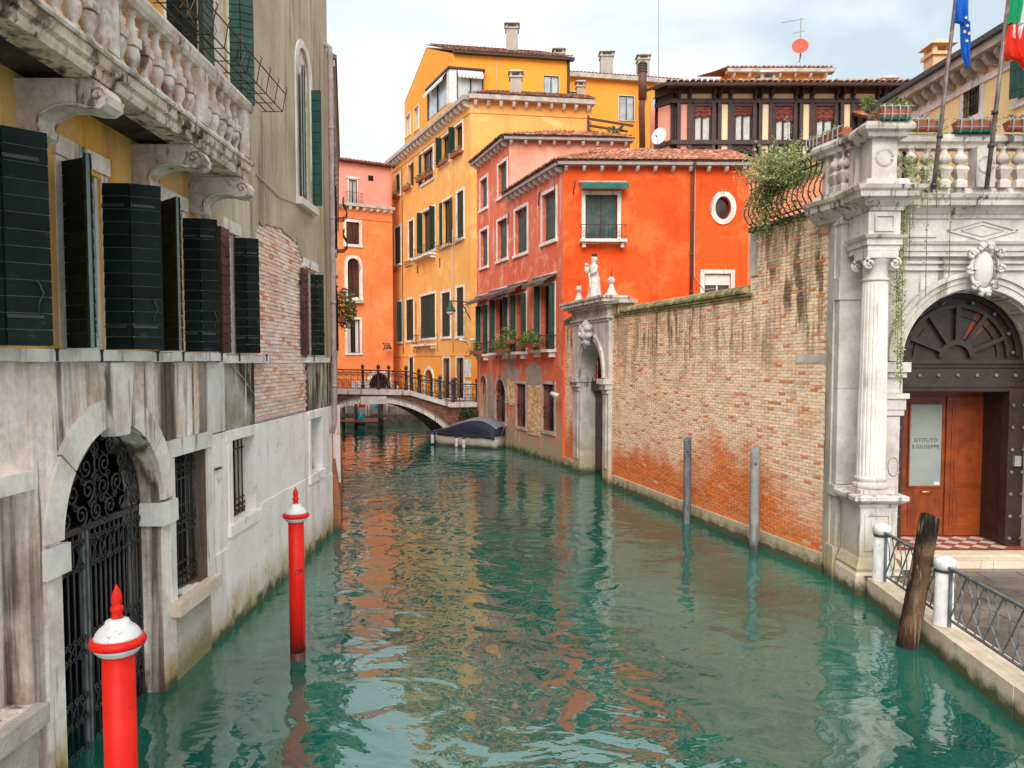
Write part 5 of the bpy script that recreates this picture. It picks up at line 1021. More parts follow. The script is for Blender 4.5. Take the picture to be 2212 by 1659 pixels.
def dish(c, r, aim, mt, lab, mast=None, nm='satellite_dish'):
    t = thing(nm, lab, 'satellite dish', c); aim = Vector(aim).normalized(); q = aim.to_track_quat('Z', 'Y').to_matrix(); m = M(); n = 20; k = 5; vs = []
    for j in range(k + 1):
        for i in range(n): rr = r * j / k; a = 2 * math.pi * i / n; vs.append(q @ Vector((rr * math.cos(a), rr * 1.08 * math.sin(a), .22 * r * (j / k) ** 2)) + Vector(c))
    m.add(vs, [(j * n + i, j * n + (i + 1) % n, (j + 1) * n + (i + 1) % n, (j + 1) * n + i) for j in range(k) for i in range(n)], True); m.build('reflector', mt, t)
    m = M(); e = Vector(c) + aim * r * .9 + Vector((0, 0, -.1)); m.tube([Vector(c) + q @ Vector((0, -r, .1)), e], .015, 4); m.tube([e - aim * .05, e + aim * .08], .035, 6); m.build('feed_arm', GUTT, t)
    if mast: m = M(); m.tube([Vector(c) - aim * .05, mast[0], mast[1]], .03, 5); m.build('mast', GUTT, t)
c = at(1425, 295, 31.9); dish(c, .33, (-.75, -1, .25), DISHW, 'white satellite dish on the left corner of the timber gallery', (c + Vector((.2, .25, -.1)), c + Vector((.45, .5, -.1))))
# yellow block behind the gallery
yb_ = thing('yellow_rear_block', 'small yellow block with tiled roof and aerials rising behind the timber gallery', 'building', at(1670, 180, 46)); FYb = Fr((at(1585, 180, 46).x, 46), (at(1778, 180, 46).x, 46)); zE = at(1680, 152, 45.6).z
m = M(); facade(m, FYb, 0, FYb.L, 10, zE - .1, []); pk = at(1571, 119, 50); lf = at(1548, 180, 50)
m.quad((FYb.P.x, 46, 10), (FYb.P.x, 46, zE - .1), (pk.x - .1, 50, pk.z - .75), (lf.x, 52.5, lf.z - .6), (lf.x, 52.5, 10)); m.build('wall', YELL2, yb_)
eave(yb_, FYb, -.5, FYb.L + .5, zE + .1, .5, .2, .85, bh=.2); tile_roof(yb_, FYb.pt(-.6, .5, zE + .12), FYb.pt(FYb.L + .55, .5, zE + .12), (0, 1, .26), 4.8, TILE, -.12, .75, sp=.26, ln=.5)
m = M(); s_ = FYb.s(1748); m.tube([FYb.pt(s_, .06, zE), FYb.pt(s_, .06, 14)], .04, 4); m.build('cable', CABLE, yb_)
c = at(1728, 102, 47); dish(c, .48, (-.25, -1, .35), DISHR, 'red oxide satellite dish on the yellow rear block roof', (c - Vector((-.08, 0, .5)), at(1726, 135, 47.2)))
an = thing('tv_aerial', 'spindly television aerial mast above the red satellite dish', 'aerial', at(1727, 125, 47.4)); m = M(); a = at(1728, 130, 47.4); b = at(1730, 38, 47.4); m.tube([a, b], .03, 5); m.build('mast', GUTT, an)
for (x0, y0, x1, y1, n) in ((1688, 49, 1735, 41, 14), (1712, 72, 1736, 67, 6)):
    m = M(); A, B = at(x0, y0, 47.4), at(x1, y1, 47.4); m.tube([A, B], .015, 4)
    for i in range(n): p = A + (B - A) * i / (n - 1); m.tube([p - Vector((0, .2, .12)), p + Vector((0, .2, .12))], .01, 3)
    m.build('aerial_element', GUTT, an)
an = thing('antenna_mast', 'tall thin bare antenna mast standing left of the timber gallery', 'aerial', at(1422, 240, 36)); m = M(); m.tube([at(1423, 240, 36), at(1422, -40, 36)], .022, 5); m.build('mast', GUTT, an)
# ================================================================== PALE YELLOW VILLA ON THE RIGHT
FV = Fr((12.0, 25.0), (12.65, 15.5)); vi = thing('pale_yellow_villa', 'pale yellow villa with dark bracketed eaves rising to the right behind the stone gatehouse', 'building', (13, 20, 0)); HV = []
window(vi, FV, FV.rect(2066, 2099, 197, 262), HV, 'none', w=.17, depth=.2); r = HV[-1]; m = M()
for i in range(6): s = r['s0'] + (r['s1'] - r['s0']) * (i + .5) / 6; m.tube([FV.pt(s, .03, r['z0']), FV.pt(s, .03, r['z1'])], .014, 4)
for i in range(4): z = r['z0'] + (r['z1'] - r['z0']) * (i + .5) / 4; m.tube([FV.pt(r['s0'], .04, z), FV.pt(r['s1'], .04, z)], .014, 4)
m.build('grille', IRON, vi); window(vi, FV, FV.rect(2182, 2232, 135, 215), HV, 'none', w=.17, depth=.2)
rr = HV[-1]; leaf_panel(FV, (rr['s0'] + .08, .32), (rr['s0'] + .55, .05), rr['z0'], rr['z1']).build('shutter', GREEN2, vi)
window(vi, FV, FV.rect(1930, 1948, 290, 400), HV, 'closed', w=.12, depth=.2); window(vi, FV, FV.rect(2190, 2208, 365, 470), HV, 'closed', shut=PGREEN, w=.1, depth=.15)
ZV = FV.px(2100, 140)[1]; m = M(); facade(m, FV, 0, FV.L, 0, ZV, HV); m.build('wall', VILLA, vi); m = M(); body(m, [FV.P[:], FV.pt(FV.L, 0, 0)[:2], (22, 15.5), (22, 25.0)], 0, ZV, skip=(0,)); m.build('rear_wall', VILLA, vi)
eave(vi, FV, -.3, FV.L, ZV + .1, .5, .2, .42, bh=.26, bw=.14, bm=EAVE); m = M(); m.box(FV, -.3, FV.L, .0, .06, ZV - .65, ZV - .5); m.build('string_course', WHITE, vi); m = M(); m.box(FV, -.3, FV.L, .35, .62, ZV + .1, ZV + .24); m.build('gutter', ZINC, vi)
m = M(); m.hexa([FV.pt(-.3, .5, ZV + .2), FV.pt(FV.L, .5, ZV + .2), FV.pt(FV.L, -4, ZV + 1.6), FV.pt(-.3, -4, ZV + 1.6), FV.pt(-.3, .5, ZV + .26), FV.pt(FV.L, .5, ZV + .26), FV.pt(FV.L, -4, ZV + 1.7), FV.pt(-.3, -4, ZV + 1.7)]); m.build('roof', TILED, vi)
m = M(); m.ext(FV, [FV.px(1925, 280), FV.px(1948, 262), FV.px(2040, 195), FV.px(2062, 195), FV.px(1950, 300), FV.px(1925, 320)], 0, .03); m.build('white_band', WHITE, vi)
chim_px(vi, 2026, 94, 190, 24.5, 38, mt=CHIMY, zb=9)
tr_ = thing('tiled_outbuilding', 'small tiled roof glimpsed between the timber gallery and the pale yellow villa', 'building', at(1960, 230, 30)); m = M(); m.wbox(14.4, 18, 29.5, 34, 0, 13.0); m.build('wall', VILLA, tr_); tile_roof(tr_, (14.0, 29.2, 12.9), (18.4, 29.2, 12.9), (0, 1, .42), 4.4, TILE, limit=120)

# ================================================================== BRIDGE
FBr = Fr((-9.65, 36.4), (-1.9, 39.9)); br = thing('footbridge', 'low arched brick footbridge with white stone band and scrolled black railing across the canal', 'bridge', FBr.pt(3.1, 0, 0))
AX = Vector((-.45, 1, 0)).normalized() * 3.3; CS, CZ, RI, RO = 3.1, -3.49, 5.47, 5.70
deck = [(-.6, 2.67), (1.33, 2.67), (4.95, 2.55), (7.1, 1.89), (9.0, 1.86)]
def dz(s):
    for a, b in zip(deck, deck[1:]):
        if a[0] <= s <= b[0]: return a[1] + (b[1] - a[1]) * (s - a[0]) / (b[0] - a[0])
    return deck[-1][1]
def arcz(s, r): q = r * r - (s - CS) ** 2; return CZ + math.sqrt(q) if q > 0 else -9
m = M(); n_ = 48
for i in range(n_):
    a, b = -.6 + 9.5 * i / n_, -.6 + 9.5 * (i + 1) / n_; za, zb2 = max(arcz(a, RO - .02), -.6), max(arcz(b, RO - .02), -.6)
    for o in (Vector((0, 0, 0)), AX): m.quad(FBr.pt(a, -.03, za) + o, FBr.pt(b, -.03, zb2) + o, FBr.pt(b, -.03, dz(b) - .2) + o, FBr.pt(a, -.03, dz(a) - .2) + o)
m.build('spandrel_wall', mat('bridge_mortar', (.16, .10, .08), (.22, .15, .12), ns=4), br)
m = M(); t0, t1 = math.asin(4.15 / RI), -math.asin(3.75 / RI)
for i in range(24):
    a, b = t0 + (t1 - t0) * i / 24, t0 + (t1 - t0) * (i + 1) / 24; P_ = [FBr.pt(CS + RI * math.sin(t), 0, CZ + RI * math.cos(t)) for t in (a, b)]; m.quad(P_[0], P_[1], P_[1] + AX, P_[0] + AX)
m.quad(FBr.pt(CS + 4.15, 0, -.6), FBr.pt(CS + 4.15, 0, arcz(CS + 4.15, RI)), FBr.pt(CS + 4.15, 0, arcz(CS + 4.15, RI)) + AX, FBr.pt(CS + 4.15, 0, -.6) + AX); m.build('vault', DIRTSHADE, br)
for k in range(13):
    a0 = 90 - math.degrees(t0) + (math.degrees(t0 - t1)) * k / 13; m = M(); m.ring(FBr, CS, CZ, RI, RO, -.1, .03, a0 + .12, a0 + (math.degrees(t0 - t1)) / 13 - .12, 3); m.build('arch_stone', STONE, br)
m = M(); m.ring(FBr, CS, CZ, RO, RO + .05, -.1, .07, 90 - math.degrees(t0), 90 - math.degrees(t1), 24); m.build('arch_moulding', GUTT, br)
m = M(); m.box(FBr, 2.47, 3.74, -.1, .13, 1.90, 2.27); m.build('carved_panel', WHITE, br)
for i in range(len(deck) - 1):
    (a, za), (b, zb2) = deck[i], deck[i + 1]; k = max(1, int((b - a) / 1.2))
    for j in range(k):
        s0, s1 = a + (b - a) * j / k + .006, a + (b - a) * (j + 1) / k - .006; m = M(); m.ext(FBr, [(s0, dz(s0) - .25), (s1, dz(s1) - .25), (s1, dz(s1)), (s0, dz(s0))], -.35, .10); m.build('parapet_stone', WHITE, br)
m = M()
for (a, za), (b, zb2) in zip(deck, deck[1:]): m.quad(FBr.pt(a, -.3, za - .03), FBr.pt(b, -.3, zb2 - .03), FBr.pt(b, -.3, zb2 - .03) + AX, FBr.pt(a, -.3, za - .03) + AX)
m.build('deck', PAVE, br)
b_ = M(); b_.hexa([(-.12, -.01, 0), (.12, -.01, 0), (.12, .03, 0), (-.12, .03, 0), (-.12, -.01, .055), (.12, -.01, .055), (.12, .03, .055), (-.12, .03, .055)]); BMD = b_.mesh('brick', DARKB); q = []
for j in range(48):
    z = -.5 + j * .068
    for i in range(36):
        s = -.4 + i * .262 + (.13 if j % 2 else 0)
        if z > max(arcz(s - .13, RO), arcz(s + .13, RO)) + .06 and z + .06 < min(dz(s - .13), dz(s + .13)) - .26: q.append(FBr.mat(s, -.025 + R.uniform(-.006, .006), z))
pieces('brick', BMD, q, br, 250)
def rail_panel(par, a, b, off=0., h=.93):
    m = M(); P0 = lambda s, z: FBr.pt(s, .0, dz(s) + z) + AX * off
    m.tube([P0(a, h), P0(b, h)], .03, 5); m.tube([P0(a, h - .12), P0(b, h - .12)], .012, 4); m.tube([P0(a, .08), P0(b, .08)], .012, 4); m.tube([P0(a, .26), P0(b, .26)], .010, 4); o = m.build('railing', IRONB, par)
    k = max(1, round((b - a) / .34)); w = (b - a) / k
    for i in range(k):
        s = a + w * (i + .5); m = M(); m.tube([P0(s + w / 2, .02), P0(s + w / 2, h)], .012, 4)
        for d in (-1, 1):
            for e, zc in ((1, .38), (-1, .70)): m.tube([P0(s + d * w * .25 + w * .20 * (1 - .8 * t / 9) * math.cos(math.pi / 2 * e + d * e * t * .85), zc + w * .24 * (1 - .8 * t / 9) * math.sin(math.pi / 2 * e + d * e * t * .85)) for t in range(10)], .011, 4)
        for d in (-1, 1): m.tube([P0(s + d * w * .25 + w * .2 * math.cos(t * .785), .17 + .075 * math.sin(t * .785)) for t in range(9)], .010, 4)
        m.tube([P0(s, .3), P0(s - w * .1, .54), P0(s, .78)], .010, 4); m.build('scroll_panel', IRONB, o)
def bpost(s, off=0., big=True):
    c = FBr.pt(s, 0., dz(s)) + AX * off; m = M(); m.lathe(c, [(.10, 0), (.10, .12), (.065, .16), (.06, .85), (.09, .9), (.09, .95), (.04, .98), (.085, 1.05), (.10, 1.11), (.085, 1.17), (.03, 1.22), (.0, 1.27)], 10); m.build('post', IRONB, br)
xs = [FBr.s(x) for x in (817, 877, 904.5, 950, 978, 1030)]
for s in [FBr.s(727) - .3] + xs: bpost(s)
for a, b in zip([FBr.s(724) - .3] + xs, xs): rail_panel(br, a + .06, b - .06)
for s in (xs[0] - 1.6, xs[0], xs[1], xs[3], xs[5]): bpost(s, 1.)
for a, b in ((xs[0] - 3.5, xs[0]), (xs[0], xs[1]), (xs[1], xs[3]), (xs[3], xs[5])): rail_panel(br, a + .06, b - .06, 1.)
bs = thing('shrub', 'dark little shrub growing at the foot of the bridge above the boat', 'shrub', gp(1010, 925)); m = M(); c = FBr.pt(8.1, .25, 1.35); m.leaves(c, (.55, .3, .3), 420, .055); m.leaves(c + Vector((-.35, 0, -.15)), (.3, .2, .25), 150, .05); m.build('foliage', LEAFD, bs)
# streets and quays beyond the bridge
m = M(); m.vext([(-4.3, 47.6), (-2.0, 43.5), (6, 44.5), (6, 66), (-14, 66), (-12, 62)], -2, 1.3); m.build('street', PAVE, kind='structure')
m = M(); m.vext([(-24, 50.5), (-13, 50.5), (-4.9, 48.2), (-8, 62), (-24, 60)], -2, .55); m.build('quay', DIRTSHADE, kind='structure')  # colour darkened to paint in the shade under the bridge
m = M(); m.vext([(-24, 51.6), (-13, 51.6), (-5.6, 49.4), (-8, 62), (-24, 60)], .55, 1.05); m.build('quay_step', PAVE, kind='structure')  # dark paving colour also deepens the painted shade under the bridge
jt = thing('jetty', 'small brown timber jetty seen under the bridge arch', 'jetty', (-8.5, 46, 0)); 
for i in range(12): m = M(); x = -10.2 + i * .22; m.wbox(x, x + .2, 44.6 - i * .04, 47.2, .42, .50); m.build('plank', PIPEB, jt)
for px_, Y, w in ((769, 45.5, .22), (822, 43.8, .32), (742, 46, .2)): m = M(); c = at(px_, 905, Y); m.lathe((c.x, Y, -.6), [(w / 2, 0), (w / 2, 2.2)], 8); m.build('pile', DIRTSHADE, jt)
for px_, Y, yt in ((791, 49, 868), (797, 49, 868), (836, 50, 870), (860, 50, 872)): m = M(); c = at(px_, yt, Y); m.lathe((c.x, Y, .5), [(.07, 0), (.07, 1.9)], 8); m.build('white_pole', SASHW, jt)
tt = thing('wrapped_tarpaulin', 'bright turquoise bundle hanging at the jetty under the bridge, left of the dark pile', 'tarpaulin', at(780, 903, 45.8)); m = M(); c = at(780, 906, 45.8); m.lathe((c.x, 45.8, .15), [(.20, 0), (.26, .1), (.16, .35), (.2, .5), (.1, .7), (.03, .8)], 9); m.build('cloth', TURQ, tt)
tt = thing('wrapped_tarpaulin', 'smaller turquoise bundle on the quay step under the bridge, behind the dark pile', 'tarpaulin', at(812, 895, 49)); m = M(); c = at(811.5, 890, 49); m.lathe((c.x, 49, 1.0), [(.12, 0), (.15, .1), (.08, .5), (.02, .6)], 8); m.build('cloth', TURQ, tt)
tt = thing('red_banner', 'small dark red cloth hanging above the jetty under the bridge', 'banner', at(781, 869, 47)); m = M(); a = at(775, 868, 47)
for i in range(5): m.quad((a.x + i * .08, 47 + .03 * (i % 2), 1.15), (a.x + .08 + i * .08, 47 + .03 * ((i + 1) % 2), 1.15), (a.x + .08 + i * .08, 47 + .03 * ((i + 1) % 2), 1.6), (a.x + i * .08, 47 + .03 * (i % 2), 1.6))
m.build('cloth', REDC, tt)
# ================================================================== BOAT
bt = thing('motorboat', 'small dirty white motorboat under a navy cover moored by the bridge', 'boat', (-2, 36, 0))
BW, ST = Vector((-3.72, 36.9)), Vector((-.45, 35.25)); FBo = Fr(BW[:], ST[:]); LB = FBo.L
def bsec(t): w = .80 * min(1, (t + .02) ** .45) * (1 - .12 * max(0, t - .6)); return w
m = M(); vs = []; NT = 16
for i in range(NT + 1):
    t = i / NT; w = bsec(t) if i else .03; s = t * LB; rake = .18 * (1 - t) ** 3
    for fw, z in ((1, .56 + .08 * (1 - t) ** 2), (.97, .40), (.86, .15), (.6, -.08), (0, -.2), (-.6, -.08), (-.86, .15), (-.97, .40), (-1, .56 + .08 * (1 - t) ** 2)): vs.append(FBo.pt(s + (rake * (.5 - z) * 1.2 if z < .5 else 0), fw * w, z))
m.add(vs, [(i * 9 + j, i * 9 + j + 1, i * 9 + 10 + j, i * 9 + 9 + j) for i in range(NT) for j in range(8)] + [tuple(NT * 9 + j for j in range(9))], True); m.build('hull', HULL, bt)
m = M(); prs = [(-.02, .60, .64), (.12, .60, .78), (.25, .60, .92), (.4, .6, 1.12), (.55, .6, 1.30), (.68, .6, 1.40), (.8, .6, 1.36), (.92, .58, 1.18), (1.0, .56, .98)]; vs = []; K = 10
for (t, ze, zt) in prs:
    w = (bsec(max(t, .03)) if t > 0 else .05) + .03
    for j in range(K + 1): a = math.pi * j / K; e = .10 if t > .5 else .03; c_ = math.cos(a); s_ = math.sin(a); zz = ze - .12 + (zt - ze + .12) * (s_ ** .75) ; vs.append(FBo.pt(t * LB, w * (1 if c_ > 0 else -1) * abs(c_) ** .6, zz + (.015 * math.sin(j * 2.1 + t * 17))))
m.add(vs, [(i * (K + 1) + j, i * (K + 1) + j + 1, (i + 1) * (K + 1) + j + 1, (i + 1) * (K + 1) + j) for i in range(len(prs) - 1) for j in range(K)] + [tuple(range(K + 1)), tuple((len(prs) - 1) * (K + 1) + j for j in range(K + 1))], True); cv = m.build('cover', COVER, bt)
m = M(); vs = []
for (t, ze, zt) in prs:
    w = (bsec(max(t, .03)) if t > 0 else .05) + .03
    for j in range(3, K - 2): a = math.pi * j / K; c_ = math.cos(a); s_ = math.sin(a); zz = ze - .12 + (zt - ze + .12) * (s_ ** .75) + .012; vs.append(FBo.pt(t * LB, w * (1 if c_ > 0 else -1) * abs(c_) ** .6, zz + (.015 * math.sin(j * 2.1 + t * 17))))
kk = K - 5; m.add(vs, [(i * kk + j, i * kk + j + 1, (i + 1) * kk + j + 1, (i + 1) * kk + j) for i in range(len(prs) - 1) for j in range(kk - 1)], True); m.build('cover_top', COVERG, cv)
m = M(); m.tube([FBo.pt(t * LB, bsec(t) + .02, .57 + .06 * (1 - t) ** 2) for t in [i / 12 for i in range(13)]], .02, 5); m.build('rub_rail', ZINC, bt)
for s, z0, cap in ((.05, .05, True), (1.62, -.02, False), (2.05, -.04, False)):
    c = FBo.pt(s, bsec(s / LB) + .12, z0); fd = M().lathe(c, [(.03, 0), (.08, .05), (.085, .12), (.085, .38), (.07, .44), (.03, .48)], 10).build('fender', RUBB, bt)
    m = M(); m.lathe(c + Vector((0, 0, .44)), [(.07, 0), (.05, .08), (.02, .12)], 8); m.build('fender_cap', BLUEP if cap else ZINC, fd); m = M(); m.tube([c + Vector((0, 0, .5)), FBo.pt(s, bsec(s / LB), .62)], .008, 4); m.build('fender_line', ZINC, fd)
m = M(); m.tube([FBo.pt(LB, .1, .6), FR.pt(FR.s(1100), .05, 1.4)], .012, 4); m.build('mooring_line', CABLE, bt)
# ================================================================== GARDEN WALL
FW = Fr((2.05, 29.2), (5.92, 14.43)); gw = thing('garden_wall', 'long weathered brick garden wall, pale above and orange at the waterline, with mossy coping', 'wall', FW.pt(9, 0, 0))
sa, sb = 1.15, 4.60; sh = 12.60; ZL, ZH = 5.50, 6.80
m = M(); hz = [dict(s0=1.8, s1=4.2, z0=-.6, z1=4.82, arch=1.3, depth=.5, nosill=True)]
facade(m, FW, -.1, sh, -.6, ZL, hz); facade(m, FW, sh, FW.L, -.6, ZH, [])
m.quad(FW.pt(sh, 0, ZL), FW.pt(sh, -.4, ZL), FW.pt(sh, -.4, ZH), FW.pt(sh, 0, ZH)); [m.quad(FW.pt(a, -.4, c), FW.pt(b, -.4, c), FW.pt(b, -.4, d), FW.pt(a, -.4, d)) for a, b, c, d in ((-.1, 1.8, -.6, ZL), (4.2, sh, -.6, ZL), (1.8, 4.2, 4.82, ZL), (sh, FW.L, -.6, ZH))]; m.quad(FW.pt(-.1, 0, ZL), FW.pt(sh, 0, ZL), FW.pt(sh, -.4, ZL), FW.pt(-.1, -.4, ZL)); m.quad(FW.pt(sh, 0, ZH), FW.pt(FW.L, 0, ZH), FW.pt(FW.L, -.4, ZH), FW.pt(sh, -.4, ZH)); m.build('mortar_bed', MORTW, gw)
b_ = M(); b_.hexa([(-.119, -.010, .002), (.119, -.007, 0), (.119, .03, 0), (-.119, .03, 0), (-.119, -.006, .051), (.117, -.010, .052), (.119, .03, .052), (-.119, .03, .052)]); BMW = b_.mesh('brick', BRICKW)
q = []
for j in range(100):
    z = .36 + j * .0665
    if z > ZH - .05: break
    zt = ZL if True else ZH
    s = -.05 + (.13 if j % 2 else 0)
    while s < FW.L - .1:
        if (z < ZL - .05 or s > sh + .1) and not (sa - .08 < s < sb + .1):
            if R.random() > .006: q.append(FW.mat(s + R.uniform(-.008, .008), R.uniform(-.004, .004), z + R.uniform(-.003, .003) + .012 * math.sin(s * .9 + j * .2)) @ Matrix.Rotation(R.uniform(-.012, .012), 4, 'Y'))
        s += .262
pieces('brick', BMW, q, gw)
# base course of white stone blocks
s = -.1
while s < FW.L:
    l = R.uniform(.75, 1.15); e = min(s + l, FW.L + .02)
    if not (e > sa - .1 and s < sb): m = M(); m.box(FW, s + .006, e - .006, -.05, .10, -.6, .16); m.build('base_stone', KERB, gw); m = M(); m.box(FW, s + .02, e - .008, -.05, .085 + R.uniform(-.01, .01), .166, .355); m.build('base_stone', PORT, gw)
    elif s < sa - .1: pass
    s = e
# mossy coping: two stepped brick courses then upright bricks
for (n, z0, z1) in ((.03, ZL - .14, ZL - .075), (.06, ZL - .07, ZL)):
    mm = M(); mm.hexa([(-.122, -n, 0), (.122, -n, 0), (.122, .05, 0), (-.122, .05, 0), (-.122, -n, z1 - z0 - .01), (.122, -n, z1 - z0 - .01), (.122, .05, z1 - z0 - .01), (-.122, .05, z1 - z0 - .01)]); me = mm.mesh('coping_brick', MOSSB)
    pieces('coping_brick', me, [FW.mat(-.0 + i * .262, 0, z0) for i in range(int(sh / .262) + 1) if not sa - .2 < i * .262 < sb + .2], gw, 40)
mm = M(); pr = [(-.10, 0), (-.11, .05), (-.06, .13), (.08, .19), (.25, .19), (.42, .1), (.44, 0)]; k = len(pr); mm.add([(-.036, a, b) for a, b in pr] + [(.036, a, b) for a, b in pr], [tuple(range(k)), tuple(range(2 * k - 1, k - 1, -1))] + [(i, (i + 1) % k, k + (i + 1) % k, k + i) for i in range(k)]); me = mm.mesh('coping_brick', MOSSB)
pieces('coping_brick', me, [FW.mat(i * .082, R.uniform(-.01, .01), ZL + R.uniform(-.006, .006)) for i in range(int((sh - .05) / .082)) if not sa - .05 < i * .082 < sb + .75], gw)
m = M(); m.box(FW, sb + .0, sb + .75, -.4, .04, ZL, ZL + .30); m.build('coping_pier', BRICKW, gw); m = M(); m.box(FW, sb - .05, sb + .95, -.45, .16, ZL + .305, ZL + .42); m.build('cap_stone', EAVE, gw)
m = M(); m.box(FW, sh - .02, FW.L + .1, -.45, .07, ZH, ZH + .10); m.build('cap_stone', DIRTSHADE, gw); r = FW.rect(1720, 1787, 764, 783); m = M(); m.box(FW, r[0], FW.L, -.02, .025, r[2], r[3]); m.build('stone_insert', PORT, gw)
# a stuccoed bit where the wall steps
m = M(); m.box(FW, sh + .0, sh + .30, -.02, .03, ZH - .95, ZH - .02); m.build('stone_insert', PORT, gw)
# ================================================================== STONE WATER DOORWAY IN THE WALL
dw = thing('stone_doorway', 'white stone water doorway with carved mask keystone set into the brick garden wall', 'doorway', FW.pt(3, 0, 0)); n1 = .12
H4 = [dict(s0=1.9, s1=4.1, z0=-.6, z1=4.72, arch=1.27, depth=.60, nosill=True)]
m = M(); facade(m, FW, sa, sb, -.6, 5.9, H4, n=n1); m.quad(FW.pt(sb, n1, -.6), FW.pt(sb, 0, -.6), FW.pt(sb, 0, 5.9), FW.pt(sb, n1, 5.9)); m.quad(FW.pt(sa, n1, -.6), FW.pt(sa, 0, -.6), FW.pt(sa, 0, 5.9), FW.pt(sa, n1, 5.9)); m.build('stone_face', PORT, dw)
def ering(m, f, cs, cz, rx, rz, w, n0, n1, seg=20):
    vs = []
    for i in range(seg + 1):
        t = math.pi * i / seg
        for k_, n in ((0, n0), (w, n0), (w, n1), (0, n1)): vs.append(f.pt(cs + (rx + k_) * math.cos(t), n, cz + (rz + k_) * math.sin(t)))
    m.add(vs, [(i * 4 + j, i * 4 + (j + 1) % 4, i * 4 + 4 + (j + 1) % 4, i * 4 + 4 + j) for i in range(seg) for j in range(4)])
m = M(); ering(m, FW, 3.0, 3.45, 1.105, 1.275, .12, n1, n1 + .05); m.build('archivolt', PORT, dw); m = M(); ering(m, FW, 3.0, 3.45, 1.25, 1.42, .07, n1, n1 + .08); m.build('archivolt', PORT, dw)
for a, b in ((sa + .02, 1.86), (4.14, sb - .02)):
    m = M(); m.box(FW, a, b, -.45, n1 + .05, 2.95, 3.08); m.build('capital', PORT, dw); m = M(); m.box(FW, a - .05, b + .05, -.45, n1 + .12, 3.085, 3.25); m.build('capital', PORTD, dw); m = M(); m.box(FW, a - .10, b + .09, -.45, n1 + .20, 3.255, 3.42); m.build('capital', PORTD, dw)
    m = M(); m.box(FW, a + .1, b - .12, n1, n1 + .035, .5, 2.9); m.build('pilaster', PORT, dw)
for n_, z0, z1, mt in ((.05, 5.30, 5.38, PORT), (.10, 5.385, 5.46, PORT), (.04, 5.46, 5.66, PORT), (.08, 5.665, 5.72, PORT), (.18, 5.725, 5.80, PORTD), (.30, 5.805, 5.88, PORTD), (.38, 5.885, 6.0, PORTD), (.42, 6.005, 6.08, PORTD)):
    m = M(); m.box(FW, sa - n_ + .05, sb + n_ - .05, -.45, n1 + n_, z0, z1); m.build('cornice', mt, dw)
m = M(); m.box(FW, 1.85, 4.15, -.62, -.5, -.6, 3.25); m.build('inner_frame', DOORD, dw); m = M(); m.box(FW, 1.98, 3.0, -.5, -.44, -.4, 2.9); m.build('door_leaf', DOORK, dw); m = M(); m.box(FW, 3.02, 4.05, -.5, -.44, -.4, 2.9); d_ = m.build('door_leaf', DOORK, dw)
for a, b in ((2.08, 2.9), (3.12, 3.95)):
    for c, d in ((.1, 1.2), (1.35, 2.75)): m = M(); m.box(FW, a, b, -.44, -.42, c, d); m.build('door_panel', DOORD, dw)
m = M(); m.lathe(FW.pt(3.15, -.36, 1.25), [(.03, 0), (.05, .04), (.03, .08)], 8); m.build('knob', BRASS, d_)
m = M(); m.box(FW, 1.9, 4.1, -.47, -.3, 2.95, 3.3); m.build('transom', DOORD, dw); m = M(); m.box(FW, 1.9, 4.1, -.6, -.55, 3.3, 4.72); m.build('fanlight_pane', mat('red_room_beyond', (.22, .03, .015), (.04, .02, .02), ns=3), dw)
m = M()
for i in range(34): m.tube(spiral(FW, -.45, R.uniform(2.2, 3.8), R.uniform(3.4, 4.5), R.uniform(.1, .22), 1.3, R.uniform(0, 6), R.choice((-1, 1)), 10), .014, 4)
for i in range(7): s = 2.0 + i * .33; m.tube([FW.pt(s, -.46, 3.3), FW.pt(s, -.46, 4.6)], .014, 4)
m.build('fanlight_grille', IRON, dw)
def rock(c, r, n=2, seed=0, rough=.25):           # carved lump: displaced ball
    m = M(); k, l = 12, 9; vs = []
    for j in range(l + 1):
        for i in range(k): th = math.pi * j / l; ph = 2 * math.pi * i / k; d = Vector((math.sin(th) * math.cos(ph), math.sin(th) * math.sin(ph), math.cos(th))); f = 1 + rough * noise.noise(d * 2.3 + Vector((seed, 0, 0))) * 2; vs.append(Vector(c) + Vector((d.x * r[0], d.y * r[1], d.z * r[2])) * f)
    m.add(vs, [(j * k + i, j * k + (i + 1) % k, (j + 1) * k + (i + 1) % k, (j + 1) * k + i) for j in range(l) for i in range(k)], True); return m
m = rock(FW.pt(3.0, n1 + .16, 4.92), (.22, .30, .38), seed=3, rough=.35)
for a, b, r in ((2.75, 5.1, .14), (3.25, 5.1, .14), (2.72, 4.85, .13), (3.28, 4.85, .13), (3., 5.2, .16), (2.85, 4.65, .12), (3.15, 4.65, .12), (3.0, 4.58, .12)): q_ = rock(FW.pt(a, n1 + .2, b), (r, r, r), seed=a * 7 + b, rough=.4); m.add(q_.v, q_.f, True)
q_ = rock(FW.pt(3.0, n1 + .42, 4.9), (.05, .08, .09), seed=1, rough=.1); m.add(q_.v, q_.f, True); m.build('carved_mask', STATUE, dw)
for s, nm in ((1.35, 0), (4.45, 1)):
    c = FW.pt(s, -.02, 6.085); m = M(); m.lathe(c, [(.22, 0), (.22, .06), (.15, .12), (.07, .34), (.05, .38), (.05, .40)], 12); o = m.build('finial', PORT, dw); m = M(); m.lathe(c + Vector((0, 0, .39)), [(.02, 0), (.085, .03), (.12, .10), (.12, .14), (.085, .21), (.02, .24)], 12); m.build('ball', PORT, o); m = M(); m.tube([c + Vector((0, 0, .6)), c + Vector((0, 0, .98))], .022, 4, r1=.003); m.build('spike', RUST, o)
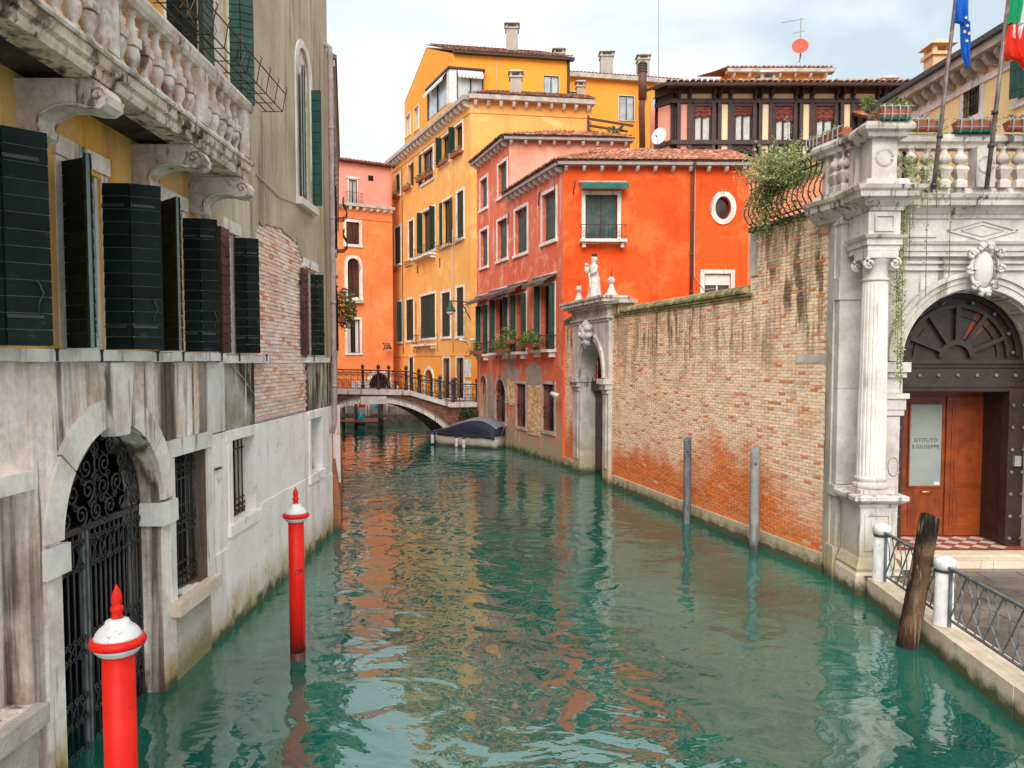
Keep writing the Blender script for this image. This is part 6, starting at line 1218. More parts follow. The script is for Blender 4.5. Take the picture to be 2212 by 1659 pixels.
# statue: a draped, crowned, standing woman holding a child, carved as one continuous figure
def figure():
    stt = thing('statue', 'white marble statue of a crowned draped woman with child standing on the stone doorway', 'statue', FW.pt(2.9, -.02, 6.085)); c = FW.pt(2.9, -.02, 6.085)
    f3 = lambda x, y, z: tuple(c + Vector((FW.u.x * x + FW.n.x * y, FW.u.y * x + FW.n.y * y, z)))
    prof = [(0, .26, .22), (.08, .27, .23), (.2, .24, .21), (.4, .22, .19), (.6, .205, .175), (.75, .20, .16), (.86, .165, .14), (.98, .175, .14), (1.08, .20, .145), (1.17, .19, .13), (1.22, .085, .08), (1.26, .075, .075), (1.30, .095, .10), (1.37, .105, .115), (1.44, .09, .10), (1.49, .04, .05)]
    k = 28; vs = []
    for j, (z, a, b) in enumerate(prof):
        sway = .05 * math.sin(z * 4.2)
        for i in range(k): t = 2 * math.pi * i / k; fold = 1 + (.11 * math.sin(t * 7 + z * 3.0) * max(0, 1 - z / 1.2) + .05 * math.sin(t * 4 - z * 9)) * (1 if z < 1.15 else .2); vs.append(f3(sway + a * fold * math.cos(t), b * fold * math.sin(t), z))
    m = M(); m.add(vs, [(j * k + i, j * k + (i + 1) % k, (j + 1) * k + (i + 1) % k, (j + 1) * k + i) for j in range(len(prof) - 1) for i in range(k)] + [tuple((len(prof) - 1) * k + i for i in range(k))], True)
    for pts, r, r1 in (([(.17, 0, 1.12), (.26, .05, .92), (.14, .2, .86)], .065, .05), ([(-.17, 0, 1.12), (-.27, .06, .95), (-.16, .2, .95)], .065, .05), ([(.1, .16, .2), (.16, .2, .55), (.02, .19, .9)], .05, .03)): m.tube([f3(*p) for p in pts], r, 8, True, r1)
    for p, r in (((-.13, .22, 1.02), (.09, .08, .13)), ((-.12, .24, 1.2), (.06, .06, .07))): q = rock(f3(*p), r, seed=p[2], rough=.15); m.add(q.v, q.f, True)
    m.build('figure', STATUE, stt); m = M(); m.lathe(f3(.045 * 0 + .0, 0, 1.45), [(.07, 0), (.085, .04), (.10, .10), (.06, .11)], 8, False); m.build('crown', DIRTSHADE, stt); m = M(); m.lathe(c, [(.30, 0), (.30, .05), (.27, .07)], 12); m.build('plinth', PORT, stt)
figure()
# ================================================================== GATEHOUSE PORTAL
FG2 = Fr((5.9, 13.9), (12.0, 13.9)); gh = thing('gatehouse', 'ornate white stone gatehouse with fluted column, arched doorway and balustraded terrace on the right', 'building', (8.4, 14, .35)); XC, RA, ZSP = 8.4, 1.30, 4.0
def S(x): return x - 5.9
H5 = [dict(s0=S(XC - RA), s1=S(XC + RA), z0=.5, z1=ZSP + RA, arch=RA, depth=.60, nosill=True)]
m = M(); facade(m, FG2, .55, 6.1, .3, 6.9, H5); m.build('wall', PORT, gh)
m = M(); m.vext([(5.975, 14.50), (5.94, 14.12), (6.5, 14.05), (6.5, 15.2), (6.2, 15.2)], -.6, 6.9); m.build('corner_pier', PORT, gh)
m = M(); m.quad((6.1, 16.9, 7.0), (6.1, 13.95, 7.0), (12, 13.95, 7.0), (12, 16.9, 7.0)); m.build('terrace_floor', PAVE, gh)
m = M(); m.quad((5.5, 17, 0), (12, 17, 0), (12, 17, 7), (5.5, 17, 7)); m.quad((12, 13.9, 0), (12, 17, 0), (12, 17, 7), (12, 13.9, 7)); m.build('rear_wall', PORT, gh)
# outer pilaster stones with open joints
for i, (z0, z1) in enumerate(((-.5, .62), (.625, 1.55), (1.555, 1.75), (1.76, 3.5), (3.505, 5.1), (5.105, 5.5), (5.505, 6.45), (6.455, 6.62))):
    w = {0: .06, 2: .05, 5: .03, 7: .04}.get(i, 0); m = M(); m.wbox(5.97 - w, 6.40, 13.92 - w, 14.2, z0, z1); m.build('pilaster_stone', PORT, gh)
m = M(); m.wbox(6.40, 6.56, 13.80, 13.93, 1.8, 5.45); m.build('half_pilaster', PORT, gh)
# pedestal of the column
pp = [(6.02, 13.75), (6.02, 13.02), (6.62, 13.02), (6.62, 13.88)]
for prf, mt in (([(-.3, -.6), (.10, -.6), (.10, .35), (.08, .40), (-.3, .40)], KERB), ([(-.3, .403), (.07, .403), (.08, .46), (.05, .52), (.02, .60), (0, .64), (-.3, .64)], PORT), ([(-.3, .643), (0, .643), (0, 1.50), (-.3, 1.50)], PORT), ([(-.3, 1.503), (.02, 1.503), (.04, 1.56), (.12, 1.60), (.16, 1.64), (.16, 1.70), (.14, 1.72), (-.3, 1.72)], PORTD)):
    m = M(); m.sweep(pp, prf); m.build('pedestal', mt, gh)
m = M(); m.wbox(6.0, 6.64, 13.05, 13.88, 1.60, 1.722); m.build('pedestal_top', PORTD, gh); m = M(); m.wbox(6.1, 6.54, 13.0, 13.018, .75, 1.4)
for a, b, c, d in ((6.10, 6.14, .75, 1.4), (6.50, 6.54, .75, 1.4), (6.14, 6.50, .75, .79), (6.14, 6.50, 1.36, 1.4)):
    m = M(); m.wbox(a, b, 13.0, 13.019, c, d); m.build('panel_moulding', PORT, gh)
# fluted column
cc = Vector((6.32, 13.32, 0)); m = M(); m.wbox(6.03, 6.61, 13.03, 13.61, 1.724, 1.80); m.lathe(cc + Vector((0, 0, 1.80)), [(.28, 0), (.295, .04), (.28, .09), (.25, .10), (.245, .13), (.265, .15), (.262, .19), (.245, .20)], 24); col = m.build('column_base', PORT, gh)
m = M(); vs = []; k = 80; zs = [2.0, 2.05, 3.0, 4.2, 5.25, 5.33, 5.36]
for j, z in enumerate(zs):
    r = .235 - .03 * max(0, (z - 3) / 2.4)
    for i in range(k): t = 2 * math.pi * i / k; fl = .0 if j in (0, 5, 6) else (.018 * max(0, math.sin(t * 20)) ** .7 if math.sin(t * 20) > 0 else 0); vs.append(cc + Vector(((r - fl) * math.cos(t), (r - fl) * math.sin(t), z)))
m.add(vs, [(j * k + i, j * k + (i + 1) % k, (j + 1) * k + (i + 1) % k, (j + 1) * k + i) for j in range(len(zs) - 1) for i in range(k)]); m.build('column_shaft', WHITE, gh)
m = M(); m.lathe(cc + Vector((0, 0, 5.36)), [(.215, 0), (.235, .02), (.22, .05), (.20, .06), (.205, .30), (.25, .36), (.25, .38)], 24); m.wbox(6.06, 6.58, 13.06, 13.58, 5.74, 5.86)
cap_ = m.build('column_capital', PORT, gh)
for dx in (-1, 1):
    for dy in (-1, 1):
        m = M(); f_ = Fr((cc.x + dx * .22 - .1, cc.y + dy * .24), (cc.x + dx * .22 + .1, cc.y + dy * .24)); m.tube(spiral(f_, 0, .1, 5.64, .10, 1.6, math.pi / 2, -dx, 18, .15), .03, 6); m.build('volute', PORT, cap_)
# inner jamb pilasters + imposts
for x0, x1 in ((6.72, 7.10), (9.70, 10.08)):
    m = M(); m.wbox(x0 + .04, x1 - .03, 13.84, 13.895, .5, 3.0); m.build('jamb_pilaster', PORT, gh)
    for (o, z0, z1) in ((.03, 3.02, 3.12), (.05, 3.125, 3.32), (.09, 3.325, 3.42), (.0, 3.425, 3.70), (.05, 3.705, 3.80), (.10, 3.805, 3.98)): m = M(); m.wbox(x0, x1 + (o if x0 < 8 else 0), 13.86 - o - .02, 13.89 if x0 > 8 else 13.895, z0, z1); m.build('impost', PORT, gh)
m = M()
for i in range(20): t = 2 * math.pi * i / 20; t2 = 2 * math.pi * (i + 1) / 20; m.tube([(6.97 + .09 * math.cos(t), 13.83, 2.1 + .17 * math.sin(t)), (6.97 + .09 * math.cos(t2), 13.83, 2.1 + .17 * math.sin(t2))], .014, 4)
m.build('oval_carving', PORT, gh)
# archivolt rings and coffered intrados
for r0, r1, n0, n1_ in ((1.303, 1.42, 0, .05), (1.42, 1.52, 0, .075), (1.52, 1.60, 0, .12)): m = M(); m.ring(FG2, S(XC), ZSP, r0, r1, -.02, n1_, 0, 180, 36); m.build('archivolt', PORT, gh)
for i in range(9): a0 = 6 + i * 18.9; m = M(); m.ring(FG2, S(XC), ZSP, 1.265, 1.30, -.50, -.44, a0, a0 + 16, 6); m.ring(FG2, S(XC), ZSP, 1.265, 1.30, -.12, -.06, a0, a0 + 16, 6); m.ring(FG2, S(XC), ZSP, 1.265, 1.30, -.44, -.12, a0, a0 + 2, 1); m.ring(FG2, S(XC), ZSP, 1.265, 1.30, -.44, -.12, a0 + 14, a0 + 16, 1); m.build('coffer', PORT, gh)
# entablature, cornice, parapet following the projecting pier
path = [(5.79, 14.62), (5.88, 14.25), (6.06, 13.78), (6.06, 13.06), (6.60, 13.06), (6.60, 13.80), (12.1, 13.80)]
def band(prf, mt, nm='entablature', pth=path): m = M(); m.sweep(pth, prf); return m.build(nm, mt, gh)
pier_ = path[2:]
band([(-.5, 5.863), (.0, 5.863), (.0, 5.95), (.03, 5.955), (.03, 6.05), (.07, 6.07), (.09, 6.12), (-.5, 6.12)], PORT, 'architrave', pier_); band([(-.5, 6.123), (0, 6.123), (0, 6.52), (-.5, 6.52)], PORT, 'frieze', pier_)
band([(-.5, 6.523), (.03, 6.523), (.05, 6.58), (.08, 6.60), (.14, 6.66), (.16, 6.68), (.24, 6.72), (.25, 6.80), (.29, 6.84), (.31, 6.90), (-.5, 6.90)], PORTD, 'cornice')
band([(-.5, 6.903), (.20, 6.903), (.20, 6.93), (.10, 6.96), (.08, 7.04), (-.3, 7.04)], PORTD, 'plinth')
band([(-.16, 7.74), (.06, 7.74), (.08, 7.80), (.14, 7.84), (.15, 7.90), (.11, 7.97), (-.16, 7.97)], PORTD, 'coping')
for a, b, c, d in ((6.16, 6.50, 6.18, 6.21), (6.16, 6.50, 6.43, 6.46), (6.16, 6.19, 6.21, 6.43), (6.47, 6.50, 6.21, 6.43)): m = M(); m.wbox(a, b, 13.03, 13.058, c, d); m.build('panel_moulding', PORT, gh)
dc, dzz = 8.42, 6.32; o_ = [(-.62, 0), (0, -.17), (.62, 0), (0, .17)]; m = M()
for j in range(4): p, q = o_[j], o_[(j + 1) % 4]; m.beam((dc + p[0], 13.79, dzz + p[1]), (dc + q[0], 13.79, dzz + q[1]), .03, .03); m.beam((dc + p[0] * .6, 13.79, dzz + p[1] * .6), (dc + q[0] * .6, 13.79, dzz + q[1] * .6), .02, .02)
m.build('diamond_moulding', PORT, gh)
for x0, x1, z in ((6.65, 7.6, 6.2), (9.2, 12, 6.2), (6.65, 12, 5.62), (6.65, 12, 5.74)): m = M(); m.wbox(x0, x1, 13.76 if z > 6 else 13.84, 13.80 if z > 6 else 13.9, z, z + .04); m.build('fillet', PORT, gh)
# cartouche over the arch
ct = rock((8.40, 13.72, 5.62), (.19, .12, .34), seed=9, rough=.05).build('cartouche', PORT, gh)
for (x, z, r, d) in ((-.30, .30, .11, 1), (.30, .32, .11, -1), (-.34, -.02, .09, -1), (.34, .02, .09, 1), (-.22, -.36, .09, 1), (.22, -.34, .09, -1), (-.1, .44, .08, 1), (.1, .46, .08, -1), (-.07, -.5, .06, 1), (.07, -.5, .06, -1)):
    m = M(); f_ = Fr((8.40 + x * .8 - .1, 13.62), (8.40 + x * .8 + .1, 13.62)); m.tube(spiral(f_, 0, .1, 5.62 + z * .85, r * .85, 1.3, 0 if x < 0 else math.pi, d, 14, .2), .035, 6); m.build('cartouche_scroll', PORT, ct)
m = M(); pts = [(8.40 + .24 * math.cos(t / 24 * 2 * math.pi), 13.66, 5.62 + .37 * math.sin(t / 24 * 2 * math.pi)) for t in range(25)]; m.tube(pts, .035, 6); m.build('cartouche_rim', PORT, ct)
# balustrade
def baluster2(mt):
    m = M(); m.lathe((0, 0, 0), [(.085, .36), (.075, .38), (.05, .40), (.06, .41), (.115, .455), (.125, .50), (.10, .56), (.06, .60), (.052, .66), (.075, .68), (.075, .70)], 14)
    for (w0, z0, w1, z1) in ((.095, 0, .095, .10), (.095, .10, .05, .155), (.055, .155, .115, .31), (.115, .31, .09, .36)): m.add([(-w0, -w0, z0), (w0, -w0, z0), (w0, w0, z0), (-w0, w0, z0), (-w1, -w1, z1), (w1, -w1, z1), (w1, w1, z1), (-w1, w1, z1)], [(0, 3, 2, 1), (4, 5, 6, 7), (0, 1, 5, 4), (1, 2, 6, 5), (2, 3, 7, 6), (3, 0, 4, 7)])
    return m.mesh('baluster', mt)
B2 = baluster2(PORTD); ms = [Matrix.Translation((6.80 + .285 * i, 13.72, 7.042)) for i in range(5)] + [Matrix.Translation((8.70 + .285 * i, 13.72, 7.042)) for i in range(6)]
ms += [Matrix.Translation((6.03 - .06 * i, 13.98 + .2 * i, 7.042)) for i in range(2)]; pieces('baluster', B2, ms, gh)
for (x0, x1, y0, y1) in ((6.12, 6.54, 13.12, 13.5), (6.06, 6.22, 13.66, 13.86), (5.86, 6.0, 14.36, 14.54), (8.17, 8.50, 13.60, 13.86), (10.45, 10.8, 13.6, 13.86)):
    m = M(); m.wbox(x0, x1, y0, y1, 7.042, 7.738); o = m.build('pier', PORT, gh); m = M(); cx = (x0 + x1) / 2
    for rr in (.125, .15):
        if x1 - x0 > .3: m.tube([(cx + rr * math.cos(t / 20 * 2 * math.pi), y0 - .003, 7.42 + rr * math.sin(t / 20 * 2 * math.pi)) for t in range(21)], .010, 4)
    if x1 - x0 > .3: m.build('roundel', PORT, o)
# timber door assembly
dr = M().wbox(7.05, 9.75, 14.45, 14.60, 3.42, 4.02).build('door_frame', DOORD, gh)
for x0, x1 in ((7.05, 7.42), (9.40, 9.75)): m = M(); m.wbox(x0, x1, 14.40, 14.62, .5, 3.44); m.build('frame_post', DOORD, dr)
for (o, z0, z1) in ((.03, 3.44, 3.52), (.06, 3.52, 3.60), (.02, 3.6, 3.86), (.05, 3.88, 3.95), (.09, 3.95, 4.02)): m = M(); m.wbox(7.1, 9.7, 14.45 - o, 14.46, z0, z1); m.build('frame_moulding', DOORD, dr)
m = M(); m.lathe((0, 0, 0), [(.045, 0), (.05, .02), (.03, .045), (.0, .06)], 10); 
sm_ = M(); sm_.lathe((0, 0, 0), [(.036, 0), (.04, .015), (.02, .035)], 8, mat=Matrix.Rotation(math.pi / 2, 3, 'X')); STUD = sm_.mesh('stud', IRONG)
pieces('stud', STUD, [Matrix.Translation((7.35 + i * .36, 14.43, 3.73)) for i in range(7)] + [Matrix.Translation((x, 14.395, z)) for x in (7.12, 7.34, 9.47, 9.68) for z in [.65 + .42 * i for i in range(7)]], dr)
FD = Fr((7.1, 14.50), (9.7, 14.50)); m = M(); m.ext(FD, [(1.3 + 1.3 * math.cos(t * math.pi / 24), 4.02 + 1.3 * math.sin(t * math.pi / 24)) for t in range(25)], -.1, 0); fn = m.build('fanlight', DOORD, gh)
for r0, r1, n in ((1.12, 1.2, .06), (.93, 1.0, .08), (.24, .34, .09), (.78, .80, .04)): m = M(); m.ring(FD, 1.3, 4.06, r0, r1, 0, n, 2, 178, 28); m.build('fanlight_ring', DOORD, fn)
for i in range(5): a = 22 + i * 34; m = M(); t = math.radians(a); m.beam(FD.pt(1.3 + .3 * math.cos(t), .05, 4.08 + .3 * math.sin(t)), FD.pt(1.3 + .95 * math.cos(t), .05, 4.08 + .95 * math.sin(t)), .09, .08); m.build('fanlight_spoke', DOORD, fn)
m = M(); m.ring(FD, 1.3, 4.08, .36, .92, .0, .012, 45, 66, 4); m.build('fanlight_pane', DOORW, fn)
pieces('stud', STUD, [Matrix.Translation((8.4 + 1.06 * math.cos(math.radians(a)), 14.44, 4.06 + 1.06 * math.sin(math.radians(a)))) for a in (5, 25, 50, 75, 105, 130, 155, 175)], gh)
# vestibule
m = M(); m.quad((7.1, 14.6, .5), (7.1, 15.3, .5), (7.1, 15.3, 3.44), (7.1, 14.6, 3.44)); m.quad((9.45, 14.6, .5), (9.42, 15.3, .5), (9.42, 15.3, 3.44), (9.45, 14.6, 3.44)); m.quad((7.1, 14.6, 3.43), (9.45, 14.6, 3.43), (9.45, 15.3, 3.43), (7.1, 15.3, 3.43)); m.build('vestibule_wall', DOORD, gh)
m = M(); m.wbox(7.1, 9.45, 15.26, 15.3, .5, 3.44); dl = m.build('inner_door', DOORW, gh); Y0 = 15.22
for x0, x1 in ((7.55, 8.66), (8.70, 9.42)): m = M(); m.wbox(x0, x1, Y0, 15.258, .52, 3.3); m.build('door_leaf', DOORW, dl)
GX0, GX1, GZ0, GZ1 = 7.97, 8.60, 1.52, 3.14
m = M(); m.wbox(GX0, GX1, Y0 - .012, Y0 - .001, GZ0, GZ1); m.build('glass_pane', FROST, dl)
for a, b, c, d in ((GX0 - .03, GX0, GZ0 - .03, GZ1 + .03), (GX1, GX1 + .03, GZ0 - .03, GZ1 + .03), (GX0, GX1, GZ0 - .03, GZ0), (GX0, GX1, GZ1, GZ1 + .03)): m = M(); m.wbox(a, b, Y0 - .03, Y0 - .001, c, d); m.build('glazing_bead', DOORW, dl)
for a, b, c, d in ((7.97, 8.60, .66, 1.22), (8.80, 9.32, .66, 1.35), (8.80, 9.32, 1.5, 3.1)): m = M(); m.wbox(a, b, Y0 - .015, Y0 - .001, c, d); m.build('door_panel', DOORW, dl); m = M(); m.wbox(a + .05, b - .05, Y0 - .025, Y0 - .015, c + .05, d - .05); m.build('door_panel', DOORW, dl)
m = M(); m.tube([(8.18, Y0 - .05, 1.40), (8.24, Y0 - .08, 1.41), (8.36, Y0 - .08, 1.41), (8.42, Y0 - .05, 1.40)], .018, 6); m.build('door_handle', BRASS, dl); m = M(); m.wbox(8.47, 8.58, Y0 - .018, Y0 - .012, 1.54, 1.60); m.build('paper_notice', SASHW, dl)
m = M(); m.wbox(9.50, 9.62, 14.34, 14.40, 2.03, 2.22); m.build('intercom', GUTT, gh)
def text(body_, x, z, h, par, y):
    cu = bpy.data.curves.new('lettering', 'FONT'); cu.body = body_; cu.size = h; cu.align_x = 'CENTER'; cu.extrude = .002; cu.space_character = 1.12
    tmp = bpy.data.objects.new('lettering_source', cu); COL.objects.link(tmp); dg = bpy.context.evaluated_depsgraph_get(); me = bpy.data.meshes.new_from_object(tmp.evaluated_get(dg)); bpy.data.objects.remove(tmp); bpy.data.curves.remove(cu)
    me.materials.clear(); me.materials.append(LETTER); o = bpy.data.objects.new('lettering', me); COL.objects.link(o); o.parent = par; o.rotation_euler = (math.pi / 2, 0, 0); o.location = Vector((x, y, z)) - wloc(par)
text('ISTITUTO', 8.285, 2.40, .10, dl, Y0 - .016); text('S.GIUSEPPE', 8.285, 2.27, .10, dl, Y0 - .016)
q1, q2 = [], []; w = .34; tm1 = M().add([(0, -w / 2, 0), (w / 2, 0, 0), (0, w / 2, 0), (-w / 2, 0, 0)], [(0, 1, 2, 3)]); 
for mt, par_ in ((MARW, 0), (MARR, 1)):
    me = M().add([(0, -w / 2 + .004, 0), (w / 2 - .004, 0, 0), (0, w / 2 - .004, 0), (-w / 2 + .004, 0, 0)], [(0, 1, 2, 3)]).mesh('floor_tile', mt); q = []
    for i in range(-1, 16):
        for j in range(-1, 12):
            if (i + j) % 2 == 0 and (j % 2) == par_:
                x, y = 7.2 + i * w / 2, 14.0 + j * w / 2
                if 7.2 < x < 9.4 and 14.0 < y < 15.1: q.append(Matrix.Translation((x, y, .508)))
    pieces('floor_tile', me, q, gh)
m = M(); m.quad((7.05, 13.9, .504), (9.75, 13.9, .504), (9.75, 15.3, .504), (7.05, 15.3, .504)); m.build('vestibule_floor', MARR, gh)
for a, b in ((6.9, 8.5), (8.51, 10.3)): m = M(); m.wbox(a, b, 13.30, 14.0, .3, .50); m.build('door_step', KERB, gh)
m = M(); m.wbox(6.95, 10.0, 13.62, 13.99, .503, .52); m.build('threshold', PIPEB if False else KERB, gh)
# ================================================================== FONDAMENTA: pavement, kerb, bollards, railing
EDG = [(6.02, 13.1), (5.96, 12.7), (5.60, 8.2), (4.95, 0), (4.8, -3)]
pv = M().add([(x, y, .345) for x, y in EDG] + [(16, -3, .345), (16, 13.5, .345), (6.02, 13.5, .345)], [tuple(range(8))[::-1]]).build('pavement', PAVEG, kind='structure')
def ex(y):
    for (a, ya), (b, yb) in zip(EDG, EDG[1:]):
        if yb <= y <= ya: return a + (b - a) * (ya - y) / (ya - yb)
    return EDG[-1][0]
y = 12.72
while y > -2.5:
    l = R.uniform(1.1, 1.7); a, b = y, y - l + .008; m = M(); e0, e1 = ex(a), ex(b); j = R.uniform(-.01, .01)
    m.hexa([(e0 + j, a, -.6), (e0 + .42, a, -.6), (e1 + .42, b, -.6), (e1 + j, b, -.6), (e0 + j, a, .372), (e0 + .42, a, .378), (e1 + .42, b, .378), (e1 + j, b, .372)]); m.build('kerb_stone', KERB, pv); y -= l
y = 13.4; rowi = 0; cnt = 0
while y > 5.5:
    h = .34; x = ex(max(y - h, -2)) + .44; x = max(x, 0)
    while x < 11.5 and cnt < 290:
        w_ = R.uniform(.55, .95); a0 = x; x1 = x + w_
        if not (a0 < 6.7 and y > 12.9): m = M(); z = .372 + R.uniform(-.003, .003); l0 = ex(min(y, 13)) + .44 if a0 < 6.6 and x == max(ex(max(y - h, -2)) + .44, 0) else a0; m.hexa([(max(l0, a0) + .004, y - .004, .3), (x1 - .004, y - .004, .3), (x1 - .004, y - h + .004, .3), (a0 + .004, y - h + .004, .3), (max(l0, a0) + .008, y - .008, z), (x1 - .008, y - .008, z), (x1 - .008, y - h + .008, z), (a0 + .008, y - h + .008, z)]); m.build('paving_stone', PAVE, pv); cnt += 1
        x = x1
    y -= h; rowi += 1
def bollard(x, y, lab, h=.98):
    t = thing('bollard', lab, 'bollard', (x, y, .375), 'white stone bollards along the quay edge'); m = M(); m.lathe((x, y, .375), [(.145, 0), (.145, .02), (.13, .03), (.13, .14), (.122, .15), (.117, h - .2)], 16); m.build('shaft', WHITEP, t); m = M(); m.lathe((x, y, .375 + h - .2), [(.117, 0), (.14, .01), (.145, .10), (.135, .13), (.10, .155), (.05, .17), (.0, .175)], 16); m.build('cap', WHITEP, t)
    m = M(); m.lathe((x, y, .375 + h - .235), [(.118, 0), (.13, .0), (.13, .03), (.118, .03)], 16); m.build('collar', IRON, t)
b1 = (6.10, 12.55); b2 = (5.94, 10.42); b3 = (5.78, 8.0); b4 = (5.6, 5.6)
bollard(*b1, 'white stone bollard furthest along, against the column pedestal'); bollard(*b2, 'nearer white stone bollard just right of the dark leaning mooring post'); bollard(*b3, 'white stone bollard outside the right edge, nearest the viewer')
def quay_rail(a, b, lab, off=.17):
    t = thing('quay_railing', lab, 'railing', (*a, .375)); f = Fr(a, b); L0, L1 = off, f.L - off; z0, z1 = .50, 1.20
    m = M(); m.beam(f.pt(L0 - .05, 0, z1), f.pt(L1 + .05, 0, z1), .05, .035); m.build('top_rail', IRONG, t); m = M(); m.beam(f.pt(L0, 0, z0), f.pt(L1, 0, z0), .03, .03); m.build('bottom_rail', IRONG, t)
    for s in (L0, L1): m = M(); m.beam(f.pt(s, 0, .40), f.pt(s, 0, z1), .035, .035); m.build('upright', IRONG, t)
    k = max(2, round((L1 - L0) / .42)); w = (L1 - L0) / k
    for i in range(k):
        s = L0 + w * i; zm = (z0 + z1) / 2
        for p in ([(s, z0), (s + w, z1)], [(s, z1), (s + w * .33, zm + .12), (s + w * .33, zm - .05), (s + w, z0)], [(s + w * .5, z1), (s + w * .75, zm + .1), (s + w * .75, zm - .1), (s + w * .5, z0)]):
            m = M(); m.tube([f.pt(a_, .0, b_) for a_, b_ in p], .012, 4, False); m.build('lattice_bar', IRONG, t)
quay_rail(b1, b2, 'grey iron lattice railing behind the dark leaning mooring post'); quay_rail(b2, b3, 'grey iron lattice railing running out of the right edge of view')
# ================================================================== MOORING POSTS
def redpost(x, y, T, lab, lean=(0, 0)):
    t = thing('mooring_post', lab, 'mooring post', (x, y, 0)); c = Vector((x, y, 0)); m = M(); m.lathe(c + Vector((0, 0, .10)), [(.101, 0), (.101, T - .56)], 24); s_ = m.build('shaft', REDP, t); m = M(); m.lathe(c + Vector((0, 0, -.8)), [(.101, 0), (.1015, .905)], 24); m.build('submerged_shaft', ALGAE, t)
    m = M(); m.beam(c + Vector((.098, -.03, .2)), c + Vector((.098, -.03, T - 1.35)), .02, .014); m.build('strip', REDP, s_)
    m = M(); m.lathe(c + Vector((0, 0, T - .465)), [(.105, 0), (.128, .015), (.130, .03), (.145, .035), (.150, .06)], 28); m.build('collar', WHITEP, t)
    m = M(); m.lathe(c + Vector((0, 0, T - .415)), [(.14, 0), (.168, .012), (.176, .035), (.168, .058), (.14, .072)], 28); m.build('ring', REDP, t)
    m = M(); m.lathe(c + Vector((0, 0, T - .347)), [(.150, 0), (.140, .012), (.135, .03), (.115, .055), (.08, .085), (.07, .11), (.035, .125)], 28); m.build('cap', WHITEP, t)
    m = M(); m.lathe(c + Vector((0, 0, T - .226)), [(.040, 0), (.034, .015), (.030, .035), (.040, .055), (.042, .068), (.034, .082), (.026, .09), (.032, .105), (.034, .135), (.026, .17), (.012, .205), (.003, .226)], 20); m.build('finial', REDP, t)
p1 = at(256, 1430, 5.0); redpost(p1.x, 5.0, 2.53, 'nearest red mooring post with white cap, in front of the iron water gate'); redpost(-2.88, 10.15, 2.33, 'smaller red mooring post with white cap standing further out in the canal')
def pole(px_, yb, yt, r, lab, mt=WOODG):
    c = gp(px_, yb); T = at(px_, yt, c.y).z; t = thing('mooring_pile', lab, 'mooring pile', c); m = M(); vs = []; k = 14; zs = [-.9, 0, .5, 1, T - .1, T - .02, T]
    for j, z in enumerate(zs):
        for i in range(k): a = 2 * math.pi * i / k; rr = r * (1 + .05 * math.sin(a * 3 + z)) * (1 if z < T - .01 else .7); vs.append((c.x + rr * math.cos(a) + .01 * math.sin(z * 3), c.y + rr * math.sin(a), z + (.03 * math.cos(a) if j > 3 else 0)))
    m.add(vs, [(j * k + i, j * k + (i + 1) % k, (j + 1) * k + (i + 1) % k, (j + 1) * k + i) for j in range(len(zs) - 1) for i in range(k)] + [tuple((len(zs) - 1) * k + i for i in range(k))], True); m.build('shaft', mt, t)
    m = M(); m.tube([(c.x - .02, c.y - r - .01, T - .35), (c.x - .02, c.y - r + .02, T - .33)], .02, 6); m.build('bolt', RUST, t)
pole(1483, 1130, 945, .095, 'dark grey timber pile, further of the two beside the brick wall', mat('dark_grey_weathered_timber', (.13, .14, .16), (.19, .20, .22), ns=3, fine=.2, streaks=[((.06, .06, .07), .5, .7, 12., .08)])); pole(1628, 1190, 966, .10, 'paler grey timber pile, nearer of the two beside the brick wall')
t = thing('mooring_pile', 'thick dark leaning timber mooring post with charred top beside the quay railing', 'mooring pile', (5.62, 10.6, 0)); m = M(); vs = []; k = 18; zs = [-.9, 0, .4, .8, 1.2, 1.5, 1.72, 1.82]
for j, z in enumerate(zs):
    for i in range(k): a = 2 * math.pi * i / k; rr = (.145 - .010 * z) * (1 + .05 * math.sin(a * 5 + z * .6) + .04 * math.sin(a * 3 + 1)); vs.append((5.55 + z * .15 + rr * math.cos(a), 10.6 + rr * math.sin(a), z + (.09 * math.cos(a + 2.6) if j > 5 else 0)))
m.add(vs, [(j * k + i, j * k + (i + 1) % k, (j + 1) * k + (i + 1) % k, (j + 1) * k + i) for j in range(len(zs) - 1) for i in range(k)] + [tuple((len(zs) - 1) * k + i for i in range(k))], True); m.build('trunk', WOODB, t)
# ================================================================== TERRACE PLANTERS, FLAGS, PLANTS
def planter(a, b, z, lab, tray, n=70, sz=.035):
    t = thing('planter', lab, 'planter', (*a, z), 'terracotta planters on the terrace coping'); f = Fr(a, b); m = M(); m.hexa([f.pt(.03, -.07, z + .04), f.pt(f.L - .03, -.07, z + .04), f.pt(f.L - .03, .07, z + .04), f.pt(.03, .07, z + .04), f.pt(0, -.1, z + .19), f.pt(f.L, -.1, z + .19), f.pt(f.L, .1, z + .19), f.pt(0, .1, z + .19)]); m.build('trough', TERRA, t)
    if tray: m = M(); m.box(f, .01, f.L - .01, -.10, .10, z + .005, z + .045); m.build('drip_tray', PGREEN, t)
    m = M(); [m.tube([f.pt(-.04, .12, zz), f.pt(f.L + .04, .12, zz)], .010, 4) for zz in (z + .08, z + .21)]; k = 4
    for i in range(k): s = f.L * (i + .3) / k; m.tube([f.pt(s, .10, z - .02), f.pt(s, .13, z + .05), f.pt(s, .13, z + .2), f.pt(s, .10, z + .24)], .014, 4)
    m.build('cradle', STEEL, t); m = M()
    for i in range(5): m.leaves(f.pt(f.L * (i + .5) / 5, 0, z + .22), (.12, .09, .06 + R.random() * .05), n // 5, sz)
    m.build('foliage', LEAF if n > 100 else LEAFP, t)
zc = 7.975
